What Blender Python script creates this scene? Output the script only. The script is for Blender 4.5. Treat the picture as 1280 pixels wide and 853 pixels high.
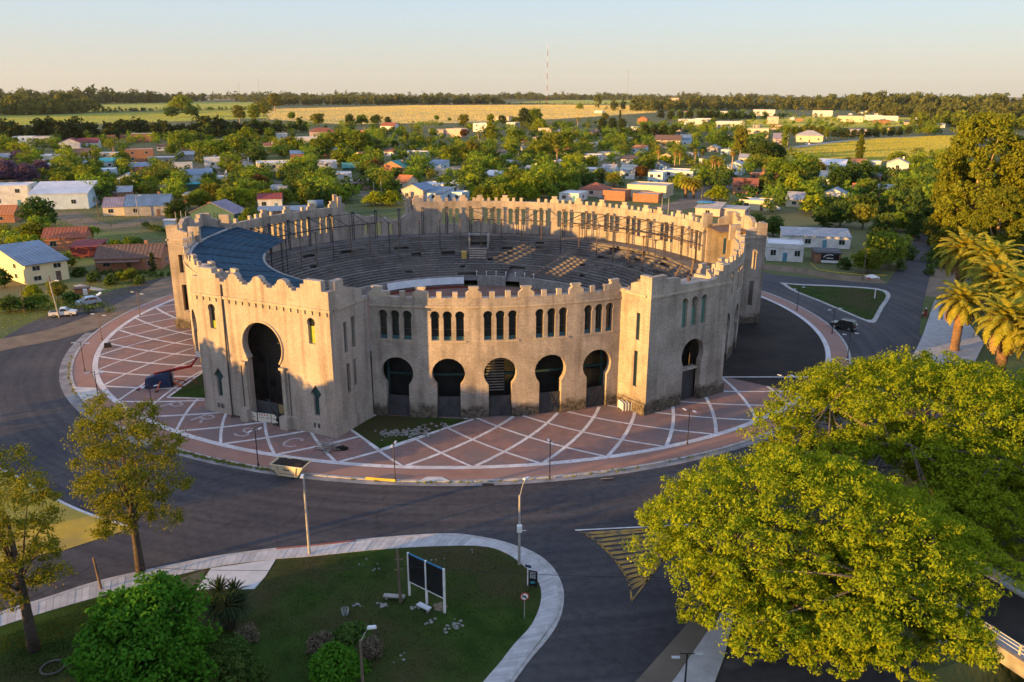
import bpy, math, random
import numpy as np
from mathutils import Vector, Matrix
from mathutils.geometry import tessellate_polygon
for _o in list(bpy.data.objects):
    bpy.data.objects.remove(_o)
random.seed(7)
SC = bpy.context.scene
COL = SC.collection
R_ = math.radians
pi = math.pi

# ------------------------------------------------------------------ camera
FPX, CAMH, PITCH, ROLL = 1015.0, 38.0, math.atan2(426.5 - 117.0, 1015.0), R_(0.2)
_c, _s = math.cos(PITCH), math.sin(PITCH)
_fw = Vector((0, _c, -_s)); _up0 = Vector((0, _s, _c)); _x0 = Vector((1, 0, 0))
_rt = _x0 * math.cos(ROLL) + _up0 * math.sin(ROLL)
_up = -_x0 * math.sin(ROLL) + _up0 * math.cos(ROLL)
cam = bpy.data.cameras.new('camera'); cam_ob = bpy.data.objects.new('camera', cam); COL.objects.link(cam_ob)
m = Matrix.Identity(4)
for i in range(3):
    m[i][0], m[i][1], m[i][2] = _rt[i], _up[i], -_fw[i]
m[2][3] = CAMH
cam_ob.matrix_world = m
cam.sensor_width = 36.0; cam.lens = FPX * 36.0 / 1280.0
cam.clip_start = 0.5; cam.clip_end = 60000
SC.camera = cam_ob

# ------------------------------------------------------------------ light
SUN_EL = 6.0          # degrees above the horizon (evening)
SUN_TO = 30.0         # mathematical azimuth the light travels towards (x right, y ahead)
SKY_STRENGTH, SUN_STRENGTH, EXPOSURE = 0.15, 3.2, 1.98
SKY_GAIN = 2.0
world = bpy.data.worlds.new('World'); SC.world = world; world.use_nodes = True
wn = world.node_tree; wn.nodes.clear()
sky = wn.nodes.new('ShaderNodeTexSky'); sky.sky_type = 'NISHITA'; sky.sun_disc = False
sky.sun_elevation = R_(SUN_EL)
_sd = Vector((-math.cos(R_(SUN_TO)), -math.sin(R_(SUN_TO))))          # towards the sun
sky.sun_rotation = math.atan2(_sd.x, _sd.y)
sky.altitude = 30; sky.air_density = 1.0; sky.dust_density = 1.0; sky.ozone_density = 1.0
# evening sky: pale cream at the horizon, pale blue above, a stronger blue overhead raised to fill the shade, with the sky model's own glow towards the sun
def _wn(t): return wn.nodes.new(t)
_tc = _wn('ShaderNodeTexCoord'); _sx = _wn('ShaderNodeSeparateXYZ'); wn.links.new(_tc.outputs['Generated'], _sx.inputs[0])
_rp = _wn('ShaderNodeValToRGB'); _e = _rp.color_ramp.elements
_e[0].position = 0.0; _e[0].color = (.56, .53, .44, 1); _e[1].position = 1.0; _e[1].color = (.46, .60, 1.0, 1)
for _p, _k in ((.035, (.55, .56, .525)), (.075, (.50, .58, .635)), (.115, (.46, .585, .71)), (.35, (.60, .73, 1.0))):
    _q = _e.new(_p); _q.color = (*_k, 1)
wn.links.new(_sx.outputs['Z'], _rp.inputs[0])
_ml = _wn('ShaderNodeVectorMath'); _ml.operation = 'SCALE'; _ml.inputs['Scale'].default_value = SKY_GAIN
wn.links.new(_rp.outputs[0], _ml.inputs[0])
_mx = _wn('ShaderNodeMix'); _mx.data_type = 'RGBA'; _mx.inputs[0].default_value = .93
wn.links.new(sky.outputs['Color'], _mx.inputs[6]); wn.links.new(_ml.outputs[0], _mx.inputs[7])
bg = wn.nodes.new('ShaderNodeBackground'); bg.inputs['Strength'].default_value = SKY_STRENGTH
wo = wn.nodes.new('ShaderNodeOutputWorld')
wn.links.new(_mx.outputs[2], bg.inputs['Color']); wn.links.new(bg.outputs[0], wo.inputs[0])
sun = bpy.data.lights.new('sun', 'SUN'); sun.energy = SUN_STRENGTH; sun.angle = R_(0.5); sun.color = (1.0, 0.54, 0.14)
sun_ob = bpy.data.objects.new('sun', sun); COL.objects.link(sun_ob)
_el = R_(SUN_EL)
_dir = Vector((-_sd.x * math.cos(_el), -_sd.y * math.cos(_el), -math.sin(_el)))
sun_ob.rotation_euler = _dir.to_track_quat('-Z', 'Y').to_euler(); sun_ob.location = (-200, -100, 60)
SC.view_settings.view_transform = 'Standard'; SC.view_settings.look = 'None'
SC.view_settings.exposure = EXPOSURE; SC.view_settings.gamma = 1.0
SC.view_settings.use_curve_mapping = False
SC.cycles.max_bounces = 6; SC.cycles.transparent_max_bounces = 6
SC.cycles.sample_clamp_indirect = 4.0

# ------------------------------------------------------------------ calibration: photograph position -> place on the ground
def ray(u, v):
    a, b = (u - 640) / FPX, (426.5 - v) / FPX
    return _fw + _rt * a + _up * b
def G(u, v, z=0.0):
    d = ray(u, v); t = (z - CAMH) / d.z
    return Vector((d.x * t, d.y * t, z))
def hgt(u, v0, v1):                       # height of a thing standing at (u, v0) that reaches v1
    g = G(u, v0); d = ray(u, v1)
    return CAMH + d.z * g.y / d.y
def depth(p):
    return p[1] * _c - (p[2] - CAMH) * _s if len(p) > 2 else p[1] * _c + CAMH * _s
def mpp(p):                               # metres per photograph pixel there
    return depth(p) / FPX
CX, CY = -7.4, 137.0
def P(R, az, z=0.0):
    a = R_(az); return Vector((CX + R * math.cos(a), CY + R * math.sin(a), z))

# ------------------------------------------------------------------ mesh helpers
class MB:
    def __init__(s): s.v = []; s.f = []; s.m = []; s.uv = []
    def add(s, vs, fs, m=0, uvs=None):
        n = len(s.v); s.v += [tuple(v) for v in vs]
        s.uv += list(uvs) if uvs else [(0, 0)] * len(vs)
        s.f += [tuple(i + n for i in f) for f in fs]; s.m += [m] * len(fs); return s
    def quad(s, a, b, c, d, m=0): return s.add([a, b, c, d], [(0, 1, 2, 3)], m)
    def box(s, x0, x1, y0, y1, z0, z1, m=0, T=None):
        vs = [Vector(p) for p in ((x0,y0,z0),(x1,y0,z0),(x1,y1,z0),(x0,y1,z0),(x0,y0,z1),(x1,y0,z1),(x1,y1,z1),(x0,y1,z1))]
        if T is not None: vs = [T @ v for v in vs]
        return s.add(vs, [(3,2,1,0),(4,5,6,7),(0,1,5,4),(1,2,6,5),(2,3,7,6),(3,0,4,7)], m)
    def cbox(s, c, size, rz=0.0, m=0, taper=1.0):
        ca, sa = math.cos(rz), math.sin(rz); x, y, z = (q / 2 for q in size); vs = []
        for k, zz in ((1, -z), (taper, z)):
            for sx, sy in ((-1,-1),(1,-1),(1,1),(-1,1)):
                px, py = sx * x * k, sy * y * k
                vs.append((c[0] + px * ca - py * sa, c[1] + px * sa + py * ca, c[2] + zz))
        return s.add(vs, [(3,2,1,0),(4,5,6,7),(0,1,5,4),(1,2,6,5),(2,3,7,6),(3,0,4,7)], m)
    def prism(s, poly, z0, z1, m=0, mtop=None):
        n = len(poly); vs = [(p[0], p[1], z0) for p in poly] + [(p[0], p[1], z1) for p in poly]
        tri = tessellate_polygon([[Vector((p[0], p[1], 0)) for p in poly]])
        s.add(vs, [(i, (i + 1) % n, n + (i + 1) % n, n + i) for i in range(n)], m)
        k = len(s.v) - 2 * n
        for t in tri:
            a, b, c = (vs[n + i] for i in t)
            if (b[0]-a[0])*(c[1]-a[1]) - (b[1]-a[1])*(c[0]-a[0]) < 0: t = (t[0], t[2], t[1])
            s.f.append(tuple(k + n + i for i in t)); s.m.append(m if mtop is None else mtop)
        return s
    def sheet(s, poly, z, m=0):
        tri = tessellate_polygon([[Vector((p[0], p[1], 0)) for p in poly]]); fs = []
        for t in tri:
            a, b, c = (poly[i] for i in t)
            if (b[0]-a[0])*(c[1]-a[1]) - (b[1]-a[1])*(c[0]-a[0]) < 0: t = (t[0], t[2], t[1])
            fs.append(tuple(t))
        return s.add([(p[0], p[1], z) for p in poly], fs, m)
    def tube(s, pts, rs, n=8, m=0, cap=True):
        pts = [Vector(p) for p in pts]
        if not hasattr(rs, '__len__'): rs = [rs] * len(pts)
        k = len(s.v); ref = Vector((0.31, 0.17, 1)).normalized()
        for i, p in enumerate(pts):
            d = (pts[min(i + 1, len(pts) - 1)] - pts[max(i - 1, 0)]).normalized()
            rf = ref if abs(d.dot(ref)) < .97 else Vector((1, 0, 0))
            a = d.cross(rf).normalized(); b = d.cross(a)
            for j in range(n):
                t = 2 * pi * j / n; s.v.append(tuple(p + a * (rs[i] * math.cos(t)) + b * (rs[i] * math.sin(t)))); s.uv.append((0, 0))
        for i in range(len(pts) - 1):
            for j in range(n):
                a0 = k + i * n + j; a1 = k + i * n + (j + 1) % n
                s.f.append((a0, a1, a1 + n, a0 + n)); s.m.append(m)
        if cap:
            s.f.append(tuple(k + j for j in range(n))[::-1]); s.m.append(m)
            s.f.append(tuple(k + (len(pts) - 1) * n + j for j in range(n))); s.m.append(m)
        return s
    def bar(s, p0, p1, w, h=None, m=0):
        p0, p1 = Vector(p0), Vector(p1); h = h or w; d = (p1 - p0).normalized()
        rf = Vector((0, 0, 1)) if abs(d.z) < .95 else Vector((1, 0, 0))
        a = d.cross(rf).normalized() * w / 2; b = a.normalized().cross(d) * h / 2
        vs = [p0-a-b, p0+a-b, p0+a+b, p0-a+b, p1-a-b, p1+a-b, p1+a+b, p1-a+b]
        return s.add(vs, [(3,2,1,0),(4,5,6,7),(0,1,5,4),(1,2,6,5),(2,3,7,6),(3,0,4,7)], m)
    def ringsheet(s, r0, r1, a0, a1, z0, z1=None, n=48, m=0):
        z1 = z0 if z1 is None else z1; k = len(s.v)
        for i in range(n + 1):
            a = a0 + (a1 - a0) * i / n
            s.v.append(tuple(P(r0, a, z0))); s.v.append(tuple(P(r1, a, z1))); s.uv += [(0, 0)] * 2
        for i in range(n):
            s.f.append((k+2*i, k+2*i+1, k+2*i+3, k+2*i+2)); s.m.append(m)
        return s
    def ringbox(s, r0, r1, a0, a1, z0, z1, n=24, m=0):
        k = len(s.v)
        for i in range(n + 1):
            a = a0 + (a1 - a0) * i / n
            for r, z in ((r0, z0), (r1, z0), (r1, z1), (r0, z1)): s.v.append(tuple(P(r, a, z))); s.uv.append((0, 0))
        for i in range(n):
            q = k + 4 * i
            for j in range(4):
                s.f.append((q + j, q + (j + 1) % 4, q + 4 + (j + 1) % 4, q + 4 + j)); s.m.append(m)
        s.f.append((k+3,k+2,k+1,k)); s.m.append(m); q = k + 4 * n; s.f.append((q,q+1,q+2,q+3)); s.m.append(m)
        return s
    def blob(s, c, r, n=10, rings=6, m=0, jit=.0, rnd=random):
        k = len(s.v); r = r if hasattr(r, '__len__') else (r, r, r)
        for i in range(rings + 1):
            t = pi * i / rings
            for j in range(n):
                a = 2 * pi * j / n; q = 1 + rnd.uniform(-jit, jit)
                s.v.append((c[0]+r[0]*q*math.sin(t)*math.cos(a), c[1]+r[1]*q*math.sin(t)*math.sin(a), c[2]+r[2]*q*math.cos(t))); s.uv.append((0,0))
        for i in range(rings):
            for j in range(n):
                s.f.append((k+i*n+j, k+(i+1)*n+j, k+(i+1)*n+(j+1)%n, k+i*n+(j+1)%n)); s.m.append(m)
        return s
    def panel(s, outline, holes, thick, fm, m=0, mj=None):
        """flat slab with openings; fm(s, z, d) places it, d = depth behind its face"""
        loops = [outline] + list(holes); flat = [p for l in loops for p in l]; N = len(flat)
        tri = tessellate_polygon([[Vector((p[0], p[1], 0)) for p in l] for l in loops])
        vs = [fm(p[0], p[1], 0) for p in flat] + [fm(p[0], p[1], thick) for p in flat]
        fs = []
        for t in tri:
            a, b, c = (flat[i] for i in t)
            if (b[0]-a[0])*(c[1]-a[1]) - (b[1]-a[1])*(c[0]-a[0]) < 0: t = (t[0], t[2], t[1])
            fs.append(tuple(t)); fs.append(tuple(i + N for i in (t[0], t[2], t[1])))
        s.add(vs, fs, m, uvs=[(p[0], p[1]) for p in flat] * 2)
        k = len(s.v) - 2 * N; o = 0
        for l in loops:
            n = len(l)
            for i in range(n):
                a, b = o + i, o + (i + 1) % n
                s.f.append((k + a, k + b, k + N + b, k + N + a)); s.m.append(m if mj is None else mj)
            o += n
        return s
    def mesh(s, name, mats, smooth=False):
        me = bpy.data.meshes.new(name); me.from_pydata(s.v, [], s.f)
        for mt in (mats if isinstance(mats, (list, tuple)) else [mats]): me.materials.append(mt)
        if len(me.materials) > 1: me.polygons.foreach_set('material_index', s.m)
        if any(u != (0, 0) for u in s.uv):
            ul = me.uv_layers.new(name='UVMap'); li = np.zeros(len(me.loops), dtype=np.int32); me.loops.foreach_get('vertex_index', li)
            ul.data.foreach_set('uv', np.array(s.uv, dtype=np.float32)[li].ravel())
        if smooth: me.polygons.foreach_set('use_smooth', [True] * len(me.polygons))
        me.update(); return me
    def build(s, name, mats, parent=None, smooth=False, label=None):
        o = bpy.data.objects.new(name, s.mesh(name, mats, smooth)); COL.objects.link(o)
        if parent is not None: o.parent = parent
        if label: o['label'] = label
        return o
def put(name, me, parent=None, loc=(0,0,0), rz=0.0, sc=1.0):
    o = bpy.data.objects.new(name, me); COL.objects.link(o); o.location = loc; o.rotation_euler = (0, 0, rz)
    o.scale = sc if hasattr(sc, '__len__') else (sc, sc, sc)
    if parent is not None: o.parent = parent
    return o
def thing(name, label, cat, loc=(0,0,0), rz=0.0, group=None, sc=1.0):
    o = bpy.data.objects.new(name, None); COL.objects.link(o); o.empty_display_size = .5
    o.location = loc; o.rotation_euler = (0, 0, rz); o.scale = (sc, sc, sc) if not hasattr(sc, '__len__') else sc
    return tag(o, label, cat, group)
def tag(o, label=None, cat=None, group=None, kind=None):
    if label: o['label'] = label
    if cat: o['category'] = cat
    if group: o['group'] = group
    if kind: o['kind'] = kind
    return o
def struct(name, mb, mats, label=None, parent=None, smooth=False):
    o = mb.build(name, mats, parent, smooth)
    if parent is None: tag(o, label, None, None, 'structure')
    return o
def copy_tree(o, parent=None):
    c = o.copy(); COL.objects.link(c); c.parent = parent
    for ch in list(o.children): copy_tree(ch, c)
    return c

# ------------------------------------------------------------------ materials
def M(name, c, c2=None, scale=1.0, rough=.9, bump=0.0, bscale=None, spec=.25, metal=0.0, world=True, lo=.35, hi=.65, big=None, bigscale=.08, rand=0.0, detail=6, bdist=.05, stretch=None, island=0.0):
    mt = bpy.data.materials.new(name); mt.use_nodes = True; nt = mt.node_tree; b = nt.nodes['Principled BSDF']
    L = nt.links.new
    b.inputs['Roughness'].default_value = rough; b.inputs['Metallic'].default_value = metal
    b.inputs['Specular IOR Level'].default_value = spec
    if c2 is None: c2 = tuple(x * .72 for x in c)
    if world:
        g = nt.nodes.new('ShaderNodeNewGeometry'); co = g.outputs['Position']
    else:
        g = nt.nodes.new('ShaderNodeTexCoord'); co = g.outputs['Object']
    if stretch:
        mp = nt.nodes.new('ShaderNodeMapping'); mp.inputs['Scale'].default_value = stretch; L(co, mp.inputs[0]); co = mp.outputs[0]
    nz = nt.nodes.new('ShaderNodeTexNoise'); nz.inputs['Scale'].default_value = scale; nz.inputs['Detail'].default_value = detail
    L(co, nz.inputs['Vector'])
    rp = nt.nodes.new('ShaderNodeValToRGB'); rp.color_ramp.elements[0].position = lo; rp.color_ramp.elements[1].position = hi
    rp.color_ramp.elements[0].color = (*c2, 1); rp.color_ramp.elements[1].color = (*c, 1)
    L(nz.outputs['Fac'], rp.inputs[0]); out = rp.outputs[0]
    if big:
        n2 = nt.nodes.new('ShaderNodeTexNoise'); n2.inputs['Scale'].default_value = bigscale; n2.inputs['Detail'].default_value = 4; L(co, n2.inputs['Vector'])
        r2 = nt.nodes.new('ShaderNodeValToRGB'); r2.color_ramp.elements[0].position = .42; r2.color_ramp.elements[1].position = .62
        mx = nt.nodes.new('ShaderNodeMix'); mx.data_type = 'RGBA'; L(n2.outputs['Fac'], r2.inputs[0]); L(r2.outputs[0], mx.inputs[0])
        L(out, mx.inputs[6]); mx.inputs[7].default_value = (*big, 1); out = mx.outputs[2]
    if rand or island:
        hs = nt.nodes.new('ShaderNodeHueSaturation')
        if rand: src = nt.nodes.new('ShaderNodeObjectInfo').outputs['Random']; k = rand
        else: src = nt.nodes.new('ShaderNodeNewGeometry').outputs['Random Per Island']; k = island
        mr = nt.nodes.new('ShaderNodeMapRange'); mr.inputs[3].default_value = 1 - k; mr.inputs[4].default_value = 1 + k
        L(src, mr.inputs[0]); L(mr.outputs[0], hs.inputs['Value']); L(out, hs.inputs['Color']); out = hs.outputs[0]
    L(out, b.inputs['Base Color'])
    if bump:
        nb = nt.nodes.new('ShaderNodeTexNoise'); nb.inputs['Scale'].default_value = bscale or scale * 4; nb.inputs['Detail'].default_value = 4; L(co, nb.inputs['Vector'])
        bp = nt.nodes.new('ShaderNodeBump'); bp.inputs['Strength'].default_value = bump; bp.inputs['Distance'].default_value = bdist
        L(nb.outputs['Fac'], bp.inputs['Height']); L(bp.outputs[0], b.inputs['Normal'])
    return mt

def stone_mat(name, c, c2, damp=True, bricks=True):
    """weathered rubble and render: courses, blotches, vertical runs, damp foot"""
    mt = bpy.data.materials.new(name); mt.use_nodes = True; nt = mt.node_tree; b = nt.nodes['Principled BSDF']; L = nt.links.new
    b.inputs['Roughness'].default_value = .95; b.inputs['Specular IOR Level'].default_value = .12
    N = nt.nodes.new
    g = N('ShaderNodeNewGeometry'); pos = g.outputs['Position']
    def noise(sc, det=5, mp=None):
        n = N('ShaderNodeTexNoise'); n.inputs['Scale'].default_value = sc; n.inputs['Detail'].default_value = det
        if mp:
            k = N('ShaderNodeMapping'); k.inputs['Scale'].default_value = mp; L(pos, k.inputs[0]); L(k.outputs[0], n.inputs['Vector'])
        else: L(pos, n.inputs['Vector'])
        return n.outputs['Fac']
    def ramp(x, a, d, ca, cb):
        r = N('ShaderNodeValToRGB'); r.color_ramp.elements[0].position = a; r.color_ramp.elements[1].position = d
        r.color_ramp.elements[0].color = (*ca, 1); r.color_ramp.elements[1].color = (*cb, 1); L(x, r.inputs[0]); return r.outputs[0]
    def mix(f, a, bb, mode='MIX'):
        mx = N('ShaderNodeMix'); mx.data_type = 'RGBA'; mx.blend_type = mode
        for sock, val in ((0, f), (6, a), (7, bb)):
            if hasattr(val, 'links') or hasattr(val, 'is_linked'): L(val, mx.inputs[sock])
            else: mx.inputs[sock].default_value = val if sock == 0 else (*val, 1)
        return mx.outputs[2]
    base = ramp(noise(.35), .35, .68, c2, c)
    fine = ramp(noise(4.0, 4), .3, .75, (.80, .79, .78), (1.10, 1.09, 1.08))
    base = mix(1.0, base, fine, 'MULTIPLY')
    runs = ramp(noise(1.2, 4, (1, 1, .07)), .48, .70, (1, 1, 1), (.52, .49, .47))
    base = mix(.65, base, runs, 'MULTIPLY')
    hgt_in = None
    if bricks:
        tc = N('ShaderNodeTexCoord'); br = N('ShaderNodeTexBrick'); L(tc.outputs['UV'], br.inputs['Vector'])
        br.inputs['Scale'].default_value = 1.0; br.inputs['Brick Width'].default_value = .62; br.inputs['Row Height'].default_value = .21
        br.inputs['Mortar Size'].default_value = .022; br.inputs['Color1'].default_value = (1, 1, 1, 1); br.inputs['Color2'].default_value = (.74, .72, .70, 1)
        br.inputs['Mortar'].default_value = (.62, .6, .58, 1); br.inputs['Mortar Smooth'].default_value = .4
        base = mix(.5, base, br.outputs['Color'], 'MULTIPLY'); hgt_in = br.outputs['Fac']
    if damp:
        sx = N('ShaderNodeSeparateXYZ'); L(pos, sx.inputs[0])
        ad = N('ShaderNodeMath'); ad.operation = 'MULTIPLY_ADD'; L(noise(.9, 5), ad.inputs[0]); ad.inputs[1].default_value = -2.2; L(sx.outputs['Z'], ad.inputs[2])
        mr = N('ShaderNodeMapRange'); mr.inputs[1].default_value = .2; mr.inputs[2].default_value = 1.0; mr.inputs[3].default_value = 1; mr.inputs[4].default_value = 0
        L(ad.outputs[0], mr.inputs[0])
        base = mix(mr.outputs[0], base, ramp(noise(3.0), .35, .7, (.05, .043, .034), (.17, .14, .105)))
    L(base, b.inputs['Base Color'])
    bp = N('ShaderNodeBump'); bp.inputs['Strength'].default_value = .35; bp.inputs['Distance'].default_value = .05
    L(noise(7.0, 4), bp.inputs['Height'])
    if hgt_in is not None:
        b2 = N('ShaderNodeBump'); b2.inputs['Strength'].default_value = .35; b2.inputs['Distance'].default_value = .04; b2.invert = True
        L(hgt_in, b2.inputs['Height']); L(bp.outputs[0], b2.inputs['Normal']); L(b2.outputs[0], b.inputs['Normal'])
    else: L(bp.outputs[0], b.inputs['Normal'])
    return mt

def leaf_mat(name, c, c2, trans=.35, hue=.03, val=.35, rnd=.18):
    mt = bpy.data.materials.new(name); mt.use_nodes = True; nt = mt.node_tree; nt.nodes.clear(); L = nt.links.new; N = nt.nodes.new
    out = N('ShaderNodeOutputMaterial'); g = N('ShaderNodeNewGeometry'); oi = N('ShaderNodeObjectInfo')
    mx = N('ShaderNodeMix'); mx.data_type = 'RGBA'; mx.inputs[6].default_value = (*c, 1); mx.inputs[7].default_value = (*c2, 1)
    L(g.outputs['Random Per Island'], mx.inputs[0])
    hs = N('ShaderNodeHueSaturation')
    m1 = N('ShaderNodeMapRange'); m1.inputs[3].default_value = .5 - hue; m1.inputs[4].default_value = .5 + hue; L(oi.outputs['Random'], m1.inputs[0]); L(m1.outputs[0], hs.inputs['Hue'])
    ad = N('ShaderNodeMath'); ad.operation = 'FRACT'; mu = N('ShaderNodeMath'); mu.operation = 'MULTIPLY'; mu.inputs[1].default_value = 7.31; L(oi.outputs['Random'], mu.inputs[0]); L(mu.outputs[0], ad.inputs[0])
    m2 = N('ShaderNodeMapRange'); m2.inputs[3].default_value = 1 - rnd; m2.inputs[4].default_value = 1 + rnd; L(ad.outputs[0], m2.inputs[0]); L(m2.outputs[0], hs.inputs['Value'])
    L(mx.outputs[2], hs.inputs['Color'])
    d = N('ShaderNodeBsdfDiffuse'); t = N('ShaderNodeBsdfTranslucent'); ms = N('ShaderNodeMixShader'); ms.inputs[0].default_value = trans
    L(hs.outputs[0], d.inputs[0]); L(hs.outputs[0], t.inputs[0]); L(d.outputs[0], ms.inputs[1]); L(t.outputs[0], ms.inputs[2]); L(ms.outputs[0], out.inputs[0])
    return mt

STONE = stone_mat('weathered_rubble_stone', (.46, .40, .335), (.31, .27, .225))
RENDER = stone_mat('patched_render', (.42, .36, .30), (.345, .29, .24), damp=False, bricks=False)
TRIM = stone_mat('pale_trim_render', (.46, .395, .31), (.36, .305, .24), damp=False, bricks=False)
CONC = M('old_concrete', (.30, .28, .25), (.20, .185, .165), scale=1.2, bump=.3)
DARKCONC = M('dark_concrete', (.125, .112, .102), (.06, .054, .05), scale=.9, bump=.5, big=(.16, .14, .12), bigscale=.15)  # dark blotchy concrete for undersides, risers, gallery floor and back walls
STEEL = M('dark_painted_steel', (.055, .055, .06), (.035, .033, .033), scale=2, rough=.6)
RUST_SUN = M('rusty_and_sunlit_steel', (.16, .10, .06), (.08, .055, .04), scale=2.5, rough=.8)
GATE = M('charcoal_gate_sheet', (.06, .06, .065), (.04, .04, .042), scale=.8, rough=.55)
TEAL = M('dark_teal_paint', (.03, .075, .07), (.02, .05, .05), scale=1)
NET = M('green_netting', (.10, .20, .16), (.07, .15, .12), scale=6, rough=.9)
BLUEROOF = M('blue_roof_sheet', (.016, .058, .092), (.010, .036, .060), scale=.5, rough=.8, spec=.12, bump=.15, bscale=3, rand=.12)
GLASSY = M('dark_window_glass', (.018, .024, .024), (.012, .016, .016), scale=.6, rough=.15, spec=.6)
YGREEN = M('stained_green_reflection', (.36, .37, .05), (.28, .30, .045), scale=1.5)  # stained yellow-green with a lit reflection of greenery put into the colour
WHITE = M('white_paint', (.72, .71, .68), (.6, .59, .56), scale=2, rough=.7)
def asphalt_mat(name):
    """worn asphalt: aggregate, blotches, repairs, and tyre-polished bands that follow the ring"""
    mt = bpy.data.materials.new(name); mt.use_nodes = True; nt = mt.node_tree; b = nt.nodes['Principled BSDF']; L = nt.links.new; N = nt.nodes.new
    b.inputs['Roughness'].default_value = .85; b.inputs['Specular IOR Level'].default_value = .25
    g = N('ShaderNodeNewGeometry'); sb = N('ShaderNodeVectorMath'); sb.operation = 'SUBTRACT'; sb.inputs[1].default_value = (-7.4, 137, 0); L(g.outputs['Position'], sb.inputs[0])
    ln_ = N('ShaderNodeVectorMath'); ln_.operation = 'LENGTH'; L(sb.outputs[0], ln_.inputs[0]); sx = N('ShaderNodeSeparateXYZ'); L(sb.outputs[0], sx.inputs[0])
    at = N('ShaderNodeMath'); at.operation = 'ARCTAN2'; L(sx.outputs[1], at.inputs[0]); L(sx.outputs[0], at.inputs[1]); at2 = N('ShaderNodeMath'); at2.operation = 'MULTIPLY'; at2.inputs[1].default_value = 3.0; L(at.outputs[0], at2.inputs[0])
    cb = N('ShaderNodeCombineXYZ'); L(ln_.outputs['Value'], cb.inputs[0]); L(at2.outputs[0], cb.inputs[1])
    def nz(sc, vec, det=5):
        n = N('ShaderNodeTexNoise'); n.inputs['Scale'].default_value = sc; n.inputs['Detail'].default_value = det; L(vec, n.inputs['Vector']); return n.outputs['Fac']
    def rp(x, a, d, ca, cb_):
        r = N('ShaderNodeValToRGB'); r.color_ramp.elements[0].position = a; r.color_ramp.elements[1].position = d; r.color_ramp.elements[0].color = (*ca, 1); r.color_ramp.elements[1].color = (*cb_, 1); L(x, r.inputs[0]); return r.outputs[0]
    def mul(a, c, f=1.0):
        m_ = N('ShaderNodeMix'); m_.data_type = 'RGBA'; m_.blend_type = 'MULTIPLY'; m_.inputs[0].default_value = f; L(a, m_.inputs[6]); L(c, m_.inputs[7]); return m_.outputs[2]
    c = rp(nz(.07, g.outputs['Position'], 6), .35, .66, (.046, .046, .052), (.076, .070, .068))
    c = mul(c, rp(nz(.9, cb.outputs[0], 4), .38, .66, (.72, .72, .74), (1.12, 1.1, 1.06)))
    c = mul(c, rp(nz(1.4, g.outputs['Position'], 6), .34, .62, (.80, .80, .80), (1.06, 1.06, 1.06)))
    v = N('ShaderNodeTexVoronoi'); v.feature = 'DISTANCE_TO_EDGE'; v.inputs['Scale'].default_value = .09; ad = N('ShaderNodeVectorMath'); ad.operation = 'ADD'; n3 = N('ShaderNodeTexNoise'); n3.inputs['Scale'].default_value = .5; L(g.outputs['Position'], n3.inputs['Vector'])
    sc = N('ShaderNodeVectorMath'); sc.operation = 'SCALE'; sc.inputs['Scale'].default_value = 3.0; L(n3.outputs['Color'], sc.inputs[0]); L(g.outputs['Position'], ad.inputs[0]); L(sc.outputs[0], ad.inputs[1]); L(ad.outputs[0], v.inputs['Vector'])
    c = mul(c, rp(v.outputs['Distance'], .003, .010, (.72, .72, .72), (1, 1, 1)), .8)
    c = mul(c, rp(nz(.35, g.outputs['Position'], 3), .66, .72, (1, 1, 1), (.62, .62, .64)), .8)
    L(c, b.inputs['Base Color']); bp = N('ShaderNodeBump'); bp.inputs['Strength'].default_value = .25; bp.inputs['Distance'].default_value = .04; L(nz(14, g.outputs['Position'], 4), bp.inputs['Height']); L(bp.outputs[0], b.inputs['Normal']); return mt
ASPH = asphalt_mat('asphalt')
DIRTY = M('dusty_asphalt', (.13, .105, .08), (.08, .07, .06), scale=.4, bump=.3, bscale=9, big=(.17, .135, .10), bigscale=.09)
PAVE = M('red_paving', (.27, .155, .125), (.185, .112, .094), scale=.9, bump=.2, bscale=10, big=(.175, .13, .12), bigscale=.2, lo=.3, hi=.7)
PAVEOUT = M('red_walk', (.31, .17, .125), (.24, .135, .10), scale=.5, bump=.15, bscale=8, big=(.27, .165, .13), bigscale=.1)
LINE = M('white_line_paint', (.58, .57, .56), (.36, .31, .29), scale=2.2, lo=.28, hi=.52, big=(.46, .43, .41), bigscale=.35)
KERB = M('kerb_concrete', (.40, .385, .36), (.29, .28, .26), scale=1.5, bump=.2)
SLAB = M('pale_pavement_slab', (.42, .41, .395), (.33, .32, .31), scale=1.0, bump=.2, rand=.14)
GRASS = M('mown_grass', (.036, .066, .012), (.021, .042, .008), scale=.6, spec=.04, bump=.9, bscale=9, big=(.052, .048, .020), bigscale=.11, bdist=.12)
LAND = M('rough_land', (.085, .105, .026), (.05, .072, .018), scale=.05, bump=.9, bscale=1.2, big=(.12, .11, .04), bigscale=.012, bdist=.3)
SOIL = M('black_mulch_soil', (.020, .016, .013), (.011, .009, .008), scale=.5, bump=.8, bscale=6, big=(.03, .023, .018), bigscale=.15)
DIRT = M('bare_dirt', (.20, .145, .095), (.13, .095, .062), scale=.4, bump=.5, bscale=5)
YELLOW = M('worn_yellow_paint', (.46, .31, .035), (.36, .25, .035), scale=.7, big=(.30,.22,.05), bigscale=.25)

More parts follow.
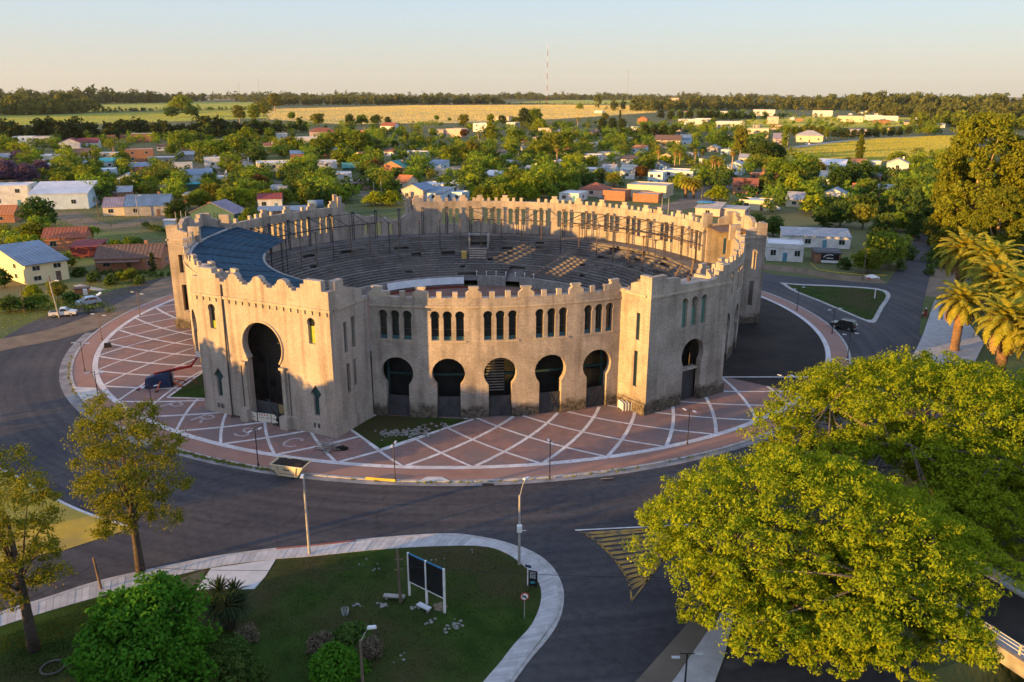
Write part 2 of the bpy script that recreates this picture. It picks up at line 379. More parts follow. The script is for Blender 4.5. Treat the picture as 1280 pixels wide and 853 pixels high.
# ================================================================== THE GROUND
def smooth(pts, n):
    """Catmull-Rom through pts, resampled evenly to n points"""
    pts = [Vector(p) for p in pts]; q = []
    for i in range(len(pts) - 1):
        p0, p1, p2, p3 = pts[max(i-1,0)], pts[i], pts[i+1], pts[min(i+2,len(pts)-1)]
        for k in range(12):
            t = k / 12
            q.append(.5 * ((2*p1) + (p2-p0)*t + (2*p0-5*p1+4*p2-p3)*t*t + (3*p1-p0-3*p2+p3)*t**3))
    q.append(pts[-1]); L = [0]
    for a, b in zip(q, q[1:]): L.append(L[-1] + (b-a).length)
    out = []; j = 0
    for i in range(n):
        d = L[-1] * i / (n - 1)
        while j < len(L) - 2 and L[j+1] < d: j += 1
        t = (d - L[j]) / max(1e-6, L[j+1] - L[j]); out.append(q[j].lerp(q[j+1], min(1, t)))
    return out
def GP(pts): return [G(u, v) for u, v in pts]

# ravine under the bridge: a trough cut into the land
bd = Vector((.39, -.92, 0)).normalized(); bn = Vector((.92, .39, 0)).normalized()
rA = G(1236, 814); rB = rA + bd * 9
rv = [rA - bn * 34, rA + bn * 60, rB + bn * 60, rB - bn * 34]
land = MB()
E_ = 14000.0
outer = [(-E_, -400), (E_, -400), (E_, E_), (-E_, E_)]
tri = tessellate_polygon([[Vector((x, y, 0)) for x, y in outer], [Vector((p.x, p.y, 0)) for p in rv]])
pts = [(x, y, 0) for x, y in outer] + [(p.x, p.y, 0) for p in rv]
fs = []
for t in tri:
    a, b, c = (pts[i] for i in t)
    if (b[0]-a[0])*(c[1]-a[1]) - (b[1]-a[1])*(c[0]-a[0]) < 0: t = (t[0], t[2], t[1])
    fs.append(tuple(t))
land.add(pts, fs)
struct('ground', land, LAND, 'rough green land running out to the horizon')
tr = MB(); dz = Vector((0, 0, -4.2)); i0, i1, i2, i3 = rv; k = bd * 2.2
b0, b1, b2, b3 = i0 + k + dz, i1 + k + dz, i2 - k + dz, i3 - k + dz
tr.quad(i0, i1, b1, b0); tr.quad(b0, b1, b2, b3); tr.quad(b3, b2, i2, i3)
tr.add([i0, b0, b3, i3], [(0, 1, 2, 3)]); tr.add([i1, i2, b2, b1], [(0, 1, 2, 3)])
struct('ravine', tr, LAND, 'steep overgrown ditch passing below the road bridge')

# far fields
def field(name, poly, z, mat, label): return struct(name, MB().sheet([(p.x, p.y) for p in GP(poly)], z), mat, label)
F_GOLD = M('ripe_grain', (.62, .43, .13), (.50, .34, .10), scale=.012, bump=1.0, bscale=.35, bdist=.9, big=(.42, .34, .10), bigscale=.004, stretch=(.35, 1, 1))
F_GREEN = M('green_crop', (.24, .27, .045), (.17, .21, .035), scale=.01, bump=1.0, bscale=.4, bdist=.8, big=(.32, .29, .06), bigscale=.004)
F_LIME = M('bright_pasture', (.40, .38, .05), (.30, .30, .04), scale=.03, bump=1.0, bscale=.8, bdist=.5, big=(.28, .29, .04), bigscale=.012)
F_BROWN = M('fallow_field', (.34, .25, .14), (.26, .20, .11), scale=.004, bump=.8, bscale=.2, bdist=.9)
field('golden_field', [(338,150),(330,137),(520,132),(700,131.2),(815,132.5),(820,141),(700,149),(560,154.5),(430,156)], .25, F_GOLD, 'ripe golden grain field stretching across behind the town')
field('green_field', [(-200,154),(-200,146),(60,144),(240,138.5),(326,138),(336,148),(200,153),(60,157)], .2, F_GREEN, 'bright green crop field beyond the dark pine belt')
field('pasture', [(70,141),(90,130),(230,128),(330,128),(326,137),(240,137.5)], .2, F_LIME, 'pale green pasture near the distant pine wood')
field('far_pasture', [(640,128.5),(700,125.2),(800,124.8),(840,126),(815,131.5),(700,130.2)], .2, F_LIME, 'flat green pasture beyond the golden field')
field('stubble_field', [(215,126),(222,121.2),(330,120.5),(345,124.5)], .2, F_BROWN, 'pale stubble field in front of the far woods')
field('distant_field', [(1215,128),(1190,124),(1230,121.6),(1500,123),(1500,129)], .2, F_BROWN, 'brown fallow field on the right horizon')
field('green_common', [(955,203),(985,187),(1080,174),(1180,170),(1230,171),(1200,186),(1150,199),(1040,206)], .2, F_LIME, 'open mown green common right of the town')
field('village_green', [(905,163),(925,150),(1010,146),(1180,148),(1180,156),(1080,160),(1000,161)], .2, F_LIME, 'grass lots among the white houses of the far suburb')
field('vacant_lot', [(520,188),(470,172),(560,168),(625,170),(640,180),(560,190)], .2, LAND, 'empty grassy lot in the middle of the town')
YARD = M('yard_grass', (.115, .145, .030), (.070, .10, .020), scale=.25, bump=.9, bscale=4, bdist=.15, big=(.13, .115, .045), bigscale=.06)
field('lawn_plot', [(-60,420),(0,412),(110,392),(225,345),(225,300),(205,290),(110,290),(60,330),(-60,360)], .012, YARD, 'mown lawn plots of the houses left of the arena')

# roads
road = MB()
road.ringsheet(61.9, 75.5, -180, 180, .03, n=128)
for i, poly in enumerate((
    [(-260,500),(0,452),(60,436),(128,404),(180,430),(300,640),(420,684),(250,706),(130,733),(0,776),(-260,850)],
    [(540,640),(560,673),(610,678),(642,687),(667,700),(685,716),(695,732),(697,750),(690,775),(672,800),(655,822),(632,853),(590,905),(800,905),(880,800),(916,766),(1020,650),(1130,560),(1180,500),(1120,470),(900,560)],
    [(905,338),(990,346),(1108,356),(1124,334),(1140,305),(1156,283),(1168,270),(1180,270),(1172,300),(1166,330),(1152,388),(1148,420),(1120,478),(1040,500),(960,420)],
)): road.sheet([(p.x, p.y) for p in GP(poly)], .038 + .006 * i)
struct('ring_road', road, ASPH, 'dark asphalt ring road around the arena')
def lane(name, px, w, mat, label, z=.03):
    p = smooth([G(u, v) for u, v in px], max(6, 6 * len(px))); mb = MB(); k = 0
    for i, q in enumerate(p):
        d = (p[min(i+1, len(p)-1)] - p[max(i-1, 0)]).normalized(); n = Vector((-d.y, d.x, 0)) * w / 2
        mb.v += [(q.x + n.x, q.y + n.y, z), (q.x - n.x, q.y - n.y, z)]; mb.uv += [(0, 0)] * 2
        if i: mb.f.append((2*i-2, 2*i-1, 2*i+1, 2*i)); mb.m.append(0)
    return struct(name, mb, mat, label)
lane('dirt_shoulder', [(-60,447),(0,432),(70,418),(130,398),(185,372),(228,346)], 7, DIRT, 'dusty earth shoulder along the left side of the road', .066)
lane('dirt_street', [(80,266),(110,280),(140,284),(180,276),(215,268),(250,262)], 8, DIRT, 'curving dirt street between the left gardens')
lane('town_street', [(240,206),(275,219),(310,225),(345,228),(400,233),(440,240),(470,246)], 9, DIRTY, 'grey street crossing the town behind the arena', .05)
lane('town_lane', [(300,190),(275,200),(262,213)], 7, DIRTY, 'short grey lane beside utility poles', .06)
lane('back_street', [(830,262),(860,255),(880,244),(905,232),(930,222)], 12, DIRTY, 'street behind the back wall of the arena', .05)
lane('avenue', [(1166,278),(1175,262),(1180,246),(1182,232)], 8, ASPH, 'asphalt avenue leading away below the eucalyptus', .05)
lane('gravel_road', [(965,189),(1000,184),(1045,178),(1090,174),(1150,171)], 9, M('pale_gravel', (.36, .33, .28), (.28, .25, .21), scale=.1), 'pale gravel road along the green common', .3)
lane('verge', [(905,332),(985,338),(1060,350),(1105,352)], 3.2, DIRT, 'trampled earth verge along the road bank', .024)
lane('side_verge', [(1192,300),(1182,340),(1168,372)], 9, DIRT, 'sandy roadside strip below the eucalyptus', .024)
lane('gutter_dirt', [(893,768),(868,800),(838,835),(800,880)], 2.4, DIRTY, 'dirty gutter strip along the lower right road', .062)

st = MB(); st.ringsheet(62.06, 63.4, -172, -122, .064, n=40); st.ringsheet(62.06, 62.9, -118, -40, .064, n=60)
struct('spilt_cement', st, M('spilt_cement', (.30, .29, .28), (.12, .118, .116), scale=.5, lo=.30, hi=.72), 'pale cement dust along the foot of the kerb')

# yellow painted area and hatched triangle
struct('yellow_island', MB().sheet([(p.x, p.y) for p in GP([(-90,640),(-40,575),(8,590),(60,620),(110,643),(166,661),(70,692),(66,690),(-90,740)])], .075), YELLOW, 'worn yellow painted island on the road')
ln = smooth(GP([(-40,574),(8,590),(60,620),(110,643),(168,661)]), 24); mb = MB()
for i in range(23): mb.bar(ln[i] + Vector((0,0,.08)), ln[i+1] + Vector((0,0,.08)), .3, .02)
struct('island_edge_line', mb, LINE, 'white edge line of the yellow island')
h = MB(); a0, a1, a2 = G(721, 663), G(800, 659), G(790, 752)
cv = smooth(GP([(722,664),(745,678),(765,697),(780,718),(788,738),(789,752)]), 16)
for i in range(15): h.bar(cv[i] + Vector((0,0,.085)), cv[i+1] + Vector((0,0,.085)), .16, .02)
h.bar(G(789,752,.085), G(850,672,.085), .16, .02)
rightp = smooth(GP([(850,660),(840,690),(820,712),(789,752)]), 16)
for i in range(1, 14):
    h.bar(cv[i] + Vector((0,0,.085)) , cv[i].lerp(rightp[max(0, i - 2)], .97) + Vector((0,0,.085)), .42, .02)
struct('hatched_triangle', h, M('yellow_hatch_paint', (.33, .20, .05), (.13, .10, .06), scale=.9, lo=.38, hi=.55), 'yellow hatched triangle painted at the junction')
h = MB(); h.bar(G(719,663,.1), G(860,656,.1), .18, .02); struct('stop_line', h, LINE, 'thin white line above the yellow hatching')

# foreground pavement: every slab its own piece
so = smooth(GP([(-60,792),(0,770),(60,751),(130,729),(250,703),(330,691),(390,685),(480,675.5),(560,671),(610,677),(642,686),(667,699),(685,715),(695,732),(697,750),(690,775),(672,800),(655,822),(632,853),(600,895)]), 131)
si = smooth(GP([(-60,806),(0,785),(60,766),(130,746),(250,714),(330,702),(390,697),(480,688),(560,684),(607,685),(634,694),(652,707),(668,722),(676,738),(675,758),(666,780),(656,793),(642,808),(625,830),(605,853),(570,895)]), 131)
ko = [p + (p - q).normalized() * .35 for p, q in zip(so, si)]
base = MB()
for i in range(130):
    base.add([so[i] + Vector((0,0,.09)), so[i+1] + Vector((0,0,.09)), si[i+1] + Vector((0,0,.09)), si[i] + Vector((0,0,.09))], [(0,1,2,3)])
sidewalk = struct('sidewalk', base, CONC, 'pale slab pavement curving round the foreground lawn')
rs = random.Random(5)
for i in range(130):
    a, b, c, d = so[i], so[i+1], si[i+1], si[i]
    g = .02; q = [a.lerp(b, g), a.lerp(b, 1-g), d.lerp(c, 1-g), d.lerp(c, g)]
    top = .135 + rs.uniform(-.008, .008)
    mb = MB(); mb.add([(p.x, p.y, .05) for p in q] + [(p.x, p.y, top) for p in q], [(4,5,6,7),(0,1,5,4),(1,2,6,5),(2,3,7,6),(3,0,4,7)])
    mb.build('slab', SLAB, sidewalk)
kb = MB()
for i in range(130):
    q = [so[i], so[i+1], ko[i+1], ko[i]]
    kb.add([(p.x, p.y, .0) for p in q] + [(p.x, p.y, .15) for p in q], [(4,5,6,7),(0,1,5,4),(1,2,6,5),(2,3,7,6),(3,0,4,7)])
kb.build('kerb', KERB, sidewalk)
go = smooth(GP([(648,683),(672,694),(690,709),(700,725),(705,743),(703,765),(695,785),(680,806),(665,823),(643,853),(612,897)]), 30)
gi = smooth(GP([(648,687),(670,698),(686,712),(695.5,728),(699.5,744),(698,763),(690,782),(675,804),(660,822),(637,853),(606,897)]), 30)
gb = MB()
for i in range(29):
    q = [go[i], go[i+1], gi[i+1], gi[i]]; gb.add([(p.x, p.y, .0) for p in q] + [(p.x, p.y, .10) for p in q], [(4,5,6,7),(0,1,5,4),(1,2,6,5),(2,3,7,6),(3,0,4,7)])
gb.build('gutter_strip', KERB, sidewalk)
ap = MB(); ap.prism([(p.x, p.y) for p in GP([(246,739),(264,712),(345,700.5),(332,722),(318,738)])], .05, .128)
ap.build('driveway_apron', M('apron_concrete', (.50, .50, .49), (.40, .40, .39), scale=.6, bump=.15), sidewalk)
rk = MB()
for i in range(46, 59): rk.bar(so[i].lerp(ko[i], .5) + Vector((0,0,.16)), so[i+1].lerp(ko[i+1], .5) + Vector((0,0,.16)), .22, .04)
rk.build('red_kerb_paint', M('worn_red_paint', (.25, .06, .045), (.20, .10, .08), scale=2), sidewalk)
lawn = MB(); edge = [p for p in si]
lawn.sheet([(p.x, p.y) for p in edge] + [(p.x, p.y) for p in GP([(560,1000),(-100,1000),(-300,880)])], .105)
struct('lawn', lawn, GRASS, 'shaded grass of the foreground island')
struct('bare_patch', MB().sheet([(p.x, p.y) for p in GP([(200,735),(258,713),(246,742),(238,770),(215,775)])], .112), M('worn_earth', (.10, .085, .055), (.06, .062, .03), scale=.7, bump=.6, bscale=6), 'worn earth beside the driveway apron')
struct('dirt_patch', MB().sheet([(p.x, p.y) for p in GP([(541,757),(552,754),(560,759),(556,766),(544,765)])], .113), DIRT, 'bare dirt under the blank billboard')
# lower right: footpath, parking patch, right pavement
struct('footpath', MB().prism([(p.x, p.y) for p in GP([(900,768),(918,766),(906,820),(880,890),(812,890),(845,848)])], 0, .12), SLAB, 'pale footpath at the lower right corner')
struct('parking_patch', MB().sheet([(p.x, p.y) for p in GP([(915,800),(1000,790),(1150,826),(1120,880),(885,880)])], .05), ASPH, 'dark asphalt patch under the big tree')
struct('right_pavement', MB().prism([(p.x, p.y) for p in GP([(1146,436),(1154,418),(1168,376),(1190,378),(1230,430),(1210,470),(1120,480)])], 0, .13), SLAB, 'broad pale pavement beside the palms')
isl = smooth(GP([(975,354),(1000,356),(1050,358),(1100,362),(1113,370),(1104,386),(1094,404),(1086,404),(1060,393),(1020,376),(990,364),(975,354)]), 40)
it = MB().prism([(p.x, p.y) for p in isl[:-1]], 0, .14)
island = struct('traffic_island', it, KERB, 'grass traffic island right of the arena')
c_ = sum(isl[:-1], Vector()) / 39
MB().sheet([(p.x, p.y) for p in [c_ + (q - c_) * .90 for q in isl[:-1]]], .146).build('island_grass', GRASS, island)
bk = MB(); bank = smooth(GP([(900,334),(985,340),(1060,352),(1100,352)]), 30)
rs = random.Random(9)
for i in range(29):
    a, b = bank[i], bank[i+1]; up = Vector((.2, 3.4, 0)); h0, h1 = .9, .9
    bk.quad(a, b, b + up * .5 + Vector((0,0,h1)), a + up * .5 + Vector((0,0,h0))); bk.quad(a + up*.5 + Vector((0,0,h0)), b + up*.5 + Vector((0,0,h1)), b + up * 1.7 + Vector((0,0,.02)), a + up * 1.7 + Vector((0,0,.02)), 1)
struct('earth_bank', bk, [DIRT, YARD], 'cut earth bank in front of the white yard buildings')

# ------------------------------------------------------------------ plaza round the arena
pv = MB(); pv.ringbox(44.0, 61.7, -180, 180, 0, .14, n=160)
plaza = struct('plaza', pv, PAVE, 'red paved plaza ring with white diagonal lines')
ow = MB(); ow.ringsheet(59.3, 61.65, -180, 180, .146, n=160); ow.build('outer_walk', PAVEOUT, plaza)
kc = MB()
for i in range(150):
    a = 360 * i / 150; kc.ringbox(61.72, 62.05, a + .03, a + 2.37, 0, .17, n=1)
kc.build('kerb', KERB, plaza)
rl = MB(); rl.ringsheet(58.45, 59.2, -180, 180, .152, n=160); rl.build('ring_line', LINE, plaza)
def spiral(mb, a0, a1, r0, r1, w, z):
    n = 8; k = len(mb.v)
    pts = [P(r0 + (r1-r0)*i/n, a0 + (a1-a0)*i/n) for i in range(n + 1)]
    for i, p in enumerate(pts):
        d = (pts[min(i+1,n)] - pts[max(i-1,0)]).normalized(); q = Vector((-d.y, d.x, 0)) * w / 2
        mb.v += [(p.x+q.x, p.y+q.y, z), (p.x-q.x, p.y-q.y, z)]; mb.uv += [(0,0)]*2
        if i: mb.f.append((k+2*i-2, k+2*i-1, k+2*i+1, k+2*i)); mb.m.append(0)
for i in range(50):
    a = -93.7 + 7.2 * i
    an = (a + 180) % 360 - 180
    if not (-37 < an < 20):
        l = MB(); spiral(l, a, a + 13.4, 58.5, 45.2, .42, .156); l.build('paving_line', LINE, plaza)
    a = -87.0 + 7.2 * i; an = (a + 180) % 360 - 180
    if not (-36 < an < 30):
        l = MB(); spiral(l, a, a - 13.4, 58.5, 45.2, .34, .160); l.build('paving_line', LINE, plaza)
sb = MB(); sb.ringsheet(44.5, 58.4, -38.5, 30, .166, n=50)
# the sector of mulch is bounded by a straight kerb line towards the paving
struct('mulch_bed', sb, SOIL, 'black mulch bed right of the arena')
l = MB(); l.bar(P(46.0, -40.5, .175), P(58.6, -30.4, .175), .35, .03); l.build('bed_edge', LINE, plaza)
for nm, pl, lab in (('grass_wedge', [P(53.6,-134.0), P(45.0,-143.5), P(44.6,-132), P(50.4,-129.5)], 'triangle of grass left of the main gate'),
               ('grass_wedge', [P(49.9,-103.6), P(54.9,-97.6), P(45.6,-86.6), P(45,-96), P(45.1,-101.5)], 'grass triangle with rubble right of the main gate')):
    struct(nm, MB().sheet([(p.x, p.y) for p in pl], .168), GRASS, lab)
    l = MB()
    for a, b in ((0, 1), (0, 3)) if 'left' in lab else ((0, 1), (1, 2)): l.bar(pl[a] + Vector((0,0,.172)), pl[b] + Vector((0,0,.172)), .35, .02)
    l.build('wedge_edge', LINE, plaza)
wa = MB(); wa.sheet([(p.x, p.y) for p in (P(62.0,-92.0), P(61.0,-91.2), P(61.0,-89.8), P(62.0,-88.9))], .176); wa.sheet([(p.x, p.y) for p in (P(62.0,-146), P(59.6,-144), P(59.6,-141), P(62.0,-140))], .176)
wa.build('ramp', M('ramp_paint', (.52, .50, .47), (.40, .39, .37), scale=1), plaza)
LETTER = M('worn_letter_paint', (.40, .36, .345), (.27, .20, .18), scale=2.5, lo=.3, hi=.6)
def letter(ch, R, az, size=2.3):
    strokes = {'P': [[(0,0),(0,1)], [(0,1),(.5,1),(.68,.9),(.7,.76),(.66,.62),(.5,.52),(0,.52)]],
               'R': [[(0,0),(0,1)], [(0,1),(.5,1),(.68,.9),(.7,.76),(.66,.62),(.5,.52),(0,.52)], [(.36,.52),(.72,0)]],
               'S': [[(.70,.84),(.6,.97),(.35,1.0),(.1,.95),(.02,.78),(.1,.6),(.35,.52),(.6,.45),(.7,.27),(.62,.08),(.36,0),(.1,.04),(0,.17)]],
               'C': [[(.72,.78),(.62,.94),(.4,1.0),(.16,.94),(.03,.75),(0,.5),(.03,.25),(.16,.06),(.4,0),(.62,.06),(.72,.22)]]}[ch]
    mb = MB(); o = P(R, az, .170); rad = (o - Vector((CX, CY, .170))).normalized(); tn = Vector((-rad.y, rad.x, 0))
    for j, stq in enumerate(strokes):
        w = .33; zz = Vector((0, 0, .004 * j)); p = [o + tn * ((x - .36) * size) - rad * ((y - .5) * size) + zz for x, y in stq]
        k = len(mb.v)
        for i, q in enumerate(p):
            d = (p[min(i+1,len(p)-1)] - p[max(i-1,0)]).normalized(); n_ = Vector((-d.y, d.x, 0)) * w / 2
            mb.v += [tuple(q + n_), tuple(q - n_)]; mb.uv += [(0,0)]*2
            if i: mb.f.append((k+2*i-2, k+2*i-1, k+2*i+1, k+2*i)); mb.m.append(0)
    mb.build('painted_letter', LETTER, plaza)
letter('P', 54.5, -130.6); letter('R', 54.6, -123.3); letter('S', 55.0, -115.4); letter('C', 55.3, -108.3)

# ================================================================== THE ARENA
bull = thing('bullring', 'large round roofless old bullring of weathered stone with horseshoe arches and battlements', 'bullring', (CX, CY, 0))
def bpart(mb, name, mats, parent=None, smooth=False, label=None):
    o = mb.build(name, mats, parent or bull, smooth, label)
    if parent is None: o.location = (-CX, -CY, 0)
    return o
RW, TH, HP = 45.2, .85, 15.15
def keyhole(cx, z0, hw, r, zc, n=16, shaft=None):
    b = math.acos(min(1, hw / r)); pts = []
    sh = shaft or hw
    pts.append((cx - sh, z0))
    zn = zc - math.sqrt(max(0, r*r - hw*hw))
    if shaft: pts.append((cx - sh, zn - .25))
    for i in range(n + 1):
        t = (pi + b) - (pi + 2*b) * i / n; pts.append((cx + r * math.cos(t), zc + r * math.sin(t)))
    if shaft: pts.append((cx + sh, zn - .25))
    pts.append((cx + sh, z0)); return pts
def rmap(azc, R=RW):
    def f(s, z, d):
        a = R_(azc) + s / RW; return Vector((CX + (R - d) * math.cos(a), CY + (R - d) * math.sin(a), z))
    return f
def merlon_big(f, mb):
    o = [(-.95,0),(.95,0),(.95,.62),(.5,1.0),(.5,1.22),(.62,1.22),(.62,1.48),(-.62,1.48),(-.62,1.22),(-.5,1.22),(-.5,1.0),(-.95,.62)]
    mb.panel(o[::1], [], .55, f)
def merlon_small(f, mb): mb.panel([(-.3,0),(.3,0),(.3,.85),(-.3,.85)], [], .5, f)
mm = {}
def merlon(kind, azc, R, z, parent, s=0.0, jit=0.0):
    """shared mesh, placed tangentially"""
    if kind not in mm:
        mb = MB(); (merlon_big if kind == 'big' else merlon_small)(lambda s_, z_, d: Vector((s_, -d * -1, z_)), mb); mm[kind] = mb.mesh('merlon', TRIM)
    a = R_(azc) + s / RW
    o = put('merlon', mm[kind], parent, (CX + R * math.cos(a), CY + R * math.sin(a), z), a + pi / 2)
    o.scale = (1, 1, .88 + random.uniform(-jit, jit))
    return o
# merlon mesh: s -> x (tangent), depth d -> +y which after rotation by az+90 points inwards

def wall_section(az0, az1, bays, arch=True, damage=0.0, front=False):
    tot = sum(7.9 if b in 'tao' else 5.2 for b in bays); k = (az1 - az0) / tot; a = az0
    secs = []
    for bi, b in enumerate(bays):
        da = (7.9 if b in 'tao' else 5.2) * k; azc = a + da / 2; w = R_(da) * RW; h = w / 2
        if front or arch:
            ar = keyhole(0, 0, 1.42, 2.0, 5.8)
            outline = [(-h, 0)] + ar + [(h, 0), (h, HP), (-h, HP)]
        else:
            outline = [(-h, 0), (h, 0), (h, HP), (-h, HP)]
        holes = []
        if b == 't': holes = [keyhole(x, 10.0, .46, .56, 13.05, 12) for x in (-1.47, 0, 1.47)]
        elif b == 's': holes = [keyhole(0, 10.0, .46, .56, 13.05, 12)]
        mb = MB(); mb.panel(outline, holes, TH, rmap(azc), 0)
        wl = bpart(mb, 'wall_bay', STONE); secs.append(wl)
        # cornice band and its lower string
        c = MB(); c.ringbox(RW + .01, RW + .14, a + .02, a + da - .02, 14.02, 14.24, n=4); c.build('cornice', TRIM, wl)
        # mullions
        if b == 't':
            pass
        if b in 'ts':
            f = rmap(azc); c = MB(); x0 = 2.2 if b == 't' else .7
            c.panel([(-x0, 9.82), (x0, 9.82), (x0, 9.98), (-x0, 9.98)], [], .3, lambda s, z, d: f(s, z, d - .12)); c.build('window_sill', TRIM, wl)
            if front:
                xs = (-1.47, 0, 1.47)
                for x in xs:
                    c = MB(); c.panel([(x-.5, 10.0), (x+.5, 10.0), (x+.5, 13.55), (x-.5, 13.55)], [], .04, lambda s, z, d: f(s, z, d + .5), 0); c.build('window_glass', GLASSY, wl)
                    c = MB(); c.panel([(x-.42, 10.0), (x+.42, 10.0), (x+.42, 10.42), (x-.42, 10.42)], [], .05, lambda s, z, d: f(s, z, d + .4), 0)
                    c.build('balustrade', M('blue_green_board', (.05, .12, .14), (.035, .09, .10), scale=1) if 'blue_green_board' not in bpy.data.materials else bpy.data.materials['blue_green_board'], wl)
                for x in xs:
                    c = MB(); c.panel([(x-.42, 11.25), (x+.42, 11.25), (x+.42, 11.33), (x-.42, 11.33)], [], .05, lambda s, z, d: f(s, z, d + .4), 0); c.build('railing', STEEL, wl)
        if arch:
            f = rmap(azc)
            for sg in (-1, 1):
                g = MB(); x0, x1 = sorted((sg * .02, sg * 1.38))
                ff = lambda s, z, d: f(s, z, d + .45)
                g.panel([(x0, .12), (x1, .12), (x1, 2.8), (x0, 2.8)], [], .06, ff)
                for s0, z0, s1, z1 in ((x0+.06, .2, x1-.06, 2.7), (x0+.06, 2.7, x1-.06, .2)):
                    g.bar(f(s0, z0, .42), f(s1, z1, .42), .07, .05)
                for z0 in (.2, 1.45, 2.72): g.bar(f(x0, z0, .41), f(x1, z0, .41), .07, .05)
                g.build('gate_leaf', GATE, wl)
        # battlements
        for s_, kd in ((-h, 'big'), (-h + w / 3 + .1, 'small'), (h - w / 3 - .1, 'small')):
            if random.random() < damage: continue
            if kd == 'big' and bi == 0: s_ += .95
            merlon(kd, azc, RW - .05, HP, wl, s_, .06)
        if bi == len(bays) - 1: merlon('big', azc, RW - .05, HP, wl, h - .96)
        a += da
    return secs
wall_section(-102.1, -62.6, 'ttttt', front=True)
wall_section(-44.4, -2.6, 'ttttt')
wall_section(15.6, 109, 'tststttttttsto', damage=.06)
wall_section(131, 169.9, 'ttttt', damage=.25)
wall_section(188.1, 232.4, 'tooto')
# the wall run behind the collapsed pavilion: low and ragged
f = rmap(120); mb = MB()
mb.panel([(-8.7,0),(8.7,0),(8.7,14.9),(8.2,14.9),(7.6,14.2),(6.6,14.0),(5.8,13.2),(3.9,13.3),(2.2,12.5),(.2,12.7),(-1.8,11.9),(-2.6,12.2),(-4.2,11.3),(-6.0,11.7),(-7.2,12.6),(-8.7,13.4)],
         [[(-1.4,8.4),(.2,8.4),(.2,11.2),(-1.4,11.2)], keyhole(2.2,8.8,.42,.5,11.0,8), [(-4.0,8.4),(-3.1,8.4),(-3.1,10.6),(-4.0,10.6)]], TH, f)
bpart(mb, 'ruined_wall', STONE, label='ragged partly collapsed stretch of the back wall')

def pmap(az, Rout, out=0.0):
    a = R_(az); n = Vector((math.cos(a), math.sin(a), 0)); t = Vector((-math.sin(a), math.cos(a), 0)); o = Vector((CX, CY, 0))
    return lambda s, z, d: o + n * (Rout - d + out) + t * s + Vector((0, 0, z))
def side_map(az, Rout, w, sg):
    """side face of a pavilion, s measured inwards from the front corner, d into the building"""
    a = R_(az); n = Vector((math.cos(a), math.sin(a), 0)); t = Vector((-math.sin(a), math.cos(a), 0)); o = Vector((CX, CY, 0))
    return lambda s, z, d: o + n * (Rout - s) + t * (sg * (w / 2 - d)) + Vector((0, 0, z))
TP = .75
def pavilion(az, w, Rout, front, side, ftop, stop, roofmat, name_mat=STONE, roofz=15.0, plinth=1.55, label=None, drop=False):
    h = w / 2; fm = pmap(az, Rout)
    mb = MB()
    notch = front.get('gate'); ol = [(-h, 0)] + (notch if notch else []) + [(h, 0)] + ftop
    mb.panel(ol, front.get('holes', []), TP, fm)
    pv_ = bpart(mb, 'gate_pavilion', name_mat, label=label)
    dep = Rout - 44.2
    for sg in (-1, 1):
        sm = side_map(az, Rout, w, sg); mb = MB()
        mb.panel([(TP, 0), (dep, 0)] + [(min(dep, q[0]), q[1]) for q in stop], side, TP, sm); mb.build('side_wall', name_mat, pv_)
        c = MB(); c.panel([(TP - .0, 14.9), (dep - .3, 14.9), (dep - .3, 15.2), (TP, 15.2)], [], .16, lambda s, z, d: sm(s, z, d - .17)); c.build('cornice', TRIM, pv_)
        c = MB(); c.panel([(.0, 0), (dep - .6, 0), (dep - .6, plinth), (.0, plinth)], [], .2, lambda s, z, d: sm(s, z, d - .21)); c.build('plinth', name_mat, pv_)
    c = MB(); c.panel([(-h - .16, 14.9), (h + .16, 14.9), (h + .16, 15.2), (-h - .16, 15.2)], [], .16, lambda s, z, d: fm(s, z, d - .165)); c.build('cornice', TRIM, pv_)
    gx = front.get('gx', (0, 0))
    for x0, x1 in ((-h - .2, gx[0]), (gx[1], h + .2)):
        c = MB(); c.panel([(x0, 0), (x1, 0), (x1, plinth), (x0, plinth)], [], .2, lambda s, z, d: fm(s, z, d - .205))
    c.build('plinth', name_mat, pv_)
    r = MB(); pts = [fm(-h + TP, roofz, TP), fm(h - TP, roofz, TP), fm(h - TP, roofz - .35, dep + .2), fm(-h + TP, roofz - .35, dep + .2)]
    if drop: pts = [pts[0].lerp(pts[1], .35), pts[1], pts[2], pts[3].lerp(pts[2], .5)]
    r.add(pts + [p - Vector((0, 0, .25)) for p in pts], [(0,1,2,3),(7,6,5,4),(0,4,5,1),(1,5,6,2),(2,6,7,3),(3,7,4,0)]); r.build('flat_roof', roofmat, pv_)
    # dark back wall that shuts the hall off from the stands
    return pv_, fm

# --- main gate pavilion
def scallop(c):                 # from right to left, base 16.9
    return [(c+1.35,16.9),(c+1.35,17.2),(c+.95,17.2),(c+.95,17.45)] + [(c + .72*math.cos(t), 17.45 + .62*math.sin(t)) for t in [pi*i/8 for i in range(9)]] + [(c-.95,17.45),(c-.95,17.2),(c-1.35,17.2),(c-1.35,16.9)]
h = 9.9
top = [(h,17.2),(h-.9,17.2),(h-.9,18.35),(h-3.2,18.35),(h-3.2,17.8),(h-3.75,17.8),(h-3.75,17.3),(h-4.3,17.3),(h-4.3,16.9)]
ftopA = top + scallop(3.55) + scallop(0) + scallop(-3.55) + [(-x, z) for x, z in reversed(top)]
arrow = lambda c: [(c-.38,2.35),(c+.38,2.35),(c+.38,4.55),(c+.78,5.05),(c,6.1),(c-.78,5.05),(c-.38,4.55)]
gateA = keyhole(0, 0, 2.25, 2.85, 9.75, 24, shaft=2.45)
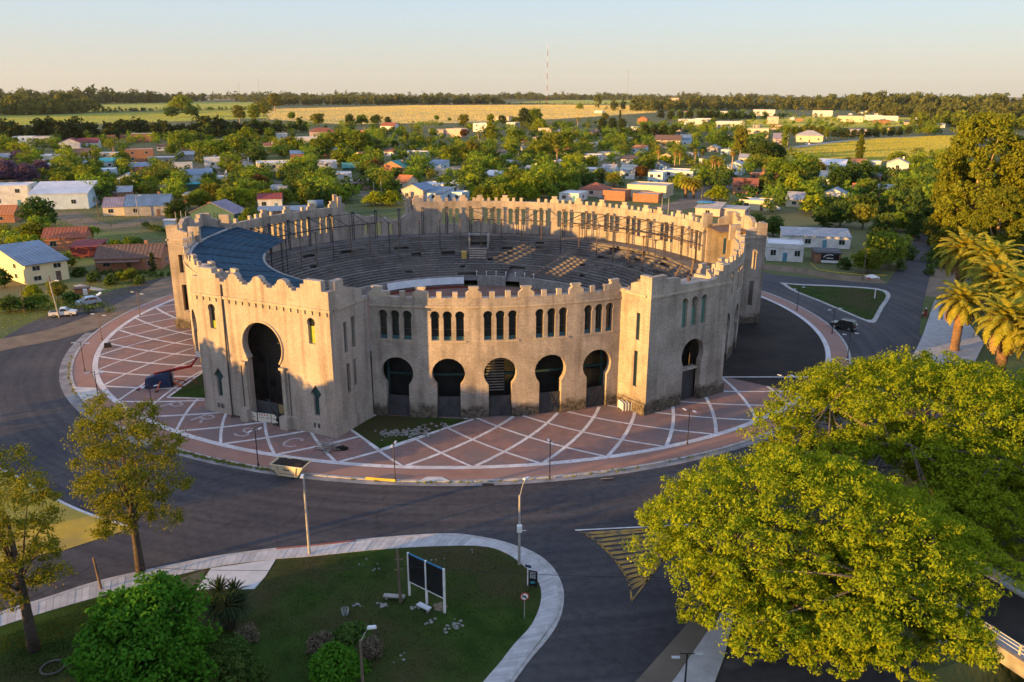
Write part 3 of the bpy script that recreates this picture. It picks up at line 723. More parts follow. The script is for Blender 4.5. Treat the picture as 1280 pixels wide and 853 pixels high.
frontA = dict(gate=gateA, gx=(-3.1, 3.1), holes=[keyhole(s, 11.0, .46, .56, 13.5, 10) for s in (-7.3, 7.3)] + [arrow(-7.3), arrow(7.3)])
sideA = [[(2.4,9.6),(3.0,9.6),(3.0,13.2),(2.4,13.2)], [(3.9,9.8),(4.5,9.8),(4.5,13.5),(3.9,13.5)], [(2.6,4.6),(3.2,4.6),(3.2,8.2),(2.6,8.2)], [(3.9,5.2),(4.4,5.2),(4.4,8.4),(3.9,8.4)]]
stopA = [(7.2,15.3),(6.2,15.3),(6.2,16.4),(2.8,17.3),(2.8,18.2),(1.2,18.2),(1.2,17.2),(TP,17.2)]
AZA = -114.8
pa, fa = pavilion(AZA, 19.8, 51.6, frontA, sideA, ftopA, stopA, BLUEROOF, RENDER, 15.6, 1.65, label='main gate pavilion with tall horseshoe portal and scalloped parapet')
for i in range(20):
    s = -9.5 + i
    d = MB(); d.panel([(s-.11,14.42),(s+.11,14.42),(s+.11,14.86),(s-.11,14.86)], [], .14, lambda a, z, q: fa(a, z, q - .145)); d.build('corbel', TRIM, pa)
for sg in (-1, 1):
    c = MB(); c.tube([fa(sg*2.85, 1.7, -.12), fa(sg*2.85, 7.3, -.12)], .26, 12); c.cbox(fa(sg*2.85, 7.45, -.1), (.75,.7,.3), R_(AZA)); c.build('gate_column', TRIM, pa, smooth=False)
    c = MB(); c.bar(fa(sg*3.55, 1.7, -.02), fa(sg*3.55, 6.9, -.02), .16, .05); c.build('recess_slot', GATE, pa)
    c = MB(); c.cbox(fa(sg*3.0, .85, -.55), (.8, 1.15, 1.7), R_(AZA)); c.build('gate_pier', RENDER, pa)
    for x in (-.3, .3):
        c = MB(); c.panel([(sg*7.3+x-.13,.95),(sg*7.3+x+.13,.95),(sg*7.3+x+.13,1.5),(sg*7.3+x-.13,1.5)], [], .03, lambda a, z, q: fa(a, z, q - .235)); c.build('vent_slot', GATE, pa)
    c = MB(); c.panel(arrow(sg*7.3), [], .05, lambda a, z, q: fa(a, z, q + .32)); c.build('niche_panel', TEAL, pa)
    c = MB(); c.panel([(sg*7.3-.46, 11.0), (sg*7.3+.46, 11.0), (sg*7.3+.46, 13.0 if sg > 0 else 11.9), (sg*7.3-.46, 13.0 if sg > 0 else 11.9)], [], .05, lambda a, z, q: fa(a, z, q + .35)); c.build('reflection_board', YGREEN, pa)
    c = MB(); c.panel([(sg*7.3-.55, 11.9), (sg*7.3+.55, 11.9), (sg*7.3+.55, 14.1), (sg*7.3-.55, 14.1)], [], .04, lambda a, z, q: fa(a, z, q + .42)); c.build('window_glass', GLASSY, pa)
c = MB(); c.tube([fa(-5.4, 16.6, -.08), fa(-5.4, .3, -.3)], .10, 8); c.build('downpipe', STEEL, pa)
# portal ring moulding
c = MB(); ring = [(2.98*math.cos(t), 9.75 + 2.98*math.sin(t)) for t in [R_(-38) + R_(256)*i/28 for i in range(29)]]
c.tube([fa(x, z, -.03) for x, z in ring], .14, 6); c.build('portal_moulding', TRIM, pa, smooth=True)
# hall behind the portal: glazed steel screen, stair flight and low hoarding
c = MB()
for x in (-2.4, -1.2, 0, 1.2, 2.4): c.bar(fa(x, 0, 3.2), fa(x, 12.4, 3.2), .09)
for z in (3.2, 5.2, 7.2, 9.2, 11.0): c.bar(fa(-2.6, z, 3.2), fa(2.6, z, 3.2), .09)
c.build('steel_screen', STEEL, pa)
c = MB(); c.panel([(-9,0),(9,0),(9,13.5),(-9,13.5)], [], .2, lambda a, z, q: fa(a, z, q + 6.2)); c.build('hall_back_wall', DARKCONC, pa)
c = MB(); c.bar(fa(1.4, 5.0, 2.3), fa(3.3, 8.2, 4.4), .9, .12, 0); c.build('stair_flight', CONC, pa)
c = MB(); c.panel([(-2.4,.1),(.9,.1),(.9,2.5),(-2.4,2.5)], [], .06, lambda a, z, q: fa(a, z, q + .75)); c.build('hoarding', GATE, pa)
c = MB(); c.panel([(.905,.1),(2.45,.1),(2.45,2.4),(.905,2.4)], [], .06, lambda a, z, q: fa(a, z, q + .8)); c.build('yellow_hoarding', M('ochre_board', (.34, .24, .09), (.22, .17, .08), scale=1.2), pa)

# --- right front pavilion
h = 7.15
topB = [(h,17.4),(h-1.6,17.4),(h-1.6,16.7),(h-2.4,16.7),(h-2.4,16.0),(h-3.4,15.75),(-2.2,16.0),(-2.2,16.8),(-4.6,17.0),(-4.6,17.45),(-h,17.45)]
gateB = keyhole(.9, 0, 1.66, 2.05, 6.55, 18)
wins = [keyhole(s, 10.4, .45, .52, 13.6, 10) for s in (-1.1, .65, 2.4)]
sideB = [[(1.6,9.4),(2.2,9.4),(2.2,12.8),(1.6,12.8)], [(1.7,3.4),(2.3,3.4),(2.3,8.0),(1.7,8.0)]]
stopB = [(5.5,15.3),(3.4,15.3),(3.4,16.2),(1.9,16.7),(1.9,17.45),(TP,17.45)]
pb, fb = pavilion(-53.5, 14.3, 49.6, dict(gate=gateB, gx=(-.95, 2.75), holes=wins), sideB, topB, stopB, CONC, STONE, 15.2, 1.6, label='right front pavilion with horseshoe gate and three netted windows')
for s in (-1.1, .65, 2.4):
    c = MB(); c.panel([(s-.46,10.4),(s+.46,10.4),(s+.46,13.5 if s != .65 else 12.7),(s-.46,13.5 if s != .65 else 12.7)], [], .04, lambda a, z, q: fb(a, z, q + .3)); c.build('window_net', NET, pb)
c = MB(); c.panel([(-.65,.1),(2.45,.1),(2.45,4.3),(-.65,4.3)], [], .08, lambda a, z, q: fb(a, z, q + .9)); c.build('gate_leaf', GATE, pb)
c = MB(); c.panel([(-.7,4.35),(2.5,4.35),(2.5,4.6),(-.7,4.6)], [], .9, lambda a, z, q: fb(a, z, q + .4)); c.build('transom', TRIM, pb)
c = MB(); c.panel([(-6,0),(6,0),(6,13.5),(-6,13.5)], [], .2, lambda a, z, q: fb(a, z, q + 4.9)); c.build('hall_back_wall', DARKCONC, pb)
for sg in (-1, 1):
    sm = side_map(-53.5, 49.6, 14.3, sg)
    for z0, z1, x in ((9.4, 12.8, 1.6), (3.4, 8.0, 1.7)):
        c = MB(); c.panel([(x, z0), (x+.6, z0), (x+.6, z1), (x, z1)], [], .04, lambda s, z, d: sm(s, z, d + .4)); c.build('slit_window', TEAL, pb)
    sm = side_map(AZA, 51.6, 19.8, sg)
    for (x0, z0), _, (x1, z1), _ in [tuple(q) for q in sideA]:
        c = MB(); c.panel([(x0, z0), (x1, z0), (x1, z1), (x0, z1)], [], .04, lambda s, z, d: sm(s, z, d + .35)); c.build('slit_window', TEAL if z0 > 9 else GLASSY, pa)
c = MB()
for q in ((fb(-3.0, 16.1, 2.2), fb(3.8, 16.5, 3.2)), (fb(2.2, 15.4, 2.4), fb(3.2, 17.9, 2.9)), (fb(-.5, 15.4, 3.0), fb(1.6, 17.4, 3.4)), (fb(1.5, 15.4, 2.0), fb(2.9, 16.5, 3.6))): c.bar(q[0], q[1], .22, .16)
c.build('loose_beams', RUST_SUN, pb)

# --- the other three pavilions
genside = [[(1.5,9.6),(2.2,9.6),(2.2,12.6),(1.5,12.6)], [(1.5,3.2),(2.3,3.2),(2.3,7.6),(1.5,7.6)]]
topG = [(h,17.4),(h-2.0,17.4),(h-2.0,16.8),(h-2.7,16.8),(h-2.7,16.2),(2.6,16.2),(2.6,16.8),(1.3,17.6),(-1.3,17.6),(-2.6,16.8),(-2.6,16.2),(-h+2.7,16.2),(-h+2.7,16.8),(-h+2.0,16.8),(-h+2.0,17.4),(-h,17.4)]
winsG = [keyhole(s, 10.4, .45, .52, 13.6, 10) for s in (-1.7, 0, 1.7)]
fG = dict(gate=keyhole(0, 0, 1.55, 1.95, 6.5, 18), gx=(-1.75, 1.75), holes=winsG)
pc, fc = pavilion(6.5, 14.3, 49.6, fG, genside, topG, stopB, RUST_SUN, STONE, 15.2, 1.6, label='right rear pavilion with a sagging rusty roof slab', drop=True)
pe, fe = pavilion(178.6, 14.3, 48.6, fG, genside, topG, stopB, BLUEROOF, STONE, 15.2, 1.6, label='left rear pavilion with blue sheet roof')
# parapets on the ring side of the left and right rear pavilions
for az, R, pr, ff in ((178.6, 48.6, pe, fe), (6.5, 49.6, pc, fc)):
    for sg in (-1, 1):
        mb = MB(); mb.panel([(sg*h - (TP if sg > 0 else 0), 14.6), (sg*h + (0 if sg > 0 else TP), 14.6), (sg*h + (0 if sg > 0 else TP), 17.2), (sg*h - (TP if sg > 0 else 0), 17.2)], [], 1.8, lambda s, z, d: ff(s, z, d + R - 45.0)); mb.build('corner_block', STONE, pr)
# ruined pavilion at the back
for sg, prof in ((-1, [(0,0),(5.6,0),(5.6,14.6),(4.6,14.6),(4.6,13.2),(3.6,13.2),(3.6,12.0),(2.4,12.0),(2.4,10.2),(.8,10.2),(.8,8.6),(0,8.6)]), (1, [(0,0),(5.6,0),(5.6,17.2),(4.8,17.2),(4.8,16.4),(4.0,16.4),(4.0,15.6),(3.2,15.6),(3.2,14.6),(0,14.0)])):
    sm = side_map(120, 49.6, 16.5, sg); mb = MB(); mb.panel(prof, [], .8, sm); bpart(mb, 'ruined_side_wall', STONE)
mb = MB(); fd = pmap(120, 45.6)
mb.panel([(-9.3,13.2),(-7.4,13.2),(-7.4,15.0),(-7.9,15.0),(-7.9,16.2),(-8.5,16.2),(-8.5,17.2),(-9.3,17.2)][::1], [], 1.0, fd); bpart(mb, 'ruined_corner', STONE)
mb = MB(); mb.panel([(9.6,12.6),(9.6,15.2),(8.9,16.4),(8.9,17.6),(8.2,17.6),(8.2,16.4),(7.4,15.6),(6.6,15.6),(6.6,14.9),(7.4,13.6)][::-1], [], 1.0, fd); bpart(mb, 'ruined_corner', STONE)

# --- stands
SEAT = M('weathered_seat_boards', (.19, .168, .15), (.095, .085, .078), scale=1.3, bump=.6, bscale=8, big=(.085, .075, .068), bigscale=.2)
SEATB = M('pale_seat_boards', (.21, .19, .165), (.11, .098, .086), scale=1.5, bump=.6, bscale=8)
NT, R0, R1, Z0, Z1 = 18, 27.0, 40.6, 2.0, 8.1
rs = random.Random(21)
holes = [(676, 361, 3.2, 4), (592, 354, 2.6, 3), (592, 300, 3.4, 3)]
for k in range(NT):
    r = R0 + (R1 - R0) * k / NT; z = Z0 + (Z1 - Z0) * k / (NT - 1); dr = (R1 - R0) / NT
    gaps = []
    if 0 <= k <= 4: gaps.append((70.5, 77.0))              # stair mouth in the lowest rows
    if k <= 1: gaps.append((89.5, 95.5))
    if 12 <= k <= 14: gaps.append((86.8, 92.8))
    for _ in range(rs.choice((0, 1, 1, 2))): a = rs.uniform(40, 150); gaps.append((a, a + rs.uniform(1.5, 5)))
    if k in (9, 10): gaps.append((98, 103)); gaps.append((110, 113.5))
    if k > 10:
        for _ in range(5): a = rs.uniform(15, 44); gaps.append((a, a + rs.uniform(2, 6)))
    gaps.sort(); mb = MB(); a = -180.0
    for g0, g1 in gaps + [(180.0, 180.0)]:
        if g0 > a + .2:
            n = max(2, int((g0 - a) / 3)); mb.ringbox(r + .10, r + dr * .97, a, g0, z - .10, z + rs.uniform(-.02, .02), n, 0)
            mb.ringbox(r + .06, r + .10, a, g0, z - .36, z - .10, n, 1)
        a = max(a, g1)
    bpart(mb, 'seat_tier', [SEAT if k % 5 else SEATB, DARKCONC])
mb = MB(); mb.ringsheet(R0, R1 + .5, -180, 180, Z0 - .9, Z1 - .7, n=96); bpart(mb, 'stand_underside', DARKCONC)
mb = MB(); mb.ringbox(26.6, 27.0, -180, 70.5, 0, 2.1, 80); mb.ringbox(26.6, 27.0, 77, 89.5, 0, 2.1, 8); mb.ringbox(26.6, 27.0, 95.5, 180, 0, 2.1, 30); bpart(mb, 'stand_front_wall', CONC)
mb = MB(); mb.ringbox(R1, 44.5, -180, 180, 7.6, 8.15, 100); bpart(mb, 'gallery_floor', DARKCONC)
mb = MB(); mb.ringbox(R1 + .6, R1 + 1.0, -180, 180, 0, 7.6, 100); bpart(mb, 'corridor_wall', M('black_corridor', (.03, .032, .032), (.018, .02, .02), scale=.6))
mb = MB()
for i in range(1, 60):                                    # loose, slipped boards and rubble on the damaged rows
    a = rs.uniform(20, 46) if i < 34 else rs.uniform(104, 150); k = rs.randint(8, 17); p = P(R0 + (R1-R0)*k/NT, a, Z0 + (Z1-Z0)*k/NT + .3)
    q = p + Vector((rs.uniform(-1.6,1.6), rs.uniform(-1.6,1.6), rs.uniform(-.3,.3))); mb.bar(p, q, .26, .07)
lb = bpart(mb, 'loose_boards', SEAT); lb['kind'] = 'stuff'
# arena floor, inner barrier and white cloth hung on it
mb = MB(); mb.ringsheet(0, 26.6, -180, 180, .05, n=64); bpart(mb, 'arena_floor', M('red_arena_sand', (.20, .105, .075), (.13, .075, .055), scale=.4, bump=.4, bscale=4))
CLOTH = M('white_hoarding_cloth', (.66, .67, .68), (.55, .56, .58), scale=.6, rough=.8)
n = 18
for i in range(n):
    a = 95.5 + (131 - 95.5) * i / n; mb = MB(); mb.quad(P(26.1, a, .55), P(26.1, a + 1.95, .55), P(26.55, a + 1.95, 1.9), P(26.55, a, 1.9)); mb.quad(P(26.56, a, 1.9), P(26.56, a + 1.95, 1.9), P(26.56, a+1.95, .5), P(26.56, a, .5)); bpart(mb, 'white_hoarding', CLOTH)
mb = MB(); mb.ringbox(24.6, 24.75, 92, 140, 0, .5, 20); bpart(mb, 'barrier', M('burladero_red', (.20, .05, .035), (.14, .04, .03), scale=1))
for i in range(7):
    mb = MB(); p = P(26.8, 64 + i * 4.3, 2.1); mb.tube([p, p + Vector((0,0,.75))], .06, 6); mb.blob(p + Vector((0,0,.85)), .16, 8, 5); bpart(mb, 'barrier_post', WHITE)
# president's box on the far stand: open frame, steps and pale side blocks
for az in (86.6, 92.9):
    mb = MB(); mb.ringbox(36.0, 39.6, az - .25, az + .25, 4.6, 8.9, 1); bpart(mb, 'box_cheek_wall', CONC)
mb = MB(); mb.ringbox(38.6, 39.4, 86.9, 92.6, 8.5, 8.75, 4); bpart(mb, 'box_lintel', CONC)
for k in range(5):
    mb = MB(); mb.ringbox(32.4 + k*.75, 32.85 + k*.75, 86.9, 93.0, 4.6 + k*.36, 4.78 + k*.36, 4); bpart(mb, 'box_bench', TRIM)
mb = MB(); mb.ringbox(32.6, 34.2, 94.0, 95.8, 4.0, 5.9, 1); bpart(mb, 'sunlit_block', M('sunlit_yellow', (.5, .33, .08), (.42, .28, .07), scale=2))  # yellow of the sunlight on this block is put into its colour

# --- steel roof skeleton
posts = [15 + 7.05 * i for i in range(22)]
for i, a in enumerate(posts):
    mb = MB(); R = 42.7; t = Vector((-math.sin(R_(a)), math.cos(R_(a)), 0))
    for s in (-.2, .2):
        mb.bar(P(R, a, 8.1) + t * s, P(R, a, 14.0) + t * s, .11, .16)
    for k in range(9):
        z = 8.3 + k * .65; mb.bar(P(R, a, z) + t * -.2, P(R, a, z + .6) + t * .2, .04, .05)
    mb.cbox(P(R, a, 14.05), (.3, .75, .2), R_(a)); bpart(mb, 'roof_post', STEEL)
    b = a + 3.4 if a < 120 else a
    mb = MB(); mb.tube([P(35.6, b, 5.6), P(35.6, b, 12.2)], .085, 6); mb.cbox(P(35.6, b, 12.3), (.42, .6, .16), R_(b)); mb.cbox(P(35.6, b, 11.9), (.2, .2, .3), R_(b)); bpart(mb, 'inner_post', RUST_SUN if i % 3 else STEEL)
for i, a in enumerate(posts):
    if 7 <= i <= 13 and i % 2: continue
    mb = MB(); b = a + 3.4 if a < 120 else a
    mb.bar(P(42.7, a, 13.9), P(35.6, b, 12.2), .10, .14)
    if i % 2 == 0: mb.bar(P(42.7, a, 11.9), P(38.5, a, 12.95), .06, .06)
    if i < len(posts) - 1 and i not in (12, 14):
        mb.bar(P(42.7, a, 13.7), P(42.7, posts[i+1], 13.7), .08, .12); mb.bar(P(42.7, a, 11.3), P(42.7, posts[i+1], 11.3), .07, .22); mb.bar(P(42.7, a, 13.5), P(42.7, posts[i+1], 11.5), .04, .04)
    if i < 6: mb.bar(P(35.6, b, 12.1), P(35.6, b + 7.05, 12.1), .08, .12); mb.bar(P(39, a, 13.0), P(39, posts[i+1], 13.0), .06, .08)
    bpart(mb, 'roof_rafter', STEEL if i > 5 else RUST_SUN)
# --- remaining blue roof on the left
n = 17; a0, a1 = 165.5, 237.0
for i in range(n):
    s0, s1 = a0 + (a1 - a0) * i / n, a0 + (a1 - a0) * (i + 1) / n - .10
    mb = MB(); lift = .05 * (i % 2)
    mb.ringsheet(33.6 if i else 35.4, 44.3, s0, s1, 12.75 + lift, 14.5 + lift, n=3); mb.ringsheet(33.6 if i else 35.4, 44.3, s0, s1, 12.69 + lift, 14.44 + lift, n=3)
    for r in range(9):
        q = 34.2 + r * 1.15; zz = 12.75 + 1.75 * (q - 33.6) / 10.7 + lift; mb.ringbox(q, q + .07, s0, s1, zz, zz + .05, 2)
    bpart(mb, 'roof_sheet', BLUEROOF)
mb = MB(); mb.ringbox(44.0, 44.35, 170, 233, 14.45, 14.75, 40); bpart(mb, 'roof_flashing', M('zinc_flashing', (.42, .43, .44), (.3, .31, .32), scale=1, rough=.5))
mb = MB(); mb.ringbox(33.4, 33.7, 190, 237, 12.4, 12.85, 30); bpart(mb, 'roof_gutter', CONC)
for i in range(9):
    a = 170 + i * 8; mb = MB(); mb.tube([P(34.2, a, 5.0), P(34.2, a, 12.7)], .11, 6); mb.bar(P(34.2, a, 12.55), P(43.6, a, 14.1), .14, .2); bpart(mb, 'roof_post', STEEL)
# dark structure glimpsed inside the front arches
for i in range(6):
    a = -100.5 + i * 7.3; mb = MB(); mb.bar(P(42.9, a, 0), P(42.9, a, 7.6), .3); mb.bar(P(42.9, a, 5.0), P(42.9, a + 7.3, 5.0), .25); bpart(mb, 'arcade_steel', TEAL)
mb = MB()
for k in range(14): mb.bar(P(43.2 - k*.05, -84.3, 3.0 + k*.34), P(43.2 - k*.05, -81.4, 3.0 + k*.34), .14, .1)
bpart(mb, 'slatted_shutter', CONC)

# ================================================================== VEGETATION: prototypes
def np_mesh(name, V, F, mats, mi=None, smooth=False):
    me = bpy.data.meshes.new(name); V = np.asarray(V, dtype=np.float32); F = np.asarray(F, dtype=np.int32); n, k = F.shape
    me.vertices.add(len(V)); me.vertices.foreach_set('co', V.ravel())
    me.loops.add(n * k); me.loops.foreach_set('vertex_index', F.ravel())
    me.polygons.add(n); me.polygons.foreach_set('loop_start', np.arange(0, n * k, k, dtype=np.int32)); me.polygons.foreach_set('loop_total', np.full(n, k, dtype=np.int32))
    for m_ in (mats if isinstance(mats, (list, tuple)) else [mats]): me.materials.append(m_)
    if mi is not None: me.polygons.foreach_set('material_index', np.asarray(mi, dtype=np.int32))
    me.update(calc_edges=True); return me
def leaves(rng, cen, rad, per, size, up=.35, flat=.75, shell=.75, aspect=.6, droop=0.0, tri=False):
    """diamond leaves on the shells of tufts; cen (n,3), rad (n,)"""
    n = len(cen); C_ = np.repeat(np.asarray(cen), per, 0); Rr = np.repeat(np.asarray(rad), per)
    d = rng.normal(size=(n * per, 3)); d /= np.linalg.norm(d, axis=1, keepdims=True) + 1e-9
    r = shell + (1 - shell) * rng.random(n * per); r *= np.where(rng.random(n * per) < .2, .6, 1)
    p = C_ + d * (Rr * r)[:, None] * np.array([1, 1, flat])
    nrm = d + np.array([0, 0, up]) + rng.normal(size=d.shape) * .55; nrm /= np.linalg.norm(nrm, axis=1, keepdims=True) + 1e-9
    a = np.cross(nrm, rng.normal(size=d.shape)); a /= np.linalg.norm(a, axis=1, keepdims=True) + 1e-9; a[:, 2] -= droop; b = np.cross(nrm, a)
    s = size * (.6 + .8 * rng.random(n * per))[:, None]
    if tri:
        V = np.stack([p - a * s, p + b * s * aspect * 1.5, p + a * s], 1).reshape(-1, 3)
        return V, np.arange(len(V)).reshape(-1, 3)
    V = np.stack([p - a * s, p + b * s * aspect, p + a * s, p - b * s * aspect], 1).reshape(-1, 3)
    return V, np.arange(len(V)).reshape(-1, 4)
BARK = M('grey_bark', (.17, .135, .10), (.10, .08, .06), scale=3, bump=.8, bscale=8, world=False)
BARKD = M('dark_bark', (.085, .065, .05), (.05, .04, .03), scale=3, bump=.8, bscale=8, world=False)
BARKL = M('pale_smooth_bark', (.42, .31, .20), (.30, .21, .13), scale=1.5, bump=.3, world=False)
L_MID = leaf_mat('mid_green_leaves', (.115, .165, .018), (.19, .24, .026), hue=.02, rnd=.22)
L_DARK = leaf_mat('dark_green_leaves', (.045, .085, .018), (.08, .125, .026), hue=.015, rnd=.25, trans=.2)
L_LIME = leaf_mat('lime_leaves', (.175, .23, .014), (.26, .295, .02), hue=.012, rnd=.15)
L_OLIVE = leaf_mat('olive_leaves', (.135, .15, .022), (.21, .21, .03), hue=.015, rnd=.15)
L_PINE = leaf_mat('pine_needles', (.035, .055, .018), (.062, .08, .024), hue=.01, rnd=.2, trans=.12)
L_PURP = leaf_mat('purple_blossom', (.12, .075, .13), (.17, .11, .15), hue=.01, rnd=.15)
L_FAR = leaf_mat('hazy_far_leaves', (.095, .115, .030), (.15, .155, .038), hue=.01, rnd=.1)
L_FARD = leaf_mat('dark_far_leaves', (.065, .088, .030), (.105, .12, .036), hue=.01, rnd=.1)
L_FRESH = leaf_mat('fresh_green_leaves', (.045, .135, .012), (.09, .20, .018), hue=.01, rnd=.1, trans=.35)
L_TIPA = leaf_mat('yellow_green_leaves', (.125, .19, .011), (.29, .32, .016), hue=.008, rnd=.08, trans=.35)
L_GREV = leaf_mat('golden_olive_leaves', (.115, .145, .016), (.245, .24, .022), hue=.01, rnd=.1, trans=.3)
L_SILK = leaf_mat('silky_olive_leaves', (.095, .12, .016), (.225, .21, .02), hue=.01, rnd=.1, trans=.3)
L_PALM = leaf_mat('palm_leaflets', (.19, .195, .025), (.36, .315, .035), hue=.01, rnd=.1, trans=.25)
L_STRAW = leaf_mat('straw_leaves', (.13, .115, .07), (.19, .165, .10), rnd=.1)
L_DRY = leaf_mat('dry_fronds', (.26, .17, .07), (.36, .23, .09), hue=.01, rnd=.1, trans=.2)
L_RED = leaf_mat('reddish_leaves', (.12, .055, .02), (.17, .085, .025), hue=.01, rnd=.15)

PROTO = {}
def crown_pts(rng, h, w, base, shape, nl):
    out = []
    for i in range(nl):
        t = (i + .5) / nl; z = base + (h - base) * t
        if shape == 'round': rr = math.sqrt(max(.05, 1 - (2 * t - .9) ** 2)) * .60
        elif shape == 'dome': rr = math.sqrt(max(.05, 1 - t ** 1.6)) * .72
        elif shape == 'column': rr = .45 * math.sin(pi * min(1, t * .85 + .12))
        elif shape == 'cone': rr = .68 * (1 - t) + .05
        elif shape == 'airy': rr = .55 * math.sin(pi * (t * .75 + .15)) + .1
        else: rr = .6
        a = i * 2.39996 + rng.random() * .9; q = rr * w / 2 * (.55 + .55 * rng.random())
        out.append((q * math.cos(a), q * math.sin(a), z - (h - base) / nl * .3))
    return np.array(out)
def make_tree(key, h, w, base, shape, nl, lobe, nt, per, size, leaf, bark, tr=.22, seed=0, up=.35, lean=0.0, droop=0.0, tuftk=.42, shell=.75, limb=.5):
    rng = np.random.default_rng(seed + 11); L_ = crown_pts(rng, h - lobe * .6, w, base, shape, nl)
    cen, rad = [], []
    for c in L_:
        lr = lobe * (.75 + .5 * rng.random())
        if shape in ('cone', 'column'): lr *= .6 + .6 * (1 - (c[2] - base) / (h - base + .1))
        for _ in range(nt):
            d = rng.normal(size=3); d[2] = abs(d[2]) * .9 - .25; d /= np.linalg.norm(d); k = (.65 + .35 * rng.random())
            cen.append(c + d * lr * k * np.array([1, 1, .8])); rad.append(lr * tuftk * (.7 + .6 * rng.random()))
    V, F = leaves(rng, np.array(cen), np.array(rad), per, size, up=up, droop=droop, shell=shell)
    cm = np_mesh('crown', V, F, leaf)
    mb = MB(); top = base + (h - base) * .55
    mb.tube([(0, 0, -.1), (lean * .1, 0, base * .5), (lean * .3, 0, base), (lean * .5, .05, top)], [tr * 1.25, tr, tr * .85, tr * .35], 7)
    for c in L_[:: max(1, len(L_) // 9)]:
        z0 = min(c[2] - .3, base + rng.random() * (h - base) * .25); p0 = Vector((lean * .3, 0, max(base * .8, z0))); p1 = Vector(c)
        mb.tube([p0, p0.lerp(p1, .5) + Vector((0, 0, .15 * lobe)), p1], [tr * limb, tr * limb * .6, tr * limb * .22], 5)
    PROTO[key] = (cm, mb.mesh('trunk', bark, True)); return PROTO[key]
make_tree('round0', 7.5, 8, 1.6, 'round', 13, 2.0, 16, 14, .34, L_MID, BARK, seed=1)
make_tree('round1', 8.5, 9, 1.8, 'dome', 15, 2.1, 16, 14, .36, L_MID, BARK, seed=2)
make_tree('round2', 6.5, 7.5, 1.2, 'dome', 12, 1.9, 16, 14, .32, L_LIME, BARK, seed=3)
make_tree('dark0', 8, 8.5, 1.5, 'round', 14, 2.0, 16, 14, .34, L_DARK, BARKD, seed=4)
make_tree('dark1', 9.5, 8, 1.5, 'dome', 15, 1.9, 15, 14, .34, L_DARK, BARKD, seed=5)
make_tree('olive0', 8, 7.5, 2.2, 'airy', 13, 1.7, 15, 13, .32, L_OLIVE, BARK, seed=6)
make_tree('euc0', 15, 10, 4.5, 'airy', 18, 2.1, 16, 14, .42, L_OLIVE, BARKL, tr=.35, seed=7)
make_tree('euc1', 14, 9, 3.5, 'round', 18, 2.0, 16, 14, .42, L_MID, BARKL, tr=.33, seed=8)
make_tree('poplar0', 13, 4.2, 1.0, 'column', 16, 1.5, 14, 14, .34, L_MID, BARK, seed=9)
make_tree('cypress0', 10, 2.8, .6, 'cone', 14, 1.0, 12, 14, .28, L_PINE, BARKD, seed=10)
make_tree('pine0', 13, 9, 3.5, 'round', 15, 2.2, 15, 14, .36, L_PINE, BARKD, tr=.32, seed=11)
make_tree('pine1', 11, 8, 2, 'dome', 14, 2.1, 15, 14, .36, L_PINE, BARKD, tr=.3, seed=12)
make_tree('jaca0', 8.5, 9.5, 2.2, 'dome', 15, 2.0, 16, 13, .34, L_PURP, BARKD, seed=13)
make_tree('red0', 6, 6, 1.5, 'round', 10, 1.7, 14, 13, .3, L_RED, BARKD, seed=14)
make_tree('bush0', 2.2, 3.2, .15, 'dome', 8, .8, 12, 12, .2, L_DARK, BARKD, tr=.08, seed=15)
make_tree('bush1', 2.4, 3.4, .15, 'dome', 8, .85, 12, 12, .2, L_LIME, BARKD, tr=.08, seed=16)

def frond(rng, L_, az, el, droop, nseg=9, wl=.55, dry=False):
    """one feather frond: rib points plus paired leaflets as quads"""
    pts = []; p = np.zeros(3); e = el
    for i in range(nseg + 1):
        pts.append(p.copy()); st = L_ / nseg; p = p + np.array([math.cos(az) * math.cos(e), math.sin(az) * math.cos(e), math.sin(e)]) * st; e -= droop / nseg * (1 + 1.2 * i / nseg)
    V, F = [], []
    side = np.array([-math.sin(az), math.cos(az), 0])
    for i in range(nseg):
        a, b = pts[i], pts[i + 1]; t = i / nseg; l = wl * (math.sin(pi * min(1, .18 + t * .85)) + .15); fw_ = (b - a) / (np.linalg.norm(b - a) + 1e-9)
        V += [a + side * .03, b + side * .03, b - side * .03, a - side * .03]; F.append([len(V)-4, len(V)-3, len(V)-2, len(V)-1])
        for sg in (-1, 1):
            for q in (0, .34, .67):
                o = a + (b - a) * q; tip = o + side * sg * l * .8 + fw_ * l * .6 + np.array([0, 0, -.22 * l - .1 * rng.random()])
                V += [o, o + fw_ * .17, tip + fw_ * .10, tip]; F.append([len(V)-4, len(V)-3, len(V)-2, len(V)-1])
    return V, F
def make_canary(key, th, seed, nf=60, L_=3.9):
    rng = np.random.default_rng(seed); V, F, V2, F2 = [], [], [], []
    for i in range(nf):
        t = i / nf; az = i * 2.39996; el = R_(82) - t * R_(105); v, f = frond(rng, L_ * (.85 + .25 * rng.random()), az, el, R_(52) + t * R_(30))
        v = [q + np.array([0, 0, th]) for q in v]
        if t > .88: F2 += [[a + len(V2) for a in k] for k in f]; V2 += v
        else: F += [[a + len(V) for a in k] for k in f]; V += v
    cm = np_mesh('crown', np.array(V), np.array(F), L_PALM); dm = np_mesh('dry_skirt', np.array(V2), np.array(F2), L_DRY)
    mb = MB(); n = 14; mb.tube([(0, 0, -.1)] + [(0, 0, th * i / n) for i in range(1, n)] + [(0, 0, th), (0, 0, th + .5)], [.62] + [.50 + .05 * (i % 2) for i in range(1, n)] + [.75, .35], 10)
    PROTO[key] = (cm, mb.mesh('trunk', M('palm_trunk', (.22, .13, .07), (.12, .075, .045), scale=4, bump=1.0, bscale=10, world=False) if 'palm_trunk' not in bpy.data.materials else bpy.data.materials['palm_trunk'], True), dm)
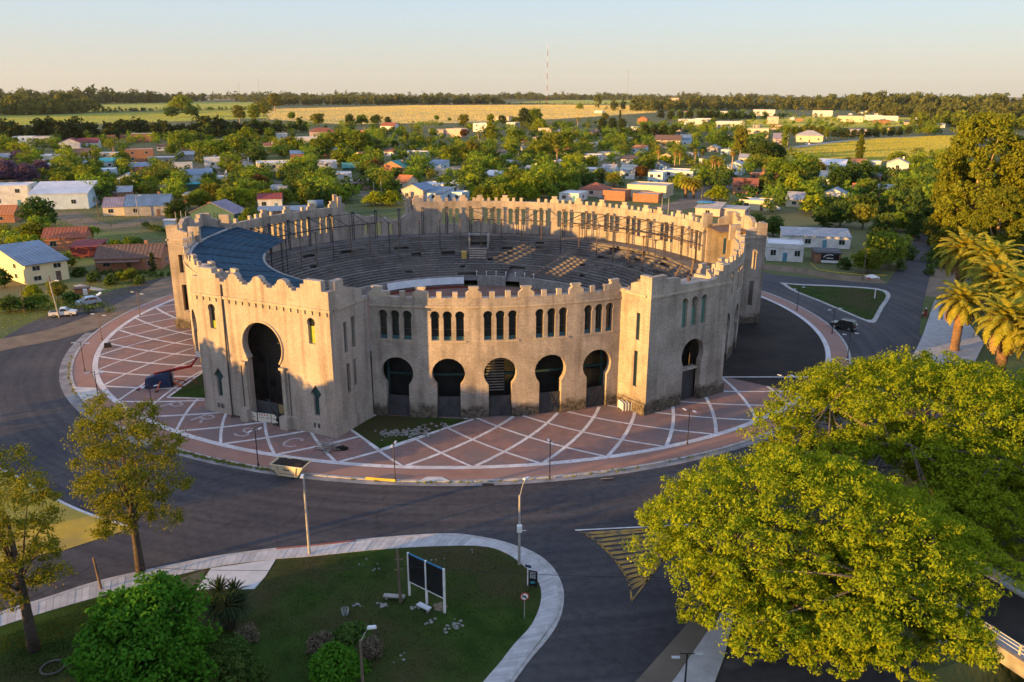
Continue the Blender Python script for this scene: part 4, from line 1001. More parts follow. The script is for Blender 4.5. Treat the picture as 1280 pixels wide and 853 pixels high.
make_canary('canary0', 6.2, 1); make_canary('canary1', 4.5, 2, 58, 3.3)
def make_fan(key, th, seed, nf=46):
    rng = np.random.default_rng(seed); V, F, V2, F2 = [], [], [], []
    for i in range(nf):
        t = i / nf; az = i * 2.39996; el = R_(75) - t * R_(150); d = np.array([math.cos(az) * math.cos(el), math.sin(az) * math.cos(el), math.sin(el)])
        s = np.array([-math.sin(az), math.cos(az), 0]); u_ = np.cross(d, s); o = np.array([0, 0, th]) + d * (.75 if t < .6 else .5); dst, dsf = (V, F) if t < .62 else (V2, F2)
        for k in range(7):
            a = (k - 3) * .30; e = d * math.cos(a) + s * math.sin(a); tip = o + e * (.95 + .2 * rng.random()) + np.array([0, 0, -.22 - .3 * t]); w_ = np.cross(e, u_) * .10
            dst += [o, o + e * .55 + w_, tip, o + e * .55 - w_]; dsf.append([len(dst)-4, len(dst)-3, len(dst)-2, len(dst)-1])
    cm = np_mesh('crown', np.array(V), np.array(F), L_PALM); dm = np_mesh('dry_skirt', np.array(V2), np.array(F2), L_DRY)
    mb = MB(); mb.tube([(0, 0, -.1), (0, 0, th * .5), (0, 0, th - .6), (0, 0, th)], [.30, .22, .2, .42], 8); PROTO[key] = (cm, mb.mesh('trunk', BARKL, True), dm)
make_fan('fan0', 9.5, 3); make_fan('fan1', 8, 4)

TREES = []        # (root, photo box)
def plant(key, loc, label, cat='tree', name='tree', group=None, sc=1.0, rz=None):
    pr = PROTO[key]; rz = random.uniform(0, 6.28) if rz is None else rz
    t = thing(name, label, cat, loc, rz, group, sc)
    put('crown', pr[0], t); put('trunk', pr[1], t)
    if len(pr) > 2: put('dry_skirt', pr[2], t)
    return t

# ================================================================== HOUSES of the town
HM = {}
def col(name, c, c2=None, **k):
    if name not in HM: HM[name] = M(name, c, c2, **k)
    return HM[name]
WALLS = dict(
    W=col('whitewash_wall', (.64, .62, .59), (.47, .455, .43), scale=.5, bump=.15, bscale=3), C=col('cream_wall', (.62, .53, .36), (.52, .44, .30), scale=.5, bump=.15),
    Y=col('pale_yellow_wall', (.70, .60, .36), (.62, .53, .32), scale=.5, bump=.15), B=col('brick_wall', (.34, .17, .095), (.25, .125, .075), scale=1.2, bump=.4, bscale=6),
    P=col('pinkish_wall', (.58, .42, .34), (.48, .35, .29), scale=.5), G=col('grey_block_wall', (.34, .32, .30), (.25, .24, .225), scale=.8, bump=.3), T=col('teal_wall', (.10, .30, .33), (.08, .24, .27), scale=.5),
    L=col('pale_blue_wall', (.50, .60, .66), (.42, .51, .57), scale=.5), O=col('terracotta_wall', (.42, .19, .10), (.33, .15, .085), scale=.8, bump=.2), R=col('dark_red_sheet', (.20, .045, .035), (.15, .035, .03), scale=.8), K=col('dark_green_sheet', (.05, .11, .085), (.04, .085, .07), scale=.6))
ROOFS = dict(
    g=col('grey_sheet_roof', (.30, .31, .33), (.21, .22, .235), scale=.6, rough=.5, bump=.2), b=col('blue_grey_roof', (.12, .19, .28), (.085, .135, .20), scale=.5, rough=.5, bump=.2), w=col('white_flat_roof', (.62, .62, .62), (.5, .5, .51), scale=.4),
    t=col('turquoise_roof', (.05, .34, .36), (.04, .26, .29), scale=.6), r=col('red_tile_roof', (.30, .10, .055), (.22, .075, .045), scale=2, bump=.4), m=col('maroon_roof', (.26, .065, .065), (.20, .05, .05), scale=1.5, bump=.3),
    o=col('orange_tile_roof', (.50, .19, .075), (.40, .15, .06), scale=2, bump=.4), n=col('brown_tile_roof', (.17, .105, .075), (.11, .07, .055), scale=1.5, bump=.5), d=col('dark_slab_roof', (.10, .10, .105), (.07, .07, .075), scale=.4), p=col('mauve_roof', (.26, .22, .26), (.20, .17, .205), scale=.5), c=col('pale_concrete_roof', (.40, .37, .33), (.31, .29, .26), scale=.4), k=col('sea_green_roof', (.08, .25, .21), (.06, .19, .16), scale=.5))
WFRAME = col('white_window_frame', (.55, .55, .53)); WPANE = GLASSY; DOORM = col('house_door', (.16, .10, .07), (.10, .065, .05)); DOORB = col('blue_door', (.10, .26, .34), (.08, .2, .27))
_wm = {}
def window_part(parent, x, y, z, w, hh, rz=0.0, name='window'):
    k = (round(w, 1), round(hh, 1))
    if k not in _wm:
        a, b = MB(), MB(); w_, h_ = k
        for q in ((-w_/2-.06, w_/2+.06, -.05, .06, -.07, 0), (-w_/2-.06, w_/2+.06, -.05, .06, h_, h_+.06), (-w_/2-.06, -w_/2, -.05, .06, 0, h_), (w_/2, w_/2+.06, -.05, .06, 0, h_), (-.025, .025, -.035, .05, 0, h_)): a.box(*q)
        b.box(-w_/2, w_/2, -.012, .05, 0, h_); _wm[k] = (a.mesh('window', WFRAME), b.mesh('pane', WPANE))
    f = put(name, _wm[k][0], parent, (x, y, z), rz); put('pane', _wm[k][1], f); return f
HOUSES = []       # dict(noun, loc, box)
def house(u0, u1, vb, hpx, dep, roof, wall, rc, rz, noun, label, floors=1, win=None, chim=False, door=True, cat='house', name='house', over=.25, extra=None):
    uc = (u0 + u1) / 2; g = G(uc, vb); k = mpp(g); a = R_(rz)
    w = (u1 - u0) * k / (abs(math.cos(a)) + .35 * abs(math.sin(a)) * dep / max(1, (u1 - u0) * k) if rz else 1)
    w = (extra or {}).get('wm', 0) if isinstance(extra, dict) else max(3.0, w)
    if isinstance(extra, dict): extra = None
    hh = max(2.3, hpx * k); d = dep
    t = thing(name, label, cat, g + Vector((0, 0, 0)), a)
    wl = MB(); wl.box(-w/2, w/2, 0, d, -.1, hh); rf = MB(); ov = over
    if roof == 'flat':
        e = .25
        for q in ((-w/2, w/2, 0, .2), (-w/2, w/2, d-.2, d), (-w/2, -w/2+.2, .2, d-.2), (w/2-.2, w/2, .2, d-.2)): wl.box(*q, hh + .002, hh + .4)
        rf.box(-w/2+.2, w/2-.2, .2, d-.2, hh + .004, hh + .12)
    elif roof == 'slab': rf.box(-w/2-ov, w/2+ov, -ov, d+ov, hh + .003, hh + .25)
    elif roof == 'shed':
        r = d * .16; wl.add([(-w/2,0,hh),(w/2,0,hh),(w/2,d,hh),(-w/2,d,hh),(-w/2,d,hh+r),(w/2,d,hh+r)], [(0,3,4),(1,5,2),(3,2,5,4)])
        z0 = lambda y: hh + r * y / d; th = .12
        vs = [(x, y, z0(y) + q) for q in (.02, .02 + th) for x, y in ((-w/2-ov,-ov),(w/2+ov,-ov),(w/2+ov,d+ov),(-w/2-ov,d+ov))]; rf.add(vs, [(3,2,1,0),(4,5,6,7),(0,1,5,4),(1,2,6,5),(2,3,7,6),(3,0,4,7)])
    elif roof in ('gable', 'gabley'):
        if roof == 'gable':                           # ridge along the front
            r = d * .24; wl.add([(-w/2,0,hh),(-w/2,d,hh),(-w/2,d/2,hh+r),(w/2,0,hh),(w/2,d,hh),(w/2,d/2,hh+r)], [(0,2,1),(3,4,5)])
            A = [(-w/2-ov,-ov,hh-ov*.45),(w/2+ov,-ov,hh-ov*.45),(w/2+ov,d/2,hh+r),(-w/2-ov,d/2,hh+r)]; Bq = [(-w/2-ov,d/2,hh+r),(w/2+ov,d/2,hh+r),(w/2+ov,d+ov,hh-ov*.45),(-w/2-ov,d+ov,hh-ov*.45)]
        else:
            r = w * .22; wl.add([(-w/2,0,hh),(w/2,0,hh),(0,0,hh+r),(-w/2,d,hh),(w/2,d,hh),(0,d,hh+r)], [(0,1,2),(3,5,4)])
            A = [(-w/2-ov,-ov,hh-ov*.45),(0,-ov,hh+r),(0,d+ov,hh+r),(-w/2-ov,d+ov,hh-ov*.45)]; Bq = [(0,-ov,hh+r),(w/2+ov,-ov,hh-ov*.45),(w/2+ov,d+ov,hh-ov*.45),(0,d+ov,hh+r)]
        for q in (A, Bq): rf.add([(x,y,z+.03) for x,y,z in q] + [(x,y,z+.16) for x,y,z in q], [(3,2,1,0),(4,5,6,7),(0,1,5,4),(1,2,6,5),(2,3,7,6),(3,0,4,7)])
    elif roof == 'hip':
        r = min(w, d) * .22; i = min(w, d) * .45; q = [(-w/2-ov,-ov,hh),(w/2+ov,-ov,hh),(w/2+ov,d+ov,hh),(-w/2-ov,d+ov,hh)]
        tp = [(-w/2+i, d/2, hh+r), (w/2-i, d/2, hh+r)]; rf.add([(x,y,z+.02) for x,y,z in q] + [(x,y,z-.12) for x,y,z in q] + tp, [(0,1,9,8),(1,2,9),(2,3,8,9),(3,0,8),(0,4,5,1),(1,5,6,2),(2,6,7,3),(3,7,4,0)])
    wl.build('wall', WALLS[wall], t); ro = rf.build('roof', ROOFS[rc], t)
    if roof in ('gable', 'gabley', 'shed', 'hip') and k < .36:         # standing seams or tile courses
        sm = MB(); nr = int(w / .8)
        if roof == 'shed':
            for i in range(nr + 1): x = -w/2 + w * i / nr; sm.bar((x, -ov, hh + .16), (x, d + ov, hh + d*.16 + .17), .07, .06)
        elif roof == 'gable':
            for i in range(nr + 1):
                x = -w/2 + w * i / nr; sm.bar((x, -ov, hh - ov*.45 + .17), (x, d/2, hh + d*.24 + .18), .08, .06); sm.bar((x, d/2, hh + d*.24 + .18), (x, d + ov, hh - ov*.45 + .17), .08, .06)
            sm.bar((-w/2-ov, d/2, hh + d*.24 + .2), (w/2+ov, d/2, hh + d*.24 + .2), .22, .12)
        if sm.f: s_ = sm.build('roof_seam', ROOFS[rc], ro); s_['kind'] = 'stuff'
    if chim: MB().box(w*.18, w*.18+.7, d*.55, d*.55+.7, hh*.8, hh + min(w, d) * .24 + .9).build('chimney', WALLS['B' if wall != 'W' else 'W'], ro)
    nw = win if win is not None else max(1, min(5, int(w / 3.2)))
    fh = hh / floors; wh = min(1.3, fh * .42); ww = min(1.4, w / (nw + 1) * .6) if nw else 1
    dx = None
    for f_ in range(floors):
        for i in range(nw):
            x = -w/2 + w * (i + .5) / nw
            if door and f_ == 0 and i == nw // 2 and nw > 1: dx = x; continue
            window_part(t, x, 0, f_ * fh + fh * .36, ww, wh)
        if nw and d > 4: window_part(t, -w/2, d * .4, f_ * fh + fh * .36, ww, wh, -pi / 2)
        if nw and d > 4: window_part(t, w/2, d * .5, f_ * fh + fh * .36, ww, wh, pi / 2)
    if dx is not None: MB().box(dx - .5, dx + .5, -.04, .05, 0, min(2.1, hh * .8)).build('door', DOORB if wall in 'WL' else DOORM, t)
    if extra == 'tank':
        mb = MB(); mb.tube([(w*.2, d*.6, hh + .45), (w*.2, d*.6, hh + 1.6)], .6, 10); mb.build('water_tank', ROOFS['b'], t)
    if extra == 'porch':
        mb = MB(); mb.box(-w*.45, w*.2, -2.4, -.02, hh*.82, hh*.82+.12); 
        for x in (-w*.43, -w*.12, w*.18): mb.box(x-.08, x+.08, -2.3, -2.14, 0, hh*.82)
        mb.build('porch', ROOFS[rc], t)
    HOUSES.append(dict(noun=noun, loc=g, box=(u0, u1, vb - hpx - dep * .18 / k, vb), w=w, d=d, a=a)); return t
D_ = [
# u0 u1 vb hpx dep roof wall roofcol rz noun | label | opts
(42,81,353,25,14,'shed','Y','b',50,'cream two-storey house','cream two-storey house with blue-grey sloping roof beside the left lawn',dict(floors=2,win=2,over=.5,extra=dict(wm=8.2))),
(56,107,313,15,8,'gable','O','r',14,'terracotta cottage','terracotta cottage with red tiled gable roof behind the dark red shed',dict(chim=False,win=2)),
(90,125,322,13,5,'shed','R','m',8,'dark red shed','windowless dark red metal shed beside the terracotta cottage',dict(win=0,cat='shed',name='shed')),
(122,202,338,15,9,'gable','O','n',10,'brick bungalow','long low brick bungalow with dark brown tiled roof near the ring road',dict(chim=True,win=3,extra='porch')),
(40,110,262,19,16,'shed','L','w',14,'pale blue warehouse','large pale blue warehouse with white low-pitched roof',dict(win=2,door=False,cat='warehouse',name='warehouse')),
(-12,36,258,24,12,'flat','W','w',14,'white stepped block','white stepped block with parapets at the left picture edge',dict(floors=2,win=2)),
(-16,18,279,10,9,'gable','O','o',14,'orange-tiled house','small house with orange tiled roof below the white stepped block',dict(win=1)),
(30,50,241,9,9,'flat','T','k',14,'teal outbuilding','little teal outbuilding behind the pale blue warehouse',dict(win=1)),
(130,168,270,11,10,'gable','C','p',14,'mauve-roofed house','cream house with faded mauve gable roof joined to a blue-roofed one',dict(win=2)),
(157,212,270,12,12,'gable','G','b',12,'blue-roofed house','wide house with steel blue gable roof facing the dirt street',dict(win=2,chim=True)),
(236,297,281,14,8,'gabley','K','p',-12,'dark green shed','dark green sheet shed with pale mauve roof behind the arena',dict(win=0,cat='shed',name='shed')),
(323,353,262,13,6,'gable','W','m',12,'red-roofed white chalet','little white chalet with red gable roof on a brick base',dict(win=2)),
(324,386,273,8,5,'shed','B','g',12,'long low brick shed','long low brick shed with silver roof just behind the arena wall',dict(win=1,cat='shed',name='shed')),
(211,241,217,11,10,'flat','W','c',20,'white box house','white box house with unplastered brick right side',dict(win=1)),
(226,266,230,11,10,'shed','L','b',20,'long blue-roofed bungalow','pale bungalow with flat steel blue roof on the town street',dict(win=2)),
(256,277,211,12,9,'flat','W','w',20,'white house by the lane','bright white flat house near the utility poles of the lane',dict(win=1,extra='tank')),
(125,150,211,8,9,'shed','W','t',20,'turquoise-roofed house','house with vivid turquoise roof among the left trees',dict(win=1)),
(126,145,223,10,10,'flat','L','w',20,'pale blue cube','pale blue cube house below the turquoise roof',dict(win=1)),
(159,192,203,15,10,'flat','B','c',20,'two-storey brick house','two-storey brick house with white ground floor wall',dict(floors=2,win=2)),
(166,190,178,10,12,'slab','B','c',20,'unfinished brick house','unfinished bare brick house below the dark pine belt',dict(win=2)),
(75,100,187,8,12,'gabley','W','m',18,'white gabled house','white house with maroon gable roof near the pine belt',dict(win=1)),
(98,123,186,7,12,'gable','W','m',18,'maroon-roofed bungalow','long white bungalow with maroon roof beside the white gabled house',dict(win=2)),
(18,42,182,10,12,'flat','L','w',18,'blue-white apartments','blue and white two-storey apartments at the foot of the pine belt',dict(floors=2,win=3)),
(42,64,182,10,12,'flat','W','b',18,'white apartment annex','white annex right of the blue-white apartments',dict(floors=2,win=2)),
(160,188,216,7,9,'shed','B','b',20,'brick house with pale roof','brick house with pale blue roof in front of the two-storey brick house',dict(win=2)),
(44,83,201,6,12,'slab','W','w',18,'flat white hall','low flat white hall behind the purple trees',dict(win=2)),
(91,115,198,6,10,'gable','C','n',18,'brown-roofed cottage','cream cottage with brown gable roof left of the brick houses',dict(win=1)),
(186,217,205,7,12,'slab','G','g',18,'grey block house','unplastered grey block house right of the two-storey brick house',dict(win=2)),
(232,255,238,6,8,'slab','K','t',20,'teal canopy','low teal canopy roof behind the green bushes',dict(win=0,cat='shed',name='shed')),
(322,365,222,17,15,'flat','Y','w',18,'cream two-storey block','pale cream two-storey block standing alone by the town street',dict(floors=2,win=3)),
(388,420,173,8,14,'hip','P','r',15,'red hipped villa','pink villa with red hipped roof at the edge of the golden field',dict(win=3)),
(370,397,181,8,14,'flat','W','w',15,'long white bungalow','long white flat bungalow below the red hipped villa',dict(win=3)),
(345,360,176,8,12,'flat','W','b',15,'small white house','small white flat house hidden among dark trees',dict(win=1)),
(363,381,201,8,9,'shed','B','b',15,'small blue-roofed house','small brick house with blue roof behind the cream two-storey block',dict(win=1)),
(395,422,211,8,11,'flat','W','w',15,'white garage','low white garage house among the mid green trees',dict(win=1)),
(395,440,227,9,10,'flat','W','w',12,'long white house','long white parapet house on the town street behind the arena',dict(win=3)),
(418,462,237,10,8,'slab','P','c',12,'pink porch house','pink house with a flat porch roof at the dirt crossing',dict(win=2,extra='porch')),
(428,450,216,5,9,'gable','K','k',12,'sea-green roof','little house with sea green roof behind the long white house',dict(win=1)),
(223,243,201,7,9,'shed','G','g',18,'grey shed','grey metal shed left of the town street',dict(win=0,cat='shed',name='shed')),
(471,508,222,12,10,'gabley','O','k',-22,'orange brick gable house','orange brick gable house with chimney behind the ruined wall',dict(win=2,chim=True)),
(500,529,199,8,11,'flat','W','w',-20,'white cabin','white cabin with hipped white roof among the central trees',dict(win=2)),
(499,532,251,13,10,'gabley','P','b',-24,'steel blue gable house','house with broad steel blue gable roof right behind the arena wall',dict(win=2)),
(528,556,252,10,9,'shed','L','b',-24,'low blue lean-to','low lean-to with blue sheet roof behind the battlements',dict(win=1)),
(520,577,241,9,10,'flat','W','w',-24,'long white flat house','long white flat-roofed house behind the steel blue gables',dict(win=4,extra='tank')),
(563,579,252,10,6,'flat','L','w',-24,'pale blue hut','pale blue hut beside the blue lean-to',dict(win=1)),
(474,494,166,8,13,'gable','W','r',-20,'white farmhouse','white farmhouse with reddish roof below the golden field',dict(win=2)),
(534,556,171,8,16,'flat','G','d',-20,'grey hall','grey blockwork hall in the empty lot',dict(win=1)),
(556,578,172,10,16,'flat','P','c',-20,'beige cube','beige cube building next to the grey hall',dict(win=0)),
(590,611,165,10,16,'flat','W','w',-20,'white modern villa','tall white modern villa at the edge of the golden field',dict(win=2,floors=2)),
(632,645,161,7,16,'flat','W','w',-20,'white cube villa','white cube villa among poplars',dict(win=1)),
(619,637,151,5,20,'slab','P','o',-20,'pink farm shed','pinkish farm shed at the golden field',dict(win=2)),
(601,627,226,6,9,'shed','W','w',-22,'white shed roof','low white shed roof among the bushy central trees',dict(win=1)),
(530,553,213,7,10,'shed','L','b',-22,'blue shed house','small house with pale blue roof in the central block',dict(win=1)),
(537,556,220,7,8,'flat','C','c',-22,'cream cottage','cream flat cottage in front of the blue shed house',dict(win=1)),
(558,578,219,8,8,'flat','C','n',-22,'tan cottage','tan cottage beside a palm in the central block',dict(win=1)),
(817,850,186,10,14,'gable','C','n',-18,'cream school house','long cream building with grey-brown roof and porch on open ground',dict(win=4,extra='porch')),
(848,863,184,9,14,'gable','L','b',-18,'pale blue wing','pale blue wing attached to the cream school house',dict(win=1)),
(808,829,232,15,10,'flat','L','w',-24,'pale blue tall house','pale blue tall house beside the bright white block',dict(win=2,floors=2)),
(828,866,231,16,12,'flat','W','w',-24,'bright white block','bright white two-storey block in front of the fan palms',dict(win=3,floors=2)),
(782,833,247,14,12,'flat','C','c',-24,'long cream flat building','long cream flat building behind the arena battlements',dict(win=0,door=False)),
(752,782,251,11,8,'flat','B','d',-24,'orange brick box','orange brick box right behind the arena battlements',dict(win=0)),
(790,823,253,9,7,'flat','B','c',-24,'low brick annex','low brick annex in front of the long cream flat building',dict(win=0)),
(722,756,246,9,10,'hip','P','r',-24,'dark red hipped house','house with dark red hipped roof behind the arena wall',dict(win=1)),
(697,725,252,9,10,'flat','W','w',-24,'white terrace','white terrace house left of the dark red hipped roof',dict(win=2)),
(773,794,224,10,10,'gable','W','b',-22,'white gabled villa','white villa with blue-grey roof behind the pines',dict(win=1)),
(724,748,202,7,12,'flat','W','w',-22,'white flat row','row of low white flats behind the fan palm',dict(win=2)),
(745,770,199,7,12,'flat','C','c',-22,'cream flat row','row of low cream flats right of the white row',dict(win=2)),
(691,704,211,9,9,'flat','W','w',-22,'small white cube','small white cube left of a tall fan palm',dict(win=1)),
(872,902,211,12,14,'slab','L','d',-22,'dark slab house','house with dark flat roof slab among the fan palms',dict(win=2)),
(907,928,219,12,12,'gabley','L','g',-22,'grey gable house','blue-grey gable house right of the fan palms',dict(win=1)),
(847,868,156,6,18,'flat','W','w',-18,'far white bungalow','far white bungalow left of the suburb lots',dict(win=3)),
(868,888,155,6,18,'flat','W','w',-18,'far white terrace','far white terrace next to the far white bungalow',dict(win=2)),
(773,798,165,6,16,'flat','W','b',-18,'white roadside house','white roadside house in front of the dark pines',dict(win=2)),
(796,809,156,7,16,'gabley','B','o',-18,'tall brick shed','tall brick shed beside the golden field',dict(win=1)),
(672,690,167,6,14,'flat','P','c',-18,'beige bungalow','beige bungalow below the far end of the golden field',dict(win=2)),
(836,848,130,7,20,'flat','P','c',-18,'tall pink block','tall pink block standing above the far treeline',dict(win=2,floors=3)),
(742,753,142,3,20,'flat','W','w',-18,'white field shed','white shed standing alone in the golden field',dict(win=1)),
(862,884,158,8,20,'flat','W','w',-18,'white suburb house','white suburb house at the left end of the lots',dict(win=2)),
(894,930,160,7,22,'flat','W','w',-18,'long suburb terrace','long white terrace in the suburb lots',dict(win=4)),
(932,960,173,11,18,'flat','C','c',-18,'cream suburb block','cream suburb block near the gravel road',dict(win=3,floors=2)),
(958,973,155,8,22,'flat','P','c',-18,'pinkish suburb cube','pinkish cube house on the grass lots',dict(win=1)),
(962,977,162,5,18,'slab','P','o',-18,'low tan bungalow','low tan bungalow below the pinkish cube',dict(win=1)),
(1016,1040,146,7,26,'flat','W','d',-18,'long white store','long white store at the far end of the lots',dict(win=1)),
(1048,1078,153,7,26,'flat','C','c',-18,'cream terrace row','cream terrace row on the far lots',dict(win=4)),
(995,1028,178,8,18,'hip','C','c',-18,'cream hipped bungalow','cream bungalow with hipped roof beside the gravel road',dict(win=3)),
(965,985,182,8,16,'gable','P','p',-18,'mauve suburb house','house with faded mauve roof left of the cream hipped bungalow',dict(win=1)),
(893,910,145,5,26,'flat','W','w',-18,'distant white villa','distant white villa among the far trees',dict(win=2)),
(941,968,145,7,26,'flat','W','b',-18,'distant blue-white row','distant blue and white row among the far trees',dict(win=3)),
(1082,1102,151,6,26,'flat','W','w',-18,'white lot house','white flat house on the right suburb lots',dict(win=2)),
(1100,1122,152,6,26,'flat','W','w',-18,'white lot terrace','white flat terrace right of the white lot house',dict(win=2)),
(1093,1112,156,5,20,'slab','B','r',-18,'low brick store','low brick store in front of the white lot houses',dict(win=2)),
(1164,1195,145,4,30,'slab','W','d',-18,'far low sheds','far low white sheds in front of the right woods',dict(win=3)),
(1060,1086,170,7,18,'flat','G','g',-18,'grey suburb hall','grey hall behind the tree row of the common',dict(win=1)),
(1020,1055,213,6,14,'shed','W','w',-26,'white-roofed hall','hall with long white sloping roof at the edge of the common',dict(win=1)),
(1022,1040,236,14,9,'gable','L','b',-26,'pale blue cottage','pale blue cottage in shade below the white-roofed hall',dict(win=1)),
(966,990,231,10,9,'gable','O','o',-26,'orange-roofed cottage','cottage with orange tiled roof among the right trees',dict(win=1,chim=True)),
(1064,1091,247,9,8,'gable','P','o',-26,'bright orange roof','cottage with bright orange tiled roof among bushy trees',dict(win=1)),
(1028,1056,256,13,9,'gabley','W','b',-26,'white gable end','white gable-ended house behind the silver-roofed shed',dict(win=1)),
(1107,1133,222,17,9,'gabley','W','c',-26,'tall white house','tall white house with chimney among the trees left of the eucalyptus',dict(win=1,floors=2,chim=True)),
(923,961,263,11,8,'flat','C','w',-26,'cream street house','cream flat house across the street from the arena',dict(win=2)),
(897,931,271,7,9,'slab','P','c',-26,'low pink house','low pinkish house beside the blue tarpaulin roof',dict(win=1)),
(868,900,270,7,8,'shed','P','c',-26,'tarp-roofed shed','shed with a bright blue tarpaulin on its roof',dict(win=1)),
(981,1003,259,9,9,'gable','C','g',-26,'grey-roofed house','cream house with grey roof behind the silver-roofed shed',dict(win=1)),
(958,1003,327,20,8,'flat','W','w',-14,'white street house','white flat-roofed street house with blue door and window facing the arena',dict(win=3)),
(979,1060,310,14,7,'shed','W','g',-12,'silver-roofed long shed','long white shed with silver corrugated roof behind the white street house',dict(win=4)),
(1018,1050,329,12,6,'slab','B','d',-12,'brick carport','open brick carport with a dark and white banner beside the white street house',dict(win=0,cat='carport',name='carport')),
]
for r in D_:
    o = r[11]
    house(*r[:9], r[9], r[10], **o)

# ================================================================== TREES in place
PH = {k: max(v.co.z for v in PROTO[k][0].vertices) for k in PROTO}
DESC = dict(round0='mid green bushy tree', round1='broad mid green tree', round2='lime green bushy tree', dark0='dark green round tree', dark1='dark green spreading tree', olive0='olive brown airy tree',
            euc0='airy olive eucalyptus', euc1='tall leafy eucalyptus', poplar0='narrow poplar', cypress0='slim dark cypress', pine0='dark umbrella pine', pine1='dark bushy pine', jaca0='purple flowering jacaranda',
            red0='reddish brown tree', bush0='low dark bush', bush1='low lime bush', fan0='tall fan palm', fan1='short fan palm', canary0='feathery date palm', canary1='squat feathery date palm')
LABELS = {}
def rel_label(key, u, v, h):
    best = sorted(HOUSES, key=lambda q: ((q['box'][0] + q['box'][1]) / 2 - u) ** 2 + 2.2 * ((q['box'][3]) - v) ** 2)[:3]
    size = 'small ' if h < 14 else ('big ' if h > 30 else '')
    for q in best:
        du = u - (q['box'][0] + q['box'][1]) / 2; dv = v - q['box'][3]; hw = (q['box'][1] - q['box'][0]) / 2
        if dv > 3 and abs(du) < hw + 6: r = 'in front of'
        elif dv < -3 and abs(du) < hw + 6: r = 'rising behind'
        elif du < 0: r = 'just left of'
        else: r = 'just right of'
        l = f"{size}{DESC[key]} {r} the {q['noun']}"
        if l not in LABELS: break
    else:
        q = best[0]; l = f"{size}{DESC[key]} near the {q['noun']}"
    LABELS.setdefault(l, []); return l
def town_tree(u, v, hpx, key, wk=1.0):
    g = G(u, v); k = mpp(g); s = hpx * k / PH[key]; l = rel_label(key, u, v, hpx)
    cat = 'palm' if key[:3] in ('fan', 'can') else ('bush' if key[:4] == 'bush' else 'tree')
    t = plant(key, g, l, cat, {'palm': 'palm_tree', 'bush': 'bush'}.get(cat, 'tree'), None, (s * wk, s * wk, s)); LABELS[l].append(t); TREES.append((u, v, hpx, g)); return t
